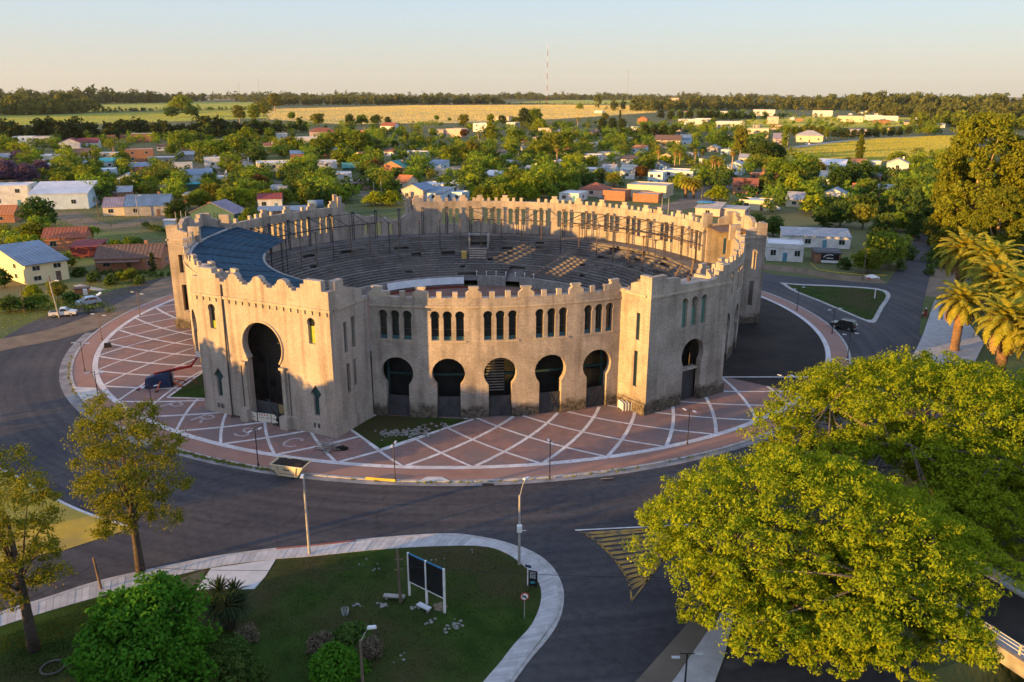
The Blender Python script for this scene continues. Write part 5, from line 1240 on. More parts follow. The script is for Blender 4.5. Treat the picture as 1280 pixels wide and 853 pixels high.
MAN = '''52 284 40 dark0 1.2;45 307 32 round0 1.2;82 241 28 round1 1.2;112 239 34 round1 1.25;160 246 26 olive0 1.1;188 243 24 round2 1.1;132 241 12 round2;10 233 36 jaca0 1.1;35 233 30 jaca0 1.1;53 223 24 jaca0 1.1;24 204 16 jaca0 1.4;
70 222 16 jaca0 1.2;6 191 16 round1 1.3;48 200 14 round0 1.2;145 318 20 round2;163 318 23 round0;177 316 20 dark0;105 304 11 round2;192 341 26 cypress0;118 352 14 bush0 1.1;140 356 15 bush0;152 350 12 bush1;165 352 18 round0;175 355 12 bush0;100 345 12 bush0 1.3;
12 390 22 dark0 1.4;34 389 20 dark0 1.3;50 384 18 round0 1.2;72 376 26 olive0 1.0;42 374 20 round2;90 378 14 bush0 1.3;6 360 26 dark1;222 277 30 dark0 1.2;250 262 26 round0 1.2;266 258 30 olive0 1.1;285 263 30 round1 1.1;301 261 28 round2 1.1;312 283 24 round0;336 256 20 round2 1.3;356 257 22 round1 1.3;380 258 22 round0 1.3;400 251 14 round2 1.2;415 257 14 dark1 1.2;
228 189 26 round1 1.2;248 183 18 dark0 1.1;252 195 20 round1 1.1;275 200 26 round0 1.2;298 197 30 round1 1.1;322 206 24 dark0 1.2;309 178 20 round2;338 176 16 round1;368 191 16 round2 1.1;362 185 14 olive0 1.2;402 197 26 round1 1.2;420 191 28 round1 1.2;436 187 24 round2 1.2;452 193 30 round1 1.2;428 207 22 round1 1.2;448 211 20 round2 1.2;316 221 14 round2 1.2;336 221 14 round0 1.2;275 173 16 cypress0;
613 181 38 poplar0 1.0;598 181 17 fan0;580 159 16 olive0;644 181 20 round0 1.2;655 161 26 pine1 .9;668 159 24 round1;675 166 18 round2;562 205 24 round1 1.1;590 197 22 olive0 1.2;575 201 22 round0 1.2;612 206 22 dark0 1.2;476 232 16 dark0 1.5;492 238 13 round2;556 233 14 round2 1.5;585 233 26 round1 1.1;602 255 24 round1 1.3;630 256 28 round0 1.2;650 253 30 round2 1.2;670 247 34 round1 1.2;640 240 28 round0 1.2;464 201 16 round1 1.2;455 185 20 dark0 1.2;470 190 16 dark1 1.2;508 177 10 olive0;525 183 14 round2;470 257 19 round2 1.3;490 257 20 round2 1.3;541 172 12 round0;
690 197 30 olive0 1.1;705 193 30 round1 1.1;675 201 26 round0 1.2;696 212 30 fan0 1.1;822 214 30 fan0 1.1;843 214 27 fan0 1.1;849 213 25 fan0;868 213 26 fan0 1.1;877 212 25 fan0;889 231 36 fan0 1.1;897 231 34 fan0 1.1;892 228 33 fan0;914 223 38 fan0 1.1;722 163 16 fan1;767 239 24 canary0 1.2;857 247 27 canary0 1.2;867 248 25 canary0 1.2;752 165 18 pine0;765 164 17 pine1 1.1;777 165 17 pine0 1.1;756 153 12 olive0;775 150 12 cypress0;
806 171 15 pine1 1.2;818 170 14 pine0 1.2;829 172 15 pine1 1.2;842 171 15 pine0 1.2;838 151 12 pine1 1.3;850 150 11 pine1 1.3;862 150 12 pine0 1.3;875 151 12 pine1 1.3;888 150 11 pine1 1.3;826 149 11 pine1 1.3;752 235 24 cypress0;801 224 18 red0 1.2;740 210 15 round1 1.2;810 213 20 round1 1.2;830 208 14 round2 1.2;680 241 30 round2 1.1;702 240 26 round1 1.1;716 237 24 round1;735 236 22 dark0;
1073 202 34 poplar0 .95;980 185 28 poplar0;925 197 38 euc0 .8;905 187 22 dark0 1.2;955 207 32 dark1 1.2;940 201 24 dark0 1.2;967 205 28 dark0 1.1;975 229 32 round1 1.2;992 233 34 round1 1.2;1006 227 28 round0 1.2;1016 221 22 red0 1.2;990 249 28 round2 1.2;1003 251 26 round1 1.2;1016 253 20 round2 1.1;897 251 20 round2 1.3;930 241 18 red0 1.3;955 241 20 olive0 1.2;1046 241 34 dark1 1.2;1061 237 32 dark0 1.2;1076 229 28 dark0 1.2;1082 246 24 round1 1.2;
1028 286 30 dark1 1.2;1050 283 34 dark0 1.1;1078 286 32 olive0 1.2;1098 337 50 round1 .9;1112 332 42 round0 1.0;1084 342 34 round0 1.1;1102 302 38 dark1 1.1;1055 336 15 bush0 .9;966 296 28 dark0 1.1;942 293 28 dark0 1.1;1110 263 26 round1 1.2;1126 257 24 dark0 1.2;1141 251 30 round1 1.1;1130 241 24 round0 1.2;1152 263 32 dark1 1.1;1096 226 20 round0 1.2;1149 216 22 round1 1.2;1120 207 18 round0 1.2;1166 241 26 round0 1.2;1135 283 26 dark0 1.2;1120 290 26 round0 1.2;1140 300 22 dark1 1.1;1168 312 26 dark0 1.0;1178 330 28 round0 1.0;1160 300 24 olive0;
1042 174 12 pine0 1.1;1050 174 12 pine1 1.1;1058 174 13 pine1 1.1;1067 174 12 pine1 1.1;1076 174 13 pine0 1.1;1085 173 12 pine1 1.1;1094 173 13 pine1 1.1;1104 172 12 pine0 1.1;1114 172 13 pine1 1.1;1124 171 12 pine1 1.1;1135 170 12 pine1 1.1;984 173 15 olive0;994 173 16 euc1;1004 173 15 olive0 1.1;1014 173 16 euc0;1024 173 15 olive0 1.1;1033 174 14 euc1;1160 168 11 round2 1.4;1149 165 16 poplar0;
228 141 22 round2 1.2;240 146 14 dark0 1.5;215 147 14 dark0 1.6;344 139 22 euc0 1.2;330 146 18 olive0 1.4;318 152 22 euc1 1.2;300 154 22 euc0 1.2;365 150 10 round0;398 158 16 olive0 1.4;437 156 14 dark0;452 157 14 round1 1.2;470 156 13 dark0 1.3;485 158 12 pine1 1.2;546 151 7 round0;562 152 5 round0;725 137 8 round2;645 158 12 round0 1.2;628 156 12 dark1 1.3'''
for q in MAN.replace('\n', '').split(';'):
    p = q.split(); town_tree(float(p[0]), float(p[1]), float(p[2]), p[3], float(p[4]) if len(p) > 4 else 1.0)
ROADS = [((240,206),(275,219)),((275,219),(345,228)),((345,228),(470,246)),((80,266),(140,284)),((140,284),(250,262)),((830,262),(930,222)),((965,189),(1150,171)),((1166,278),(1182,232)),((262,213),(300,190))]
def segd(p, a, b):
    ap = (p[0]-a[0], p[1]-a[1]); ab = (b[0]-a[0], b[1]-a[1]); t = max(0, min(1, (ap[0]*ab[0]+ap[1]*ab[1]) / (ab[0]**2+ab[1]**2)))
    return math.hypot(ap[0]-ab[0]*t, (ap[1]-ab[1]*t) * 2)
# small houses half hidden among the trees
rh = random.Random(17); WN = dict(W='whitewashed', C='cream', L='pale blue', P='pinkish', B='bare brick', G='grey block', O='terracotta'); RN = dict(g='grey roof', b='blue-grey roof', w='white roof', c='concrete roof', r='red tiled roof', d='dark roof', n='brown roof', o='orange roof')
for (ua, ub), (va, vb), n in (((0,430),(172,256),24), ((430,720),(166,240),20), ((690,960),(158,238),18), ((930,1130),(182,262),8), ((840,1180),(140,166),16)):
    c = 0
    for _t in range(n * 40):
        if c >= n: break
        u, v = rh.uniform(ua, ub), rh.uniform(va, vb); g = G(u, v); k = mpp(g); wp = rh.uniform(6, 10) / k; hp = rh.uniform(2.6, 3.6) / k
        if math.hypot(g.x - CX, g.y - CY) < 85 or (955 < u < 1235 and 168 < v < 207) or (480 < u < 640 and 168 < v < 190): continue
        if any(abs(u - (q['box'][0]+q['box'][1])/2) < (wp + q['box'][1]-q['box'][0])/2 + 2 and abs(v - q['box'][3]) < hp + 5 for q in HOUSES): continue
        if any(segd((u, v), a, b) < 6 for a, b in ROADS): continue
        w_ = rh.choice('WWWCLPBGWO'); r_ = rh.choice(('flat','shed','gable','gabley','slab','flat')); rc = rh.choice('wccw' if r_ in ('flat','slab') else 'gbrndgo')
        q = min(HOUSES, key=lambda q: ((q['box'][0]+q['box'][1])/2 - u)**2 + 4*(q['box'][3]-v)**2); rel = ('behind' if v < q['box'][3] - 3 else 'in front of' if v > q['box'][3] + 3 else 'left of' if u < (q['box'][0]+q['box'][1])/2 else 'right of')
        l = f"small {WN[w_]} house with {RN[rc]} {rel} the {q['noun']}"
        if l in LABELS or len(l.split()) > 16: continue
        LABELS[l] = []; nn = len(HOUSES); house(u - wp/2, u + wp/2, v, hp, rh.uniform(6, 10), r_, w_, rc, (-22 if u > 430 else 15) + rh.uniform(-6, 6) + rh.choice((0, 0, 90)) * 0, f"small {WN[w_]} house", l, win=rh.choice((1, 2, 2)), extra=rh.choice((None, None, 'tank')), chim=rh.random() < .2); c += 1
        HOUSES[nn]['noun'] = f"{RN[rc].replace(' roof','-roofed')} {WN[w_]} small house"
# more trees of the gardens, kept off the houses, streets and open lots
def free(u, v, hpx, cover=.22):
    wpx = hpx * .55
    for q in HOUSES:
        b = q['box']
        if b[0] - 2 < u < b[1] + 2 and b[3] - (b[3]-b[2]) * .9 < v < b[3] + .5: return False
        if v >= b[3] - 1:
            ox = min(u + wpx, b[1]) - max(u - wpx, b[0]); oy = min(v, b[3]) - max(v - hpx, b[2])
            if ox > 0 and oy > 0 and ox * oy > cover * (b[1]-b[0]) * (b[3]-b[2]): return False
    for a, b in ROADS:
        if segd((u, v), a, b) < 5: return False
    for a in TREES:
        if math.hypot(u - a[0], (v - a[1]) * 2.5) < .42 * (hpx + a[2]) * .8: return False
    return True
REG = [((0,430),(176,250),46,.10), ((215,470),(176,232),30,.1), ((440,720),(170,246),56,.1), ((690,960),(166,240),44,.1), ((930,1170),(178,262),34,.1), ((0,120),(283,330),6,.1)]
rs = random.Random(44); KEYS = ['round0','round1','round2','dark0','dark1','round1','olive0','round0','red0','dark0','pine1','euc0']
for (ua, ub), (va, vb), n, _ in REG:
    c = 0
    for _t in range(n * 30):
        if c >= n or len(TREES) >= 296: break
        v = va + (vb - va) * rs.random(); u = rs.uniform(ua, ub); key = rs.choice(KEYS)
        if 957 < u and v < 207 and u > 955 and v > 165 + 0 and v < 203: continue
        if v < 172 and u > 520 and u < 640: continue
        g = G(u, v); hm = rs.uniform(4.5, 8.5) * (1.5 if key == 'euc0' else 1); hp = hm / mpp(g)
        if math.hypot(g.x - CX, g.y - CY) < 82: continue
        if free(u, v, hp): town_tree(u, v, hp, key, rs.uniform(1.0, 1.25)); c += 1
for l, ts in LABELS.items():
    if len(ts) > 1:
        for t in ts: t['group'] = l.replace('just ', '') + ' - alike' if False else 'trees: ' + l

# ---- the rest of the garden trees, past the three hundred nearest
def crowns(name, mats_keys, spots, label, seed):
    rng = np.random.default_rng(seed); cen, rad = [], []
    for x, y, hh in spots:
        w = hh * (.42 + .2 * rng.random())
        for q in range(16):
            a = rng.random() * 6.28; z = hh * (.25 + .65 * rng.random()); r_ = w * math.sqrt(rng.random()) * math.sqrt(max(.1, 1 - ((z / hh - .5) * 1.7) ** 2)); cen.append((x + r_*math.cos(a), y + r_*math.sin(a), z)); rad.append(hh * .19 * (.7 + .6 * rng.random()))
    V, F = leaves(rng, np.array(cen), np.array(rad), 16, .58, up=.35, tri=True)
    o_ = bpy.data.objects.new(name, np_mesh(name, V, F, mats_keys)); COL.objects.link(o_); tag(o_, label, 'trees', None, 'stuff')
spots = {0: [], 1: [], 2: [], 3: []}; rs2 = random.Random(91)
def free2(u, v, hp):
    for q in HOUSES:
        b = q['box']
        if b[0] - 1 < u < b[1] + 1 and b[2] + 1 < v < b[3] + .3: return False
        if v >= b[3] - 1:
            ox = min(u + hp*.5, b[1]) - max(u - hp*.5, b[0]); oy = min(v, b[3]) - max(v - hp, b[2])
            if ox > 0 and oy > 0 and ox * oy > (.42 if b[3] > 165 else .85) * (b[1]-b[0]) * (b[3]-b[2]): return False
    return all(segd((u, v), a, b) > 4.5 for a, b in ROADS)
for (ua, ub), (va, vb), n in (((-40,440),(172,256),560), ((430,720),(158,244),450), ((690,960),(156,240),370), ((930,1200),(176,268),200), ((840,1180),(138,168),210), ((1150,1240),(160,235),60), ((330,520),(158,176),40), ((215,470),(168,236),60), ((0,120),(284,350),8)):
    c = 0
    for _t in range(n * 12):
        if c >= n: break
        u, v = rs2.uniform(ua, ub), va + (vb - va) * rs2.random(); g = G(u, v)
        if math.hypot(g.x - CX, g.y - CY) < 80: continue
        if 955 < u < 1235 and 169 < v < 206 and v < 206 - (u - 955) * .02 and not (u < 985 and v > 195): continue
        if 905 < u and v < 162 and rs2.random() < .6: continue
        if 480 < u < 640 and 168 < v < 190 and rs2.random() < .7: continue
        hh = rs2.uniform(4.5, 9.5)
        if free2(u, v, hh / mpp(g)): spots[rs2.choice((0, 0, 1, 1, 2, 3))].append((g.x, g.y, hh)); c += 1
for i, mt_ in enumerate((L_MID, L_DARK, L_LIME, L_OLIVE)):
    crowns('garden_trees', mt_, spots[i], ('mid green garden trees filling the gaps between the houses', 'dark garden trees filling the gaps between the houses', 'lime green garden trees filling the gaps between the houses', 'olive garden trees filling the gaps between the houses')[i], 300 + i)

# ---- far woods and hedgerows: masses nobody could count
def belt(name, px, n, h, leaf, label, spread=10, per=70, wk=.75, seed=0, size=.11, deep=0.0):
    """a wood along a line of places: crowns of many leaf faces with uneven tops"""
    rng = np.random.default_rng(seed + 100); line = smooth([G(u, v) for u, v in px], 60); cen, rad = [], []
    for i in range(n):
        t = rng.random() * 58.99; j = int(t); p = line[j].lerp(line[j+1], t - j); hh = h * (.6 + .6 * rng.random()) * (.72 + .4 * (math.sin(t * .9 + seed) * math.sin(t * .37 + 2 * seed) + .5))
        x = p.x + rng.normal() * spread; y = p.y + rng.normal() * spread + deep * rng.random()
        w = hh * wk * (.4 + .3 * rng.random())
        for q in range(9):
            a = rng.random() * 6.28; r_ = w * (.25 + .55 * rng.random()); z = hh * (.22 + .68 * rng.random()); r_ *= 1.15 - z / hh * .75
            cen.append((x + r_ * math.cos(a), y + r_ * math.sin(a), z)); rad.append(hh * .23 * (.6 + .7 * rng.random()))
    rad = np.array(rad); k = max(5, per // 6)
    V, F = leaves(rng, np.array(cen), rad, k, 1.0, up=.3, tri=True); T_ = V.reshape(-1, 3, 3); cc = T_.mean(1, keepdims=True)
    V = (cc + (T_ - cc) * (np.repeat(rad, k) * .55)[:, None, None]).reshape(-1, 3)
    o_ = bpy.data.objects.new(name, np_mesh(name, V, F, leaf)); COL.objects.link(o_); tag(o_, label, 'woods', None, 'stuff'); return o_
belt('pine_belt', [(-160,178),(0,176),(60,174),(130,173),(200,172),(262,170),(330,168)], 460, 12, L_PINE, 'dark pine belt between the left town and the green field', 9, 84, seed=1)
belt('pine_belt', [(250,172),(300,168),(350,166),(384,165)], 90, 10, L_DARK, 'dark wood at the end of the golden field', 12, 80, seed=2)
belt('far_woods', [(-200,150),(-60,146),(20,144),(76,141)], 360, 24, L_FAR, 'olive wood beyond the green field on the left', 26, 70, seed=3, deep=120)
belt('far_woods', [(-250,133),(0,132),(60,131),(120,130),(158,130)], 460, 36, L_FARD, 'high wood on the left horizon', 40, 60, seed=4, deep=350)
belt('far_woods', [(150,130),(180,129),(235,128)], 190, 25, L_FARD, 'straight plantation edge on the left horizon', 18, 60, seed=5, deep=200)
belt('hedgerow', [(115,140.5),(150,140),(188,138.8)], 60, 7, L_DARK, 'dark hedgerow crossing the left pasture', 6, 60, seed=6, wk=1.0)
belt('hedgerow', [(200,139.5),(250,138),(300,137.3),(330,136.8)], 80, 8, L_MID, 'green hedgerow above the crop field', 7, 60, seed=7, wk=1.0)
belt('far_woods', [(325,133),(360,131.8),(420,131.5),(452,131.3)], 190, 22, L_FAR, 'hedge wood behind the golden field', 14, 60, seed=8, deep=60)
belt('far_woods', [(448,131.5),(520,131.2),(560,131),(628,130.8)], 280, 26, L_FAR, 'eucalyptus row closing the golden field', 12, 60, seed=9, deep=60)
belt('far_woods', [(628,130.6),(680,130.4),(740,130.6),(800,130.8)], 90, 7, L_FARD, 'low hedge along the far pasture', 9, 50, seed=10, wk=1.1)
belt('far_woods', [(200,126.4),(340,125.8),(480,125.2),(640,125.2),(800,125.6)], 800, 34, L_FARD, 'hazy tree line on the horizon', 45, 40, seed=11, deep=900, wk=.9)
belt('far_woods', [(290,128.5),(380,127.3),(450,127),(500,126.6)], 260, 26, L_FAR, 'wood in front of the horizon behind the golden field', 40, 50, seed=12, deep=300)
belt('far_woods', [(640,125.6),(760,125.8),(900,126.4),(1040,127.5)], 720, 33, L_FAR, 'tree line on the right horizon', 50, 44, seed=13, deep=700, wk=.9)
belt('far_woods', [(800,140),(850,138),(920,137),(990,137.5),(1060,139)], 420, 24, L_FAR, 'green woods among the far suburb', 45, 64, seed=14, deep=150)
belt('far_woods', [(880,150),(925,149),(970,148.5)], 70, 11, L_DARK, 'dark trees between the suburb terraces', 22, 70, seed=15)
belt('far_woods', [(1055,137),(1100,138),(1150,138.5),(1215,139.5),(1290,141)], 440, 31, L_FAR, 'tall green wood behind the right suburb', 30, 70, seed=16, deep=120)
belt('far_woods', [(1120,146),(1180,147),(1240,149),(1300,152)], 260, 20, L_FAR, 'olive wood behind the great eucalyptus', 30, 70, seed=17, deep=60)
belt('far_woods', [(1170,157),(1230,160),(1300,163)], 150, 14, L_MID, 'green trees between the common and the eucalyptus', 16, 80, seed=18)
belt('far_woods', [(1090,129),(1180,128),(1215,128)], 160, 33, L_FARD, 'dark distant wood at the right horizon', 60, 50, seed=19, deep=300)
belt('garden_scrub', [(460,178),(520,186),(600,190),(690,188),(760,182),(800,180)], 170, 4.5, L_MID, 'unkempt garden scrub across the middle of the town', 22, 90, seed=20, wk=1.3)
belt('garden_scrub', [(640,172),(700,176),(780,170),(830,166)], 110, 6, L_DARK, 'dark garden trees below the golden field', 16, 90, seed=21, wk=1.2)
belt('garden_scrub', [(1085,262),(1120,270),(1150,285),(1165,300)], 60, 4.5, L_DARK, 'undergrowth behind the white street house', 6, 160, seed=22, wk=1.2)
belt('garden_scrub', [(0,215),(70,210),(140,220),(215,226),(290,214)], 120, 3.6, L_DARK, 'garden scrub between the left houses', 14, 110, seed=23, wk=1.4)
belt('garden_scrub', [(580,250),(640,248),(700,240),(690,215),(640,215)], 110, 4.5, L_MID, 'bushy growth behind the back wall of the arena', 10, 120, seed=24, wk=1.3)
belt('garden_scrub', [(930,238),(990,240),(1050,262),(1090,250),(1120,225)], 110, 4.5, L_DARK, 'bushy growth between the right gardens', 12, 120, seed=25, wk=1.3)
belt('garden_scrub', [(1190,340),(1230,330),(1290,340)], 40, 3.0, L_DARK, 'undergrowth at the foot of the palms', 6, 220, seed=26, wk=1.3)

# ---- the near trees
make_tree('euc_big', 29, 25, 3.5, 'airy', 74, 2.2, 24, 34, .27, L_GREV, BARKL, tr=.75, seed=31, tuftk=.38)
make_tree('euc_big2', 26, 22, 3.0, 'round', 68, 2.1, 24, 34, .27, L_GREV, BARKL, tr=.7, seed=32, tuftk=.38)
for (u, v, k, s), lab in zip([(1208, 314, 'euc_big', 1.16), (1282, 322, 'euc_big2', 1.22), (1186, 300, 'euc_big2', .78), (1330, 305, 'euc_big', 1.0), (1240, 335, 'euc_big2', .72)],
        ['tallest golden eucalyptus with pale forked limbs behind the palms', 'great eucalyptus at the right picture edge behind the palms', 'smaller eucalyptus leaning over the avenue left of the great one', 'eucalyptus beyond the right picture edge', 'low eucalyptus just behind the date palms']):
    plant(k, G(u, v), lab, 'tree', 'eucalyptus_tree', 'eucalyptus grove beside the avenue', s)
for (u, v, k, s), lab in zip([(1206, 316, 'canary0', 1.6), (1240, 326, 'canary0', 1.55), (1247, 350, 'canary0', 1.5), (1203, 378, 'canary0', 1.25), (1261, 402, 'canary0', 1.4), (1280, 366, 'canary0', 1.45), (1308, 420, 'canary0', 1.3)],
        ['rearmost feathery date palm leaning over the avenue', 'date palm standing behind the two front palms', 'date palm with orange fruit stalks in the middle of the clump', 'date palm with thick trunk beside the broad pale pavement', 'largest date palm, right at the front of the clump', 'date palm half cut by the right picture edge', 'date palm beyond the right picture edge']):
    g = G(u, v, 6.2 * s); plant(k, (g.x, g.y, 0), lab, 'palm', 'date_palm', 'date palms right of the roundabout', s)
def big_tree(name, loc, w, h, base, nl, nt, per, size, label, seed, leaf, bark, lobe):
    rng = np.random.default_rng(seed); cen, rad = [], []; lob = []
    for i in range(nl):
        t = (i + .5) / nl; r = math.sqrt(t) * w / 2 * .92; a = i * 2.39996 + rng.random() * .5; z = base + (h - base) * (1 - .70 * (r / (w / 2)) ** 2) - lobe * .75 - rng.random() * 1.3
        lob.append((r * math.cos(a), r * math.sin(a), z, lobe * (.8 + .45 * rng.random())))
    for i in range(nl // 2):                                      # hanging lower sprays at the rim
        a = rng.random() * 6.28; r = w / 2 * (.45 + .5 * rng.random()); lob.append((r * math.cos(a), r * math.sin(a), base * (.55 + .75 * rng.random()), lobe * .7))
    for i in range(nl // 2):                                      # the skirts on the open side towards the junction
        a = -pi / 2 + rng.normal() * .9; r = w / 2 * (.15 + .75 * rng.random()); lob.append((r * math.cos(a), r * math.sin(a), base * (.62 + .55 * rng.random()), lobe * .75))
    for i in range(nl // 3):
        a = -pi / 2 + rng.normal() * .8; r = w / 2 * (.1 + .55 * rng.random()); lob.append((r * math.cos(a), r * math.sin(a), base * (1.0 + .5 * rng.random()), lobe * .8))
    for x, y, z, lr in lob:
        for _ in range(nt):
            d = rng.normal(size=3); d[2] = abs(d[2]) - .35; d /= np.linalg.norm(d); k = .6 + .42 * rng.random(); cen.append((x + d[0]*lr*k, y + d[1]*lr*k, z + d[2]*lr*k*.62)); rad.append(lr * .24 * (.55 + .8 * rng.random()))
    V, F = leaves(rng, np.array(cen), np.array(rad), per, size, up=.5, flat=.6, aspect=.42, droop=.25)
    t = thing(name, label, 'tree', loc); o = bpy.data.objects.new('crown', np_mesh('crown', V, F, leaf)); COL.objects.link(o); o.parent = t
    mb = MB(); tk = .55; f0 = Vector((0, 0, base * .55)); mb.tube([(0,0,-.2),(0,0,.5),(.05,0,base*.55)], [tk*1.4, tk, tk*.8], 10)
    for i in range(7):
        a = i * .9 + rng.random() * .4; q = Vector((math.cos(a), math.sin(a), 0)); e = q * w * .30 + Vector((0,0,base + (h-base) * .42)); md = f0.lerp(e, .5) + Vector((0,0,-.3)) + Vector(rng.normal(size=3)) * .5
        mb.tube([f0, f0.lerp(md, .5) + Vector(rng.normal(size=3))*.2, md, e], [tk*.6, tk*.45, tk*.36, tk*.2], 7)
        for x, y, z, lr in lob[i::7]:
            p1 = Vector((x, y, z + .1)); m_ = e.lerp(p1, .5) + Vector(rng.normal(size=3)) * .5; s_ = md if (p1 - md).length < (p1 - e).length else e
            mb.tube([s_, s_.lerp(p1, .5) + Vector(rng.normal(size=3)) * .55, p1], [tk*.2, tk*.12, tk*.04], 5)
    mb.build('trunk', bark, t, True); return t
big_tree('spreading_tree', (21.5, 50.8, 0), 24.5, 14.2, 6.0, 58, 37, 46, .122, 'huge yellow-green spreading tree in front of the plaza at lower right', 3, L_TIPA, BARK, 2.3)
big_tree('spreading_tree', (39.5, 69.0, 0), 33, 15.8, 6.5, 66, 37, 36, .148, 'wide domed yellow-green tree behind the lower right one', 4, L_TIPA, BARK, 2.8)
big_tree('spreading_tree', (57, 66, 0), 25, 14.2, 6.0, 36, 38, 22, .20, 'darker domed tree cut by the right picture edge below the palms', 5, L_FRESH, BARK, 2.7)
make_tree('grev0', 15.4, 11.5, 4.4, 'airy', 34, 1.25, 17, 56, .085, L_SILK, BARKD, tr=.33, seed=41, tuftk=.62, up=.2, shell=.2, limb=.3)
make_tree('grev1', 15.8, 8.4, 4.6, 'airy', 30, 1.1, 15, 48, .085, L_SILK, BARKD, tr=.36, seed=43, tuftk=.62, up=.2, shell=.2, limb=.3)
plant('grev0', G(176, 716), 'tall golden tree standing alone beside the pavement', 'tree', 'golden_tree', rz=1.0)
plant('grev1', G(43, 815), 'tall thin tree with dark trunk at the left picture edge', 'tree', 'golden_tree', rz=2.2)
make_tree('fresh0', 8.6, 9.0, .6, 'dome', 27, 1.9, 24, 52, .15, L_FRESH, BARK, tr=.3, seed=57, tuftk=.34, up=.6)
plant('fresh0', G(192, 872), 'dense bright green dome-shaped tree at the bottom left', 'tree', 'leafy_tree')
make_tree('scrub0', 2.6, 4.2, .1, 'dome', 12, .95, 26, 26, .13, L_DARK, BARKD, tr=.06, seed=52); make_tree('scrub1', 2.3, 4.0, .1, 'dome', 12, .85, 26, 30, .13, L_FRESH, BARKD, tr=.06, seed=53, up=.7)
make_tree('scrub2', 1.5, 2.2, .1, 'dome', 9, .6, 22, 26, .10, L_STRAW, BARKD, tr=.04, seed=54)
for (u, v, k, s), lab in zip([(262, 838, 'scrub0', .8), (292, 828, 'scrub0', .7), (275, 868, 'scrub0', .95), (312, 850, 'scrub0', .6), (418, 850, 'scrub1', 1.05), (405, 815, 'scrub2', 1.0), (460, 818, 'scrub2', .95), (440, 812, 'scrub0', .75), (308, 800, 'scrub2', .8)],
        ['dark bramble against the right side of the bright green dome tree', 'dark bramble below the spiky plant', 'dark bramble at the bottom picture edge', 'low dark bramble at the edge of the lawn', 'bright green arching shrub beside the lawn lamp', 'dry straw-coloured shrub behind the bright arching shrub', 'dry straw-coloured shrub right of the lawn lamp', 'dark leafy shrub between the two dry shrubs', 'dry grass clump under the spiky plant']):
    plant(k, G(u, v), lab, 'shrub', 'shrub', None, s)
rng = np.random.default_rng(8); V, F = [], []                    # spiky cabbage-palm like plant
for hd in range(5):
    a = hd * 1.26; hc = np.array([.75 * math.cos(a), .75 * math.sin(a), 1.9 + .35 * (hd % 3)])
    for i in range(95):
        az = i * 2.39996; el = R_(88) - (i / 95) * R_(135); d = np.array([math.cos(az)*math.cos(el), math.sin(az)*math.cos(el), math.sin(el)]); s_ = np.array([-math.sin(az), math.cos(az), 0]) * .045; l = 1.05 + .3 * rng.random()
        V += [hc - s_, hc + s_, hc + d*l*.6 + s_, hc + d*l*.6 - s_, hc + d*l*.6 - s_, hc + d*l*.6 + s_, hc + d*l + np.array([0,0,-.22]) + s_*.2, hc + d*l + np.array([0,0,-.22]) - s_*.2]; k = len(V); F += [[k-8,k-7,k-6,k-5],[k-4,k-3,k-2,k-1]]
t = thing('spiky_plant', 'spiky dark green cordyline clump beside the driveway apron', 'plant', G(288, 786), 0, None, 1.12); o = bpy.data.objects.new('leaf_crown', np_mesh('leaf_crown', np.array(V), np.array(F), leaf_mat('strap_leaves', (.03, .05, .022), (.055, .075, .035), rnd=.05))); COL.objects.link(o); o.parent = t
for hd in range(5):
    a = hd * 1.26; mb = MB(); mb.tube([(.15*math.cos(a), .15*math.sin(a), -.1), (.5*math.cos(a), .5*math.sin(a), 1.0), (.75*math.cos(a), .75*math.sin(a), 1.9 + .35*(hd % 3))], [.14, .11, .1], 6); mb.build('stem', BARKD, t)
# trees just outside the picture whose shade falls across the junction and the lower facade
SH = [(-72, 56, 13.5, 'euc1'), (-76, 62, 13.5, 'round1'), (-80, 69, 15, 'euc1'), (-74, 75, 13.5, 'round1'), (-84, 80, 15, 'euc1'), (-75, 51, 13, 'dark1'), (-90, 62, 15, 'euc1'), (-92, 50, 14, 'dark1'), (-80, 60, 14, 'round1'),
      (-52, 35.5, 7.0, 'round1'), (-50, 28, 11.5, 'dark1'), (-56, 22, 12.5, 'euc1'), (-48, 20, 12, 'dark1'), (-58, 14, 13.5, 'euc1'), (-50, 10, 13, 'dark1'), (-62, 6, 14, 'euc1'), (-54, 2, 13, 'dark1'), (-66, -6, 14, 'euc1'), (-58, -10, 13, 'dark1'), (-72, 16, 12.5, 'round1')]
for i, (x, y, hh, k) in enumerate(SH):
    plant(k, (x, y, 0), 'tree in the grove beyond the left picture edge', 'tree', 'tree', 'grove beyond the left picture edge', hh / PH[k] if k in PH else 1)

# ================================================================== THINGS
BLACK = M('black_paint', (.018, .018, .02), (.012, .012, .013), rough=.5)
LEDW = M('lamp_head_grey', (.55, .57, .58), (.45, .47, .48), rough=.4)
CPOLE = M('concrete_pole', (.36, .34, .31), (.27, .255, .235), scale=2)
WOOD = M('weathered_wood', (.17, .125, .085), (.10, .075, .055), scale=3, stretch=(1, 1, .2))
RED = M('red_paint', (.42, .035, .025), (.32, .03, .022), rough=.45)
ORANGE = M('orange_red_paint', (.48, .10, .03), (.36, .075, .025), rough=.45)
TARP = M('navy_tarpaulin', (.02, .035, .085), (.012, .022, .055), scale=1.2, rough=.5, bump=.5, bscale=3)
RUBBER = M('tyre_rubber', (.02, .02, .021), (.013, .013, .014), rough=.8)
CHROME = M('wheel_alloy', (.45, .45, .46), (.35, .35, .36), rough=.35, metal=.6)
def box_obj(name, x0, x1, y0, y1, z0, z1, mat, parent, **k): return MB().box(x0, x1, y0, y1, z0, z1).build(name, mat, parent, **k)

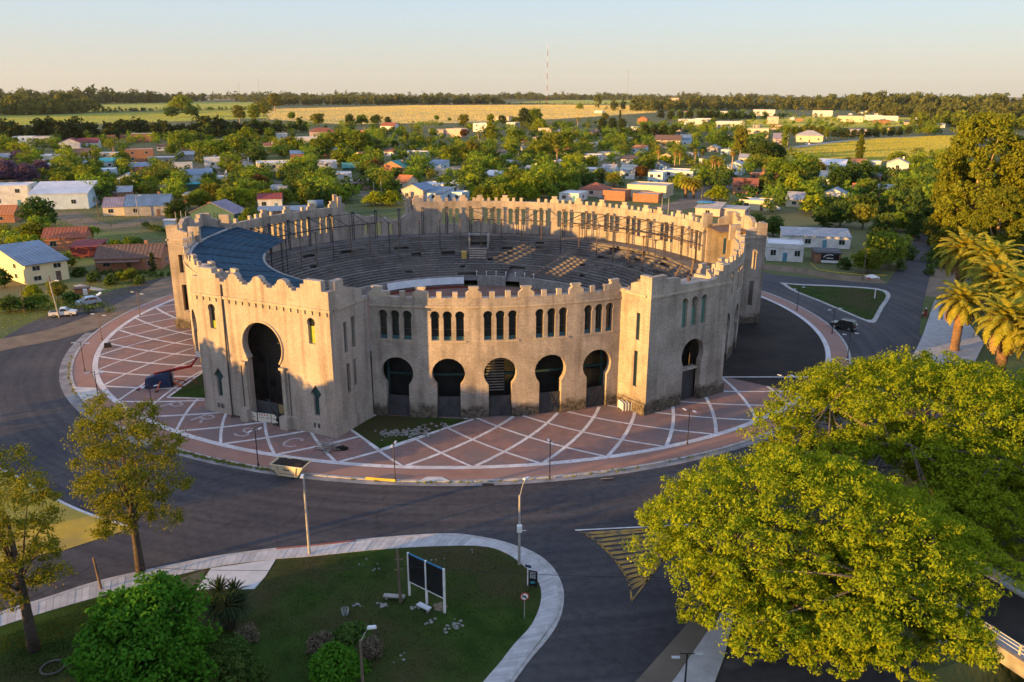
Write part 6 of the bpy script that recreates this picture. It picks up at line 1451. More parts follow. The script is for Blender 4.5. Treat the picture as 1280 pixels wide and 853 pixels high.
# ---- plaza lamp posts
def lamp_post(loc, rz, label, h=4.4, mat=STEEL):
    t = thing('lamp_post', label, 'lamp post', loc, rz, 'lamp posts round the plaza')
    mb = MB(); mb.tube([(0,0,0),(0,0,.35)], .11, 8); mb.tube([(0,0,.35),(0,0,h)], [.06,.05], 8); mb.build('pole', mat, t)
    for s, z in ((1, h - .12), (-1, h - .45)):
        mb = MB(); mb.bar((0,0,z), (s*.55,0,z + .04), .05); mb.build('arm', mat, t)
        mb = MB(); mb.cbox((s*.82,0,z+.05), (.6,.22,.07), 0, 0, .85); mb.build('lamp_head', LEDW, t)
    return t
LP = [((175,395),'lamp post at the far left end of the plaza walk beside the road'),((127.5,425),'sunlit lamp post beside the dark cover on the left walk'),((106,464),'lamp post at the leftmost bulge of the plaza kerb'),((124,505),'lamp post left of the tarpaulin-covered lift'),((192,523),'lamp post hidden behind the tall golden tree'),
      ((323,583),'lamp post standing below the painted letter S'),((494,602),'lamp post with yellow tape tied to its foot'),((687,599),'lamp post in front of the fourth arch near the white ramp'),((859,556),'lamp post in front of the right front pavilion'),((978,508),'lamp post on the right walk above the big tree crown'),((1045,486),'sunlit twin lamp post rising from behind the big tree'),((996,388),'dark lamp post across from the tip of the traffic island'),((1040,417),'dark lamp post just left of the dark off-road car'),((1059,451),'dark lamp post nearest the kerb below the dark off-road car')]
for (u, v), l in LP:
    g = G(u, v, .15); az = math.atan2(g.y - CY, g.x - CX); lamp_post((g.x, g.y, .146), az, l, 4.4, RUST_SUN if u in (175, 127.5, 1045) else STEEL)  # rust brown imitates warm sunlight on three of the posts

# ---- street lights and poles of the foreground
def street_light(name, u, v, vt, label, mat, arm=None, box=False, r=.12):
    g = G(u, v); h = hgt(u, v, vt); t = thing(name, label, 'street light', g)
    mb = MB(); mb.tube([(0,0,-.1),(0,0,h*.5),(0,0,h)], [r,r*.85,r*.7], 10); mb.build('pole', mat, t)
    ax, ay, az_ = arm or (.2,-.6,.25)
    mb = MB(); mb.tube([(0,0,h-.25),(ax*.5,ay*.5,h-.05+az_*.6),(ax,ay,h+az_)], .035, 6); mb.build('arm', CPOLE, t)
    mb = MB(); mb.cbox((ax*1.25,ay*1.25,h+az_), (.28,.6,.12), math.atan2(ay,ax)-pi/2, 0, .8); mb.build('lamp_head', LEDW, t)
    if box:
        mb = MB(); mb.cbox((0,-.22,h*.55), (.42,.3,.6)); mb.build('meter_box', WHITE, t); mb = MB(); mb.bar((.15,-.2,h*.52),(.55,-.2,h*.52),.06); mb.build('bracket', LEDW, t)
    return t
street_light('street_light', 387, 694, 593, 'concrete street light with white head beside the driveway apron', CPOLE, (.05,-.5,.15))
street_light('street_light', 649, 707, 619, 'concrete street light with white meter box at the pavement bend', CPOLE, (.45,.35,1.3), True)
street_light('street_light', 455, 880, 800, 'wooden lawn lamp with white LED head at the bottom of the picture', WOOD, (.6,.1,.85), r=.11)
t = thing('street_light', 'slim dark twin street light on the footpath at lower right', 'street light', G(856, 858)); h = hgt(856, 858, 817)
MB().tube([(0,0,0),(0,0,h)], [.07,.05], 8).build('pole', BLACK, t)
for s in (1, -1):
    MB().bar((0,0,h-.03),(s*.5,0,h),.05).build('arm', BLACK, t); MB().cbox((s*.75,0,h-.02 if s > 0 else h-.3),(.55,.2,.07)).build('lamp_head', LEDW, t)
t = thing('utility_pole', 'bare wooden pole left of the blank billboard', 'pole', G(501, 755)); h = hgt(501, 755, 686)
MB().tube([(0,0,-.1),(-.1,0,h)], [.13,.09], 8).build('pole', WOOD, t)
for z in (.62, .8): MB().bar((-.35,0,h*z),(.3,0,h*z+.05),.07).build('crossbar', WOOD, t)
t = thing('utility_pole', 'leaning dark stake beside the left pavement', 'pole', G(127, 738)); h = hgt(127, 738, 698); MB().tube([(0,0,-.1),(-.28,.1,h)], [.12,.09], 8).build('pole', WOOD, t)
def wire(pts, label, sag=.5, r=.018):
    P0 = [Vector(p) for p in pts]; mb = MB()
    for a, b in zip(P0, P0[1:]):
        q = [a.lerp(b, i / 10) - Vector((0,0,sag * 4 * (i/10) * (1 - i/10))) for i in range(11)]; mb.tube(q, r, 4, cap=False)
    o = mb.build('overhead_wire', BLACK); return tag(o, label, 'wire', 'overhead wires')
s0 = G(127, 738) + Vector((-.26,.1,2.3)); s1 = G(501, 755) + Vector((-.1,0,3.4)); s2 = G(387, 694)
wire([G(-40, 800) + Vector((0,0,1.2)), s0], 'thin wire running from the leaning stake to the left picture edge', .3)
wire([s0, s1, s1 + Vector((30,-2,.5))], 'thin wire from the leaning stake past the bare pole across the lawn', .5)
wire([s2 + Vector((0,0,5.6)), G(649,707) + Vector((0,0,6.1))], 'thin wire between the two concrete street lights', .6, .014)

# ---- blank billboard
b0, b1 = G(512, 746), G(556, 768); d = (b1 - b0); w = d.length; t = thing('billboard', 'blank black double billboard on three white posts in the lawn', 'billboard', b0, math.atan2(d.y, d.x))
for x in (0, w/2, w): box_obj('post', x-.07, x+.07, -.07, .07, -.1, 3.95, WHITE, t)
for x0, x1 in ((.09, w/2-.09), (w/2+.09, w-.09)): box_obj('panel', x0, x1, -.05, .05, 1.45, 3.85, BLACK, t)
for x0, x1 in ((.08, w/2-.08), (w/2+.08, w-.08)):
    box_obj('top_rail', x0, x1, -.06, .06, 3.853, 3.93, col('blue_edge', (.04,.17,.30)), t); box_obj('bottom_rail', x0, x1, -.06, .06, 1.36, 1.447, WHITE, t)
# ---- benches, basket, stones on the lawn
def bench(u, v, rz, w, mat, label):
    t = thing('bench', label, 'bench', G(u, v), rz); box_obj('seat', -w/2, w/2, -.22, .22, .38, .47, mat, t)
    for s in (-1, 1): box_obj('leg', s*w*.36-.08, s*w*.36+.08, -.17, .17, 0, .378, CONC, t)
bench(493, 751, R_(-6), 1.7, CONC, 'grey concrete bench at the foot of the bare wooden pole'); bench(530, 764, R_(-36), 1.2, LEDW, 'pale slab bench in front of the billboard')
t = thing('litter_basket', 'small wire litter basket on the open lawn', 'litter basket', G(432, 772)); mb = MB()
for i in range(12):
    a = i * pi / 6; mb.bar((.2*math.cos(a),.2*math.sin(a),.25),(.28*math.cos(a),.28*math.sin(a),.8),.025)
mb.build('basket', LEDW, t)['kind'] = 'stuff'; MB().tube([(0,0,0),(0,0,.3)], .05, 6).build('post', STEEL, t)
rs = random.Random(3); mb = MB()
def stones(mb, c, n, spread, r0, r1):
    for _ in range(n):
        r = rs.uniform(r0, r1); x, y = rs.gauss(0, spread), rs.gauss(0, spread * .7); mb.blob((c[0]+x, c[1]+y, c[2]+r*.4), (r*1.2, r*.9, r*.6), 5, 3, 0, .18, rs)
ST = M('pale_rubble', (.27, .26, .24), (.17, .165, .15), scale=3, bump=.4)
for (u, v, n, sp, a, b) in [(448,757,5,.3,.08,.18),(476,757,6,.25,.1,.2),(516,761,3,.15,.1,.18),(536,777,5,.35,.08,.16),(565,783,26,.45,.06,.16),(460,708,7,.6,.06,.12),(548,700,3,.3,.06,.12),(498,822,4,.5,.06,.12),(590,690,2,.2,.08,.12)]:
    stones(mb, G(u, v, .1), n, sp, a, b)
tag(mb.build('lawn_stones', ST), 'scattered pale stones on the foreground lawn', 'stones', None, 'stuff')
mb = MB(); tr_ = [G(55, 838), G(78, 838)]; c = (tr_[0] + tr_[1]) / 2
mb.tube([c + Vector((.75*math.cos(a), .75*math.sin(a), .25)) for a in [i*pi/8 for i in range(17)]], .07, 6)
tag(mb.build('stone_ring', M('dull_stone', (.10,.098,.085), (.06,.06,.05), scale=3)), 'pale ring of stones on the shaded lawn at bottom left', 'stone ring')
# rubble and branch heaps by the gate
for (u, v, n, sp), l in (((488,543,60,.9),'heap of broken pale stones on the grass triangle'),((522,541,46,1.1),'second heap of stones and boards beside the broken stone heap'),((548,531,9,.9),'row of larger stone blocks at the foot of the first arch')):
    t = thing('rubble_heap', l, 'rubble', G(u, v, .17)); mb = MB(); stones(mb, (0,0,0), n, sp, .09, .26 if n < 60 else .2)
    if n == 46:
        for _ in range(7): p = Vector((rs.gauss(0,1), rs.gauss(0,.7), .2)); mb.bar(p, p + Vector((rs.uniform(-1.2,1.2), rs.uniform(-.6,.6), .15)), .14, .05)
    mb.build('stones', ST, t)['kind'] = 'stuff'
t = thing('branch_pile', 'heap of grey dead branches and timber at the corner of the main gate pavilion', 'branch pile', G(409, 563, .15)); mb = MB()
for i in range(85):
    a = rs.uniform(0, 6.28); p = Vector((rs.gauss(0,.55), rs.gauss(0,.45), rs.uniform(.05,.9))); q = p + Vector((math.cos(a), math.sin(a), rs.uniform(-.25,.3))) * rs.uniform(.5,1.2); q.z = max(.04, q.z); mb.tube([p, p.lerp(q,.5)+Vector((0,0,.08)), q], [.05,.04,.02], 5)
mb.build('branches', M('dead_wood', (.33,.30,.27), (.20,.18,.16), scale=3), t)['kind'] = 'stuff'
mb = MB(); mb.blob((1.6,.3,.12), (.8,.5,.3), 8, 4, 0, .25, rs); mb.build('soil', SOIL, t)
# ---- rubbish skip
g0 = G(360, 597); t = thing('skip', 'cream rubbish skip full of dark soil standing on the road by the kerb', 'skip', (g0.x+.2, g0.y+.6, .04), R_(-14)); SK = M('cream_skip_paint', (.62,.53,.36), (.50,.41,.27), scale=1.5, rough=.6)
mb = MB(); B_ = [(-1.05,-.8,.12),(1.05,-.8,.12),(1.05,.8,.12),(-1.05,.8,.12)]; T_ = [(-1.85,-.95,1.35),(1.85,-.95,1.35),(1.85,.95,1.35),(-1.85,.95,1.35)]
mb.add(B_ + T_, [(3,2,1,0),(0,1,5,4),(1,2,6,5),(2,3,7,6),(3,0,4,7)]); mb.build('skip_body', SK, t)
mb = MB()
for a, b in zip(T_, T_[1:] + T_[:1]): mb.bar(a, b, .1, .1)
for x in (-.9, .9): mb.bar((x,-.9,.3),(x*1.25,-1.0,1.3),.09,.06)
mb.build('rim', SK, t)
mb = MB(); n = 9; hs = [[1.22 + .22*rs.random() + .22*math.sin(pi*i/n)*math.sin(pi*j/5) for j in range(6)] for i in range(n+1)]; vs = [(-1.75+3.5*i/n, -.88+1.76*j/5, hs[i][j]) for i in range(n+1) for j in range(6)]
mb.add(vs, [(i*6+j,(i+1)*6+j,(i+1)*6+j+1,i*6+j+1) for i in range(n) for j in range(5)]); mb.build('soil_load', SOIL, t)
mb = MB(); rot = math.atan2(1.23, .15)
def on_skip(x0, x1, z0, z1):
    f = lambda x, z: (x, -.8 - .15*(z-.12)/1.23 - .012, z); mb.quad(f(x0,z0), f(x1,z0), f(x1,z1), f(x0,z1))
for x in (-.38,-.27,-.16,-.06,.05,.15,.25): on_skip(x, x+.075, .84, .98)
for i in range(11): on_skip(-.85+i*.155, -.76+i*.155, .40, .50)
mb.build('lettering', BLACK, t)['kind'] = 'stuff'
# ---- covered boom lift
t = thing('boom_lift', 'red trailer boom lift under a navy tarpaulin with its basket raised beside the pavilion', 'boom lift', G(201, 483, .15), R_(12))
lift0 = t; mb = MB(); n = 10
mb.add([(-1.9,-.8,.1),(1.5,-.95,.1),(1.7,.9,.1),(-1.9,.85,.1),(-1.7,-.6,1.35),(.2,-.7,1.9),(1.35,-.45,2.0),(1.4,.5,2.0),(.2,.65,1.95),(-1.7,.6,1.3),(1.7,-.2,.3)], [(0,1,5,4),(1,6,5),(1,10,6),(10,2,7,6),(2,3,9,8),(2,8,7),(3,0,4,9),(4,5,8,9),(5,6,7,8)]); mb.build('tarpaulin', TARP, t)
mb = MB(); mb.bar((-.6,0,1.75),(2.6,.1,2.35),.32,.4); mb.build('boom', RED, t, label='lower red boom section with black maker strip'); mb = MB(); mb.bar((-.1,-.175,1.86),(2.1,-.105,2.26),.03,.2); mb.build('boom_strip', BLACK, t)
mb = MB(); mb.bar((2.5,.1,2.33),(4.2,.15,2.55),.26,.34); mb.bar((4.1,.15,2.5),(5.1,.2,3.9),.22,.26); mb.build('jib', RED, t)
mb = MB(); mb.bar((1.6,.0,.45),(1.75,.05,1.9),.16); mb.bar((2.2,.05,.5),(1.3,0,.55),.3,.25); mb.build('mast', CHROME, t)
for a, b in (((-1.5,-.5,.8),(-2.7,-.9,.1)),((.2,-.8,.9),(-.1,-2.2,.1)),((1.7,.5,.7),(3.0,1.1,.1)),((1.7,-.4,.7),(2.9,-.9,.1))):
    mb = MB(); mb.bar(a,b,.14); mb.build('outrigger', ORANGE, t); mb = MB(); mb.cbox((b[0],b[1],.05),(.4,.4,.08)); mb.build('foot_pad', BLACK, t)
mb = MB(); mb.tube([(3.0,.3,.25),(3.5,.1,.7),(4.2,.2,.6),(4.6,.1,.1)], .05, 6); mb.build('hose', RED, t)
mb = MB(); c = (5.35,.2,4.2)
for x in (-.4,.4):
    for y in (-.6,.6): mb.bar((c[0]+x,c[1]+y,3.9),(c[0]+x,c[1]+y,5.0),.05)
for z in (3.95,4.45,5.0):
    for y in (-.6,.6): mb.bar((c[0]-.4,c[1]+y,z),(c[0]+.4,c[1]+y,z),.05)
    for x in (-.4,.4): mb.bar((c[0]+x,c[1]-.6,z),(c[0]+x,c[1]+.6,z),.05)
mb.build('basket_rail', LEDW, t)['kind'] = 'stuff'; mb = MB(); mb.box(4.95,5.75,-.4,.8,3.88,3.94); mb.build('basket_floor', CHROME, t); mb = MB(); mb.quad((4.94,-.42,3.95),(5.76,-.42,3.95),(5.76,-.42,4.7),(4.94,-.42,4.7)); mb.build('basket_screen', WHITE, t)
t = thing('crate', 'dark square cover standing on the left walk', 'cover', G(135, 435, .15), .3); MB().cbox((0,0,.4),(1.1,.5,.8),0,0,.8).build('cover', BLACK, t); MB().cbox((0,0,.03),(1.3,.7,.06)).build('base', CONC, t)
# ---- banners at the gate, stacked barriers, red sign, bull head
for k, ((u0, v0), (u1, v1), l, red) in enumerate((((309,523),(322,527.5),'left plain banner of the three before the main gate',0),((323,527),(339.5,529),'middle banner with a row of red squares before the main gate',1),((340,529),(356,532),'right banner with grey lettering before the main gate',0))):
    a, b = G(u0, v0, .15), G(u1, v1, .15); d = b - a; w = d.length; t = thing('banner', l, 'banner', a, math.atan2(d.y, d.x), 'banners before the main gate')
    box_obj('banner_sheet', 0, w-.05, -.02, .02, .05, 1.15, col('cream_banner', (.66,.60,.50), (.58,.52,.43)), t)
    for x in (.06, w-.1): box_obj('post', x-.03, x+.03, .022, .08, 0, 1.2, STEEL, t)
    mb = MB()
    if red:
        for i in range(4): mb.box(w*(.10+.2*i), w*(.10+.2*i)+.16, -.03, -.022, .86, 1.04)
        mb.build('red_mark', RED, t)['kind'] = 'stuff'; mb = MB()
    for i in range(int(w/.16) - 2):
        if rs.random() < .8: mb.box(.2+i*.16, .29+i*.16, -.03, -.022, .48, .48 + rs.choice((.13,.18)))
    mb.build('lettering', col('grey_print', (.16,.14,.13)), t)['kind'] = 'stuff'
a = G(776, 512, .15); 
for i in range(4):
    t = thing('folding_barrier', ('white board barrier, frontmost of the folded stack by the pavilion corner','white board barrier, second of the folded stack by the pavilion corner','white board barrier, third of the folded stack by the pavilion corner','white board barrier, rearmost of the folded stack by the pavilion corner')[i], 'barrier', a + Vector((i*.36, .30*i*.3, 0)), R_(-72), 'folded white barriers')
    box_obj('board', -.75, .75, -.03, .03, .1, 1.05, WHITE, t)
    for x in (-.7, .7): box_obj('leg', x-.04, x+.04, -.12, -.031, 0, 1.08, LEDW, t)
    mb = MB(); mb.box(.45,.62,-.04,-.032,.8,.97); mb.build('red_mark', RED, t)
t = thing('sign_box', 'little red sign leaning on the plinth left of the main gate', 'sign', G(265, 513, .15), R_(-25)); MB().box(-.28,.28,-.06,.06,0,1.1).build('board', RED, t); MB().box(-.34,-.285,-.08,.08,0,1.12).build('frame', WHITE, t)
bl = fa(1.65, 0, -.1); t = thing('bull_head', 'black bull head sculpture with wide horns standing in the main gate', 'sculpture', (bl.x, bl.y, .15), R_(AZA + 90))
mb = MB(); mb.blob((0,0,1.15), (.26,.34,.42), 10, 7); mb.blob((0,-.3,.85), (.17,.2,.26), 10, 6); mb.tube([(0,.2,.1),(0,.15,1.0)], [.34,.22], 10); mb.build('head', BLACK, t, True)
for s in (-1, 1): mb = MB(); mb.tube([(s*.18,0,1.4),(s*.6,0,1.5),(s*.95,0,1.8),(s*1.05,-.05,2.25)], [.1,.08,.06,.02], 8); mb.build('horn', BLACK, t, True)
for s in (-1, 1): mb = MB(); mb.blob((s*.4,0,1.2), (.2,.06,.09), 8, 5); mb.build('ear', BLACK, t, True)
MB().cbox((0,.1,.06),(1.6,.8,.12)).build('base', STEEL, t)
t = thing('metal_plate', 'dark metal plate lying on the paving left of the main gate', 'plate', G(298, 520, .16), R_(20)); MB().box(-.9,.9,-.4,.4,0,.05).build('plate', STEEL, t); MB().box(-.9,.9,-.45,-.4,0,.1).build('frame', RUST_SUN, t)
# ---- road signs at the bend
g = G(659.5, 733); t = thing('street_sign', 'dark street name sign above a dark panel with pale lettering on a white post', 'street sign', g, R_(-20)); h = hgt(659.5, 733, 709)
MB().tube([(0,0,0),(0,0,h)], .05, 8).build('post', WHITE, t); mb = MB(); mb.bar((-.25,.12,h-.02),(.35,-.22,h+.22),.03,.22); mb.build('name_plate', col('navy_plate', (.02,.04,.10)), t)
box_obj('panel', .10, .82, -.03, .03, h*.08, h*.86, BLACK, t)
mb = MB()
for i, y in enumerate((.78,.71,.64,.57,.50)):
    for j in range(3): mb.box(.2+j*.17, .33+j*.17, -.042, -.034, h*y-.03, h*y+.03)
mb.build('lettering', LEDW, t)['kind'] = 'stuff'; mb = MB()
for i in range(3): mb.box(.25+i*.13, .36+i*.13, -.042, -.034, h*.2+i*.03, h*.3+i*.03)
mb.build('cyan_print', col('cyan_print', (.05,.35,.42)), t)['kind'] = 'stuff'
g = G(655.5, 775); t = thing('road_sign', 'round red-rimmed no left turn sign on a thin post in the lawn', 'road sign', g, R_(4)); h = hgt(655.5, 775, 746)
MB().tube([(0,.04,0),(0,.04,h)], .03, 8).build('post', CPOLE, t)
def disc(mb, r, y0, y1, n=24, cz=h):
    k = len(mb.v); mb.v += [(r*math.cos(2*pi*i/n), y, cz + r*math.sin(2*pi*i/n)) for y in (y0, y1) for i in range(n)]; mb.uv += [(0,0)]*(2*n)
    mb.f += [tuple(k+i for i in range(n)), tuple(k+n+i for i in range(n))[::-1]] + [(k+i, k+n+i, k+n+(i+1)%n, k+(i+1)%n) for i in range(n)]; mb.m += [0]*(n+2)
mb = MB(); disc(mb, .34, -.0, .02); mb.build('rim', RED, t); mb = MB(); disc(mb, .26, -.012, -.004); mb.build('face', WHITE, t)
mb = MB(); mb.panel([(.12,h-.16),(.12,h+.08),(-.06,h+.08),(-.06,h+.15),(-.2,h+.03),(-.06,h-.08),(-.06,h-.02),(.03,h-.02),(.03,h-.16)][::-1], [], .006, lambda s, z, d_: Vector((s, -.022 + d_, z))); mb.bar((-.2,-.03,h+.2),(.2,-.03,h-.2),.012,.06,0); mb.build('arrow', BLACK, t)
# yellow tape at the lamp
a, b = G(457, 598, .3), G(494, 601, .3); tag(MB().bar(a, b, .02, .28).build('barrier_tape', M('yellow_tape', (.62,.42,.06), (.5,.34,.05))), 'yellow barrier tape tied to a plaza lamp post', 'tape')

# ---- vehicles
def wheel(parent, x, y, r=.32, w=.2):
    mb = MB(); n = 16
    for yy in (-w/2, w/2): pass
    mb.tube([(x, y-w/2, r),(x, y+w/2, r)], r, n); o = mb.build('wheel', RUBBER, parent)
    mb = MB(); mb.tube([(x, y-w/2-.012, r),(x, y+w/2+.012, r)], r*.62, 12); mb.build('rim', CHROME, o); return o
def vehicle(name, loc, rz, label, cat, paint, prof, glass, w, wb, L, r=.32, rear=None, group=None):
    t = thing(name, label, cat, loc, rz, group); mb = MB(); n = len(prof)
    def ring(y, sh): return [(x, y, z if z < .9 else z) for x, z in prof]
    secs = [(-w/2, .0), (w/2, .0)]
    vs = [(x, -w/2 + max(0, z-.95)*.22, z) for x, z in prof] + [(x, w/2 - max(0, z-.95)*.22, z) for x, z in prof]
    tri = tessellate_polygon([[Vector((x, z, 0)) for x, z in prof]]); fs = [tuple(q) for q in tri] + [tuple(i+n for i in q[::-1]) for q in tri] + [(i,(i+1)%n,n+(i+1)%n,n+i) for i in range(n)]
    mb.add(vs, fs); mb.build('body', paint, t)
    for gp in glass:                                  # side glass, proud by a hair
        for s in (-1, 1):
            k = MB(); q = [(x, s*(w/2 - max(0, z-.95)*.22 + .008), z) for x, z in gp]; k.add(q, [tuple(range(len(q)))]); k.build('side_window', GLASSY, t)
    for x in (-wb/2, wb/2):
        for s in (-1, 1): wheel(t, x, s*(w/2-.1), r)
    return t
CARW = M('white_car_paint', (.70,.69,.66), (.62,.61,.58), rough=.3, spec=.5); CARB = M('silver_blue_car_paint', (.34,.43,.56), (.30,.38,.50), rough=.3, spec=.5); CARD = M('black_car_paint', (.02,.026,.026), (.015,.02,.02), rough=.25, spec=.6)
def screens(t, a, b, w, name):                        # sloping glass between two profile points
    (x0,z0),(x1,z1) = a, b; k = MB(); i0, i1 = w/2-.1-max(0,z0-.95)*.22, w/2-.1-max(0,z1-.95)*.22; nx, nz = (z1-z0), -(x1-x0); l = math.hypot(nx,nz); s = .012 if nx*0+nz < 0 else -.012
    off = (-nx/l*.012*(1 if nz < 0 else -1), abs(nz)/l*.012)
    k.quad((x0+off[0],-i0,z0+off[1]),(x0+off[0],i0,z0+off[1]),(x1+off[0],i1,z1+off[1]),(x1+off[0],-i1,z1+off[1])); k.build(name, GLASSY, t)
def lights(t, xf, xr, w, z):
    for s in (-1, 1): MB().cbox((xf, s*(w/2-.22), z),(.06,.3,.14)).build('headlight', LEDW, t); MB().cbox((xr, s*(w/2-.15), z+.05),(.05,.16,.2)).build('taillight', RED, t)
def hatchback(loc, rz, label, paint, group=None, opened=False):
    prof = [(-2.05,.28),(2.05,.28),(2.1,.55),(2.0,.78),(1.15,.95),(.45,1.42),(.1,1.5),(-1.0,1.48),(-1.6,1.2),(-1.95,.92),(-2.08,.6)]
    t = vehicle('hatchback_car', loc, rz, label, 'car', paint, prof, [[(1.0,.98),(.42,1.36),(.1,1.42),(.05,.98)],[(-.02,.98),(.02,1.42),(-.95,1.4),(-1.45,1.15),(-1.4,.98)]], 1.72, 2.5, 4.1, .31, None, group)
    screens(t, (.5,1.38),(1.1,.99), 1.72, 'windscreen'); lights(t, 2.03, -2.05, 1.72, .68); MB().cbox((2.06,0,.42),(.12,1.66,.2)).build('bumper', paint, t)
    if opened: MB().bar((-1.5,0,1.42),(-2.35,0,1.95),1.3,.07).build('tailgate', paint, t)
    else: screens(t, (-1.08,1.46),(-1.62,1.2), 1.72, 'rear_window')
    return t
g0, g1 = G(95, 384), G(123, 380); hatchback((g0+g1)/2 + Vector((0,.6,.03)), math.atan2(g1.y-g0.y, g1.x-g0.x) + pi, 'silver-blue hatchback parked on the grass with its tailgate open', CARB, None, True)
prof = [(-2.15,.35),(2.15,.35),(2.2,.6),(2.1,.82),(1.1,.95),(.55,1.42),(.2,1.48),(-.35,1.46),(-.45,.92),(-2.15,.9),(-2.2,.6)]
g0, g1 = G(63, 397), G(92, 395); t = vehicle('pickup_truck', (g0+g1)/2 + Vector((0,.5,.03)), math.atan2(g1.y-g0.y, g1.x-g0.x), 'white pickup parked on the grass behind the leaning light pole', 'pickup', CARW, prof, [[(1.0,.98),(.52,1.36),(.2,1.4),(-.28,1.39),(-.32,.98)]], 1.7, 2.7, 4.3, .31)
screens(t, (.58,1.4),(1.06,.97), 1.7, 'windscreen'); lights(t, 2.16, -2.17, 1.7, .7); MB().box(-2.05,-.5,-.7,.7,.91,.93).build('load_bed', BLACK, t)
prof = [(-2.0,.4),(2.0,.4),(2.05,.7),(2.0,.98),(1.0,1.06),(.5,1.62),(.3,1.68),(-1.75,1.68),(-1.98,1.1),(-2.05,.7)]
g0 = G(1056, 413); t = vehicle('offroad_car', (g0.x, g0.y + .6, .05), R_(135), 'dark off-road car with a spare wheel on its back driving round the ring road', 'car', CARD, prof, [[(.95,1.08),(.5,1.55),(.1,1.6),(.05,1.08)],[(-.05,1.08),(-.02,1.6),(-1.65,1.6),(-1.8,1.1)]], 1.8, 2.5, 4.1, .37)
screens(t, (.54,1.58),(.98,1.08), 1.8, 'windscreen'); lights(t, 2.0, -2.03, 1.8, .85); MB().tube([(-2.05,0,1.0),(-2.27,0,1.0)], .33, 14).build('spare_wheel', CHROME, t); MB().cbox((-2.08,0,.5),(.14,1.7,.2)).build('bumper', CHROME, t)
for s in (-.62,.62): MB().bar((-1.6,s,1.73),(.3,s,1.73),.05).build('roof_rail', CHROME, t)
screens(t, (-1.77,1.62),(-1.95,1.15), 1.8, 'rear_window')
for u, v, rz, l, p in ((906,264,150,'dark car parked across the street behind the arena',CARD),(967,263,150,'white car parked beside the cream street house',CARW),(755,249,150,'blue car parked between the brick boxes',CARB),(365,222,20,'blue car beside the cream two-storey block',CARB),(1009,181,160,'white car on the gravel road',CARW),(392,224,20,'dark car near the long white house',CARD),(497,241,20,'dark car under the lime bush behind the arena',CARD),(1170,279,60,'small blue car far up the avenue',CARB)):
    hatchback(G(u, v, .06), R_(rz), l, p)
# motorcycle with rider
t = thing('motorcycle', 'dark motorcycle waiting at the mouth of the avenue', 'motorcycle', G(1156, 397, .06), R_(205))
for x in (-.65, .65):
    mb = MB(); mb.tube([(x + .27*math.cos(a), 0, .3 + .27*math.sin(a)) for a in [i*pi/8 for i in range(17)]], .06, 6); mb.build('wheel', RUBBER, t)
mb = MB(); mb.blob((.15,0,.82), (.36,.17,.17), 8, 6); mb.bar((-.6,0,.78),(0,0,.75),.22,.1); mb.cbox((0,0,.45),(.5,.25,.35)); mb.bar((.65,0,.3),(.45,0,1.0),.08); mb.bar((.42,-.35,1.05),(.42,.35,1.05),.04); mb.bar((-.65,0,.3),(-.1,0,.5),.1); mb.build('frame', RED, t)
mb = MB(); mb.blob((.62,0,.85), (.1,.12,.12), 8, 5); mb.build('headlight', LEDW, t)
def body(name, loc, rz, label, joints, edges, radii, shirt, group=None):
    me = bpy.data.meshes.new('body'); me.from_pydata(joints, edges, []); t = thing(name, label, 'person', loc, rz, group); o = bpy.data.objects.new('body', me); COL.objects.link(o); o.parent = t; me.materials.append(shirt)
    sk = o.modifiers.new('skin', 'SKIN'); sv = me.skin_vertices[0].data
    for i, r in enumerate(radii): sv[i].radius = (r, r); sv[i].use_root = i == 0
    sb = o.modifiers.new('sub', 'SUBSURF'); sb.levels = 1; sb.render_levels = 1; return t
J = [(-.2,0,.92),(-.16,0,1.15),(-.1,0,1.38),(-.07,0,1.5),(-.04,0,1.62),(-.06,.2,1.36),(.1,.26,1.12),(.38,.3,1.08),(-.06,-.2,1.36),(.1,-.26,1.12),(.38,-.3,1.08),(-.15,.14,.86),(.25,.18,.78),(.1,.2,.38),(.22,.2,.3),(-.15,-.14,.86),(.25,-.18,.78),(.1,-.2,.38),(.22,-.2,.3)]
Ed = [(0,1),(1,2),(2,3),(3,4),(2,5),(5,6),(6,7),(2,8),(8,9),(9,10),(0,11),(11,12),(12,13),(13,14),(0,15),(15,16),(16,17),(17,18)]
t = body('person', G(1156, 397, .06), R_(205), 'rider in dark red jacket and white helmet sitting on the motorcycle', J, Ed, [.16,.15,.17,.07,.1,.09,.06,.045,.09,.06,.045,.11,.08,.06,.05,.11,.08,.06,.05], M('dark_red_jacket', (.16,.04,.035), (.10,.03,.03)))
mb = MB(); mb.blob((-.02,0,1.66), (.14,.13,.15), 12, 8); mb.build('helmet', WHITE, t, True)

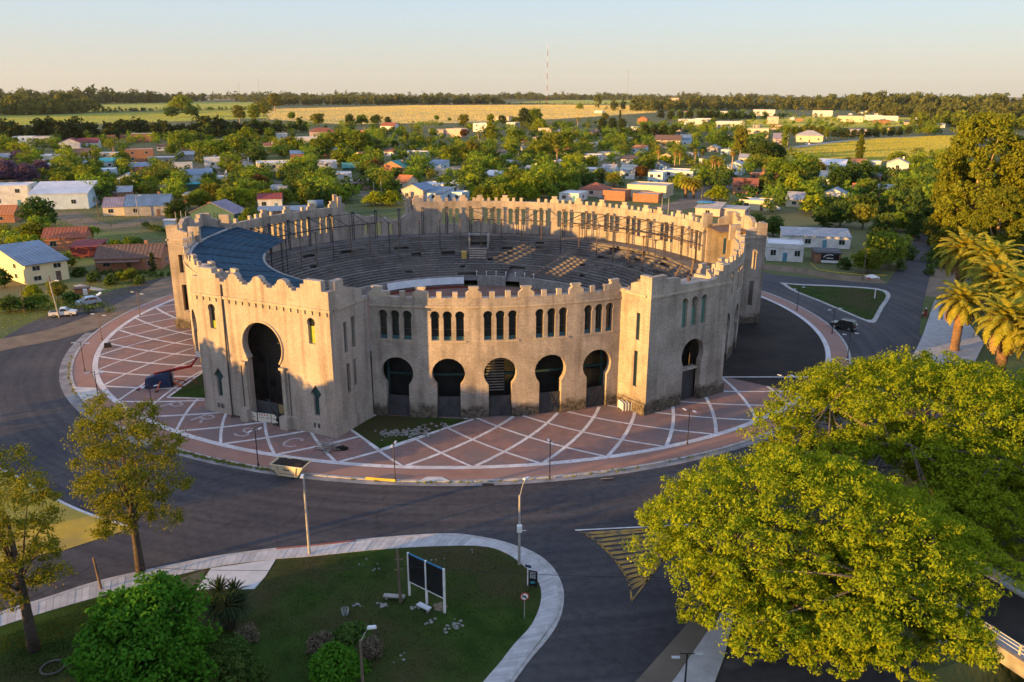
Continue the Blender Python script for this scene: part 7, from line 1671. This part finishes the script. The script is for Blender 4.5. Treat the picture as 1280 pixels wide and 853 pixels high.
# ---- poles of the town
def upole(u, v, vt, label, lamp=False, cross=True, mat=None, lean=0.0, r=.13):
    g = G(u, v); h = hgt(u, v, vt); t = thing('utility_pole', label, 'utility pole', g, R_(25), 'utility poles of the town'); MB().tube([(0,0,-.1),(lean,0,h)], [r,r*.7], 6).build('pole', mat or WOOD, t)
    if cross: MB().bar((-.9+lean,0,h*.93),(.9+lean,0,h*.93),.12).build('crossarm', WOOD, t)
    if lamp: MB().tube([(lean,0,h-.3),(lean+.9,-.4,h+.2)], .05, 5).build('arm', CPOLE, t); MB().cbox((lean+1.2,-.5,h+.2),(.7,.3,.14),-.4).build('lamp_head', LEDW, t)
    return g + Vector((lean, 0, h))
UP = [upole(74,397,352,'tall pale pole leaning beside the white pickup',True,False,CPOLE,-.6),upole(67,380,345,'thin wooden pole behind the white pickup',False,False),upole(31,391,358,'bare pole standing in the left hedge',False,False),upole(173,271,245,'street lamp beside the steel blue roof on the dirt street',True,False,CPOLE),
      upole(124,276,250,'wooden pole beside the pale blue warehouse',False,True),upole(283,219,197,'wooden pole with crossarm at the lane corner'),upole(248,208,190,'wooden pole left of the lane'),upole(310,220,203,'wooden pole at the end of the lane'),upole(333,227,210,'lamp pole in front of the cream two-storey block',True,False),upole(299,229,214,'short sunlit pole at the town street',False,False),
      upole(351,226,208,'bare pole right of the cream two-storey block',False,False),upole(365,227,212,'short bare pole by the blue car',False,False),upole(536,232,208,'pole behind the orange brick gable house'),upole(525,232,212,'second pole behind the orange brick gable house',False),upole(468,250,228,'pole in front of the lime bush behind the ruined wall',False,False,CPOLE),upole(477,250,226,'taller pole in front of the lime bush behind the ruined wall',False,False,CPOLE),
      upole(648,207,190,'pale pole among the central trees',False,False,CPOLE),upole(642,208,196,'wooden pole among the central trees',False),upole(835,268,247,'bare pole behind the back wall near the street',False,False,CPOLE),upole(827,266,247,'second bare pole behind the back wall near the street',False,False,CPOLE),upole(876,262,235,'wooden pole with crossarm on the street behind the arena'),upole(923,232,212,'wooden pole right of the fan palms'),upole(957,225,205,'wooden pole with crossarm among the right trees'),
      upole(1078,352,314,'wooden pole before the earth bank at the right verge',False,False),upole(1093,374,362,'short pale post on the traffic island',False,False,WHITE),upole(221,284,265,'first thin post beside the dark green shed',False,False,CPOLE),upole(228,284,264,'second thin post beside the dark green shed',False,False,CPOLE),upole(234,284,265,'third thin post beside the dark green shed',False,False,CPOLE),
      upole(1001,186,175,'pole beside the gravel road',False),upole(985,200,186,'pole at the corner of the common'),upole(1000,199,188,'goal-like pole on the common',False,False,WHITE),upole(1040,196,186,'pole at the far side of the common',False,False),upole(718,190,178,'pole before the white flat row',False,False),upole(750,192,180,'pole before the cream flat row',False,False),upole(796,190,179,'pole left of the cream school house',False,False)]
wire([UP[5], UP[7]], 'wires along the lane poles', .8, .03); wire([UP[6], UP[5]], 'wires between the lane pole and the corner pole', .8, .03); wire([UP[23], G(1290, 330) + Vector((0,0,9))], 'wire from the verge pole towards the palms', 1.0, .03)
wire([UP[23], UP[23] + Vector((-22, 6, 0))], 'wire from the verge pole to the brick carport', .5, .03)
# masts on the horizon
def mast(u, vb, vt, label, wide, red):
    g = G(u, vb); h = hgt(u, vb, vt); t = thing('radio_mast', label, 'radio mast', g); n = 10
    for i in range(n):
        mb = MB(); z0, z1 = h*i/n, h*(i+1)/n; q = wide
        for k in range(3):
            a, b = 2*pi*k/3, 2*pi*(k+1)/3; mb.bar((q*math.cos(a),q*math.sin(a),z0),(q*math.cos(a),q*math.sin(a),z1),q*.35)
            for j in range(4): z = z0+(z1-z0)*j/4; mb.bar((q*math.cos(a),q*math.sin(a),z),(q*math.cos(b),q*math.sin(b),z+(z1-z0)/4),q*.22)
        mb.build('mast_section', (RED if i % 2 == 0 else WHITE) if red else CPOLE, t)
mast(683.5, 128.4, 55, 'tall red and white lattice mast standing on the horizon', 1.6, True); mast(784, 126, 86, 'faint thin mast right of the red and white one', .8, False); mast(325, 126, 98, 'faint thin mast on the left horizon', .8, False); mast(300, 126, 103, 'fainter mast left of the thin one on the left horizon', .7, False)
# small yard things
t = thing('kiosk', 'little pale blue kiosk at the end of the dirt street', 'kiosk', G(212, 283), R_(10)); MB().box(-1.6,1.6,0,2.4,0,1.7).build('wall', WALLS['L'], t); MB().box(-1.8,1.8,-.2,2.6,1.703,1.85).build('roof', ROOFS['w'], t)
t = thing('water_tank', 'blue-grey round-topped tank behind the arena wall', 'tank', G(395, 262), R_(15)); MB().tube([(-2.6,0,1.6),(2.6,0,1.6)], 1.6, 18).build('tank', ROOFS['b'], t, True)
for x in (-1.6, 1.6): MB().box(x-.2,x+.2,-1.2,1.2,0,.6).build('leg', CONC, t)
t = thing('dog_house', 'small hutch with brown roof and white box beside the hatchback', 'hutch', G(102, 368), R_(15)); MB().box(-1.2,1.2,0,1.5,0,1.0).build('wall', WALLS['O'], t); MB().box(-1.4,1.4,-.3,1.7,1.003,1.2).build('roof', ROOFS['n'], t); MB().box(.5,1.2,-.9,-.35,0,1.1).build('meter_box', WHITE, t)
t = thing('garden_path', 'grey slab path from the hatchback to the brick bungalow', 'path', G(112, 360), R_(-32)); MB().box(-4.5,4.5,-.8,.8,0,.05).build('slab', ROOFS['c'], t)
t = thing('plastic_heap', 'heap of white and red plastic sheets beside the verge pole', 'heap', G(1088, 350), .2); mb = MB(); mb.blob((0,0,.4), (2.0,.9,.7), 10, 5, 0, .2, rs); mb.build('sheet', WHITE, t); mb = MB(); mb.blob((-.9,-.6,.35), (.8,.5,.4), 9, 5, 0, .2, rs); mb.build('red_sheet', RED, t)
mb = MB(); pts = GP([(1012,333),(1022,342),(1050,346),(1082,349),(1108,349)])
for p in pts: mb.tube([p, p + Vector((0,0,1.1))], .04, 5)
tp = MB()
for a, b in zip(pts, pts[1:]): tp.bar(a + Vector((0,0,.9)), b + Vector((0,0,.85)), .02, .16)
t = thing('tape_fence', 'yellow tape strung on stakes along the earth bank', 'tape fence', (0,0,0)); mb.build('stake', WOOD, t)['kind'] = 'stuff'; tp.build('tape', bpy.data.materials['yellow_tape'], t)
g = G(1036, 330); t = thing('carport_banner', 'dark banner with white arc hung in the brick carport', 'banner', g + Vector((0,-.25,0)), R_(-12)); box_obj('banner_sheet', -2.0,2.0,-.03,.03,.2,2.5, BLACK, t); box_obj('white_band', -1.9,1.9,-.045,-.034,.25,.85, WHITE, t)
mb = MB(); mb.tube([(1.5*math.cos(a),-.04,1.2+1.0*math.sin(a)) for a in [pi*(.35+.55*i/10) for i in range(11)]], .09, 5); mb.build('arc', WHITE, t)
mb = MB()
for i in range(6): mb.box(-.7+i*.25,-.52+i*.25,-.05,-.04,1.25,1.5)
mb.build('lettering', WHITE, t)['kind'] = 'stuff'
# tarpaulin on the street shed
mb = MB(); g = G(884, 268); mb.blob((g.x, g.y + 3, 3.6), (3.2, 2.4, .35), 12, 4, 0, .1, rs); tag(mb.build('roof_tarpaulin', M('bright_blue_tarp', (.05,.28,.48), (.04,.2,.36), scale=1, bump=.4)), 'bright blue tarpaulin spread over the street shed roof', 'tarpaulin')
# hedge along the lawn plots
HD = np.random.default_rng(5)
for (u0,v0,u1,v1,hh,l) in ((179,283,217,297,1.6,'clipped dark hedge below the dirt street'),(120,343,180,346,1.2,'low garden hedge in front of the brick bungalow'),(-5,388,44,389,2.2,'dark unclipped hedge along the left road')):
    a, b = G(u0,v0), G(u1,v1); n = max(8, int((b-a).length/.7)); cen = [a.lerp(b,(i+HD.random())/n) + Vector((0, HD.normal()*.4, hh*(.3+.55*HD.random()))) for i in range(n*3)]
    V, F = leaves(HD, np.array(cen), np.full(len(cen), hh*.42), 60, .16, up=.4); t = thing('hedge', l, 'hedge', (0,0,0)); o = bpy.data.objects.new('foliage', np_mesh('foliage', V, F, L_DARK)); COL.objects.link(o); o.parent = t

# ---- the road bridge over the ravine
br = thing('road_bridge', 'concrete road bridge with pale pavements and railing at the lower right', 'bridge', (0, 0, 0))
ne = G(1187, 770); nd = bd; fe0 = ne + bn * 8.4
def strip(mb, o0, o1, s0, s1, z0, z1):
    q = [ne + bn*o0 + nd*s0, ne + bn*o1 + nd*s0, ne + bn*o1 + nd*s1, ne + bn*o0 + nd*s1]; mb.prism([(p.x, p.y) for p in q], z0, z1)
mb = MB(); strip(mb, 1.3, 7.2, -9, 26, -.5, .10); mb.build('deck', M('bridge_asphalt', (.05,.043,.036), (.034,.03,.026), scale=.5, bump=.3, bscale=8), br)
for o0, o1 in ((.0, 1.3), (7.2, 8.6)):
    mb = MB(); strip(mb, o0, o1, -9, 26, -.5, .28); mb.build('pavement', SLAB, br)
mb = MB(); strip(mb, -.35, -.003, 2.0, 26, -.75, .42); mb.build('edge_beam', CONC, br)
for i in range(14):
    p = ne + bn*.15 + nd*(-6 + i*2.3); mb = MB(); mb.cbox((p.x,p.y,.75),(.16,.16,.95),math.atan2(nd.y,nd.x)); mb.build('railing_post', CPOLE, br)
for z in (.62, .92, 1.18):
    mb = MB(); mb.bar(ne + bn*.15 + nd*-6 + Vector((0,0,z)), ne + bn*.15 + nd*24 + Vector((0,0,z)), .05); mb.build('rail', LEDW, br)
s_ = (rA - ne).dot(nd)
for sx in (s_ - .6, s_ + 9.0): mb = MB(); strip(mb, -.34, 8.6, sx, sx + .8, -4.2, -.505); mb.build('abutment', CONC, br)
mb = MB(); q = [ne + bn*-.4 + nd*(s_-.5), ne + bn*-3.6 + nd*(s_-2.2)]; mb.bar(q[0] + Vector((0,0,-1.6)), q[1] + Vector((0,0,-1.6)), .4, 3.6); mb.build('wing_wall', CONC, br)
# tufts of longer grass so the lawns and verges do not lie flat
rng = np.random.default_rng(77); cen = []
def inpoly(x, y, P_):
    c = False; j = len(P_) - 1
    for i in range(len(P_)):
        if (P_[i].y > y) != (P_[j].y > y) and x < (P_[j].x-P_[i].x)*(y-P_[i].y)/(P_[j].y-P_[i].y)+P_[i].x: c = not c
        j = i
    return c
def tufts(name, polys, n, h, mat, label, z=.1, clump=.5):
    pts = []
    for pl in polys:
        P_ = GP(pl); xs = [p.x for p in P_]; ys = [p.y for p in P_]; k = 0
        while k < n // len(polys):
            x, y = rng.uniform(min(xs), max(xs)), rng.uniform(min(ys), max(ys))
            if inpoly(x, y, P_):
                for _ in range(1 + int(rng.random() * 6)): pts.append((x + rng.normal()*clump, y + rng.normal()*clump)); k += 1
    pts = np.array(pts); m_ = len(pts); az = rng.random(m_)*6.28; hh = h*(.5+rng.random(m_)); w = h*.35
    b = np.stack([pts[:,0], pts[:,1], np.full(m_, z-.02)], 1); s = np.stack([np.cos(az), np.sin(az), np.zeros(m_)], 1)*w; l = np.stack([rng.normal(size=m_)*.35, rng.normal(size=m_)*.35, np.ones(m_)], 1)*hh[:,None]
    V = np.stack([b-s, b+s, b+l], 1).reshape(-1,3); o = bpy.data.objects.new(name, np_mesh(name, V, np.arange(len(V)).reshape(-1,3), mat)); COL.objects.link(o); tag(o, label, 'grass', None, 'stuff')
GB = leaf_mat('grass_blades', (.03,.055,.010), (.06,.065,.018), rnd=0, trans=.3); GY = leaf_mat('sunny_grass_blades', (.15,.17,.03), (.22,.20,.05), rnd=0, trans=.3); GG = leaf_mat('grain_ears', (.55,.40,.13), (.66,.48,.17), rnd=0, trans=.3); GL = leaf_mat('crop_blades', (.36,.37,.04), (.46,.42,.06), rnd=0, trans=.3)
tufts('grass', [[(345,705),(480,691),(600,688),(648,708),(672,740),(655,790),(600,850),(480,850),(320,850),(330,740)],[(0,800),(130,752),(200,760),(200,850),(0,850)]], 26000, .10, GB, 'short grass blades of the foreground lawn', .11, .35)
tufts('grass', [[(0,412),(90,393),(220,345),(222,320),(150,340),(60,372),(0,385)]], 9000, .16, GY, 'sunlit grass along the left road', .02, .6)
tufts('grass', [[(110,300),(210,285),(222,320),(130,310)]], 5000, .14, GY, 'grass of the lawn below the dirt street', .02, .6)
tufts('grain', [[(338,150),(330,137),(520,132),(700,131.2),(815,132.5),(820,141),(700,149),(560,154.5),(430,156)]], 60000, 1.25, GG, 'standing ripe grain of the golden field', .25, 6)
tufts('crop', [[(-200,154),(-200,146),(60,144),(240,138.5),(326,138),(336,148),(200,153),(60,157)]], 30000, .9, GL, 'standing green crop beyond the pine belt', .2, 5)
tufts('pasture_grass', [[(955,203),(985,187),(1080,174),(1180,170),(1230,171),(1200,186),(1150,199),(1040,206)]], 44000, .45, GL, 'long grass of the common', .2, 2)
tufts('pasture_grass', [[(905,163),(925,150),(1010,146),(1180,148),(1180,156),(1080,160),(1000,161)],[(640,128.5),(700,125.2),(800,124.8),(840,126),(815,131.5),(700,130.2)],[(70,141),(90,130),(230,128),(330,128),(326,137),(240,137.5)]], 36000, .8, GL, 'long grass of the distant pastures', .2, 5)
tufts('weeds', [[(975,356),(1100,364),(1112,372),(1090,400),(1040,382)]], 2500, .12, GB, 'weedy grass of the traffic island', .15, .5)
tufts('rough_grass', [[(0,330),(0,230),(240,185),(470,175),(470,250),(210,270)],[(470,250),(470,170),(830,165),(1150,205),(1150,262),(960,250),(830,240)]], 60000, .3, L_MID, 'rough grass between the houses of the town', .02, 2.5)
wd = []
for i in range(260):
    a = rng.choice([rng.uniform(-118, -104), rng.uniform(-160, -125), rng.uniform(-100, -62)], p=[.6, .25, .15]); wd.append(tuple(P(62.15 + rng.normal() * .12, a, .02))[:3])
wd = np.array(wd); V, F = leaves(rng, wd + np.array([0, 0, .12]), np.full(len(wd), .2), 16, .09, up=.3, tri=True)
o = bpy.data.objects.new('weeds', np_mesh('weeds', V, F, GY)); COL.objects.link(o); tag(o, 'weeds growing in the gutter along the plaza kerb', 'weeds', None, 'stuff')

# repairs, drains and covers that break up the asphalt
for (u, v, r, l) in ((610,606,.1,'grated gutter drain in front of the third arch'),(760,600,.15,'grated gutter drain right of the fourth lamp')):
    t = thing('gutter_drain', l, 'drain', G(u, v, .05), r); MB().box(-.6,.6,-.22,.22,0,.03).build('grate', BLACK, t); MB().box(-.68,.68,.225,.3,0,.05).build('frame', CONC, t)

# ---- evening haze: one closed box of thin air round the whole scene
hz = MB(); hz.box(-14300, 14300, -700, 14300, -5.5, 330)
hm = bpy.data.materials.new('thin_haze'); hm.use_nodes = True; hn = hm.node_tree; hn.nodes.clear()
ho = hn.nodes.new('ShaderNodeOutputMaterial'); pv2 = hn.nodes.new('ShaderNodeVolumePrincipled'); pv2.inputs['Color'].default_value = (.95, .93, .90, 1); pv2.inputs['Density'].default_value = 1.4e-5; pv2.inputs['Anisotropy'].default_value = .2
hn.links.new(pv2.outputs[0], ho.inputs['Volume']); hb = hz.build('haze', hm); hb['kind'] = 'stuff'; hb['label'] = 'thin evening haze over the far fields'
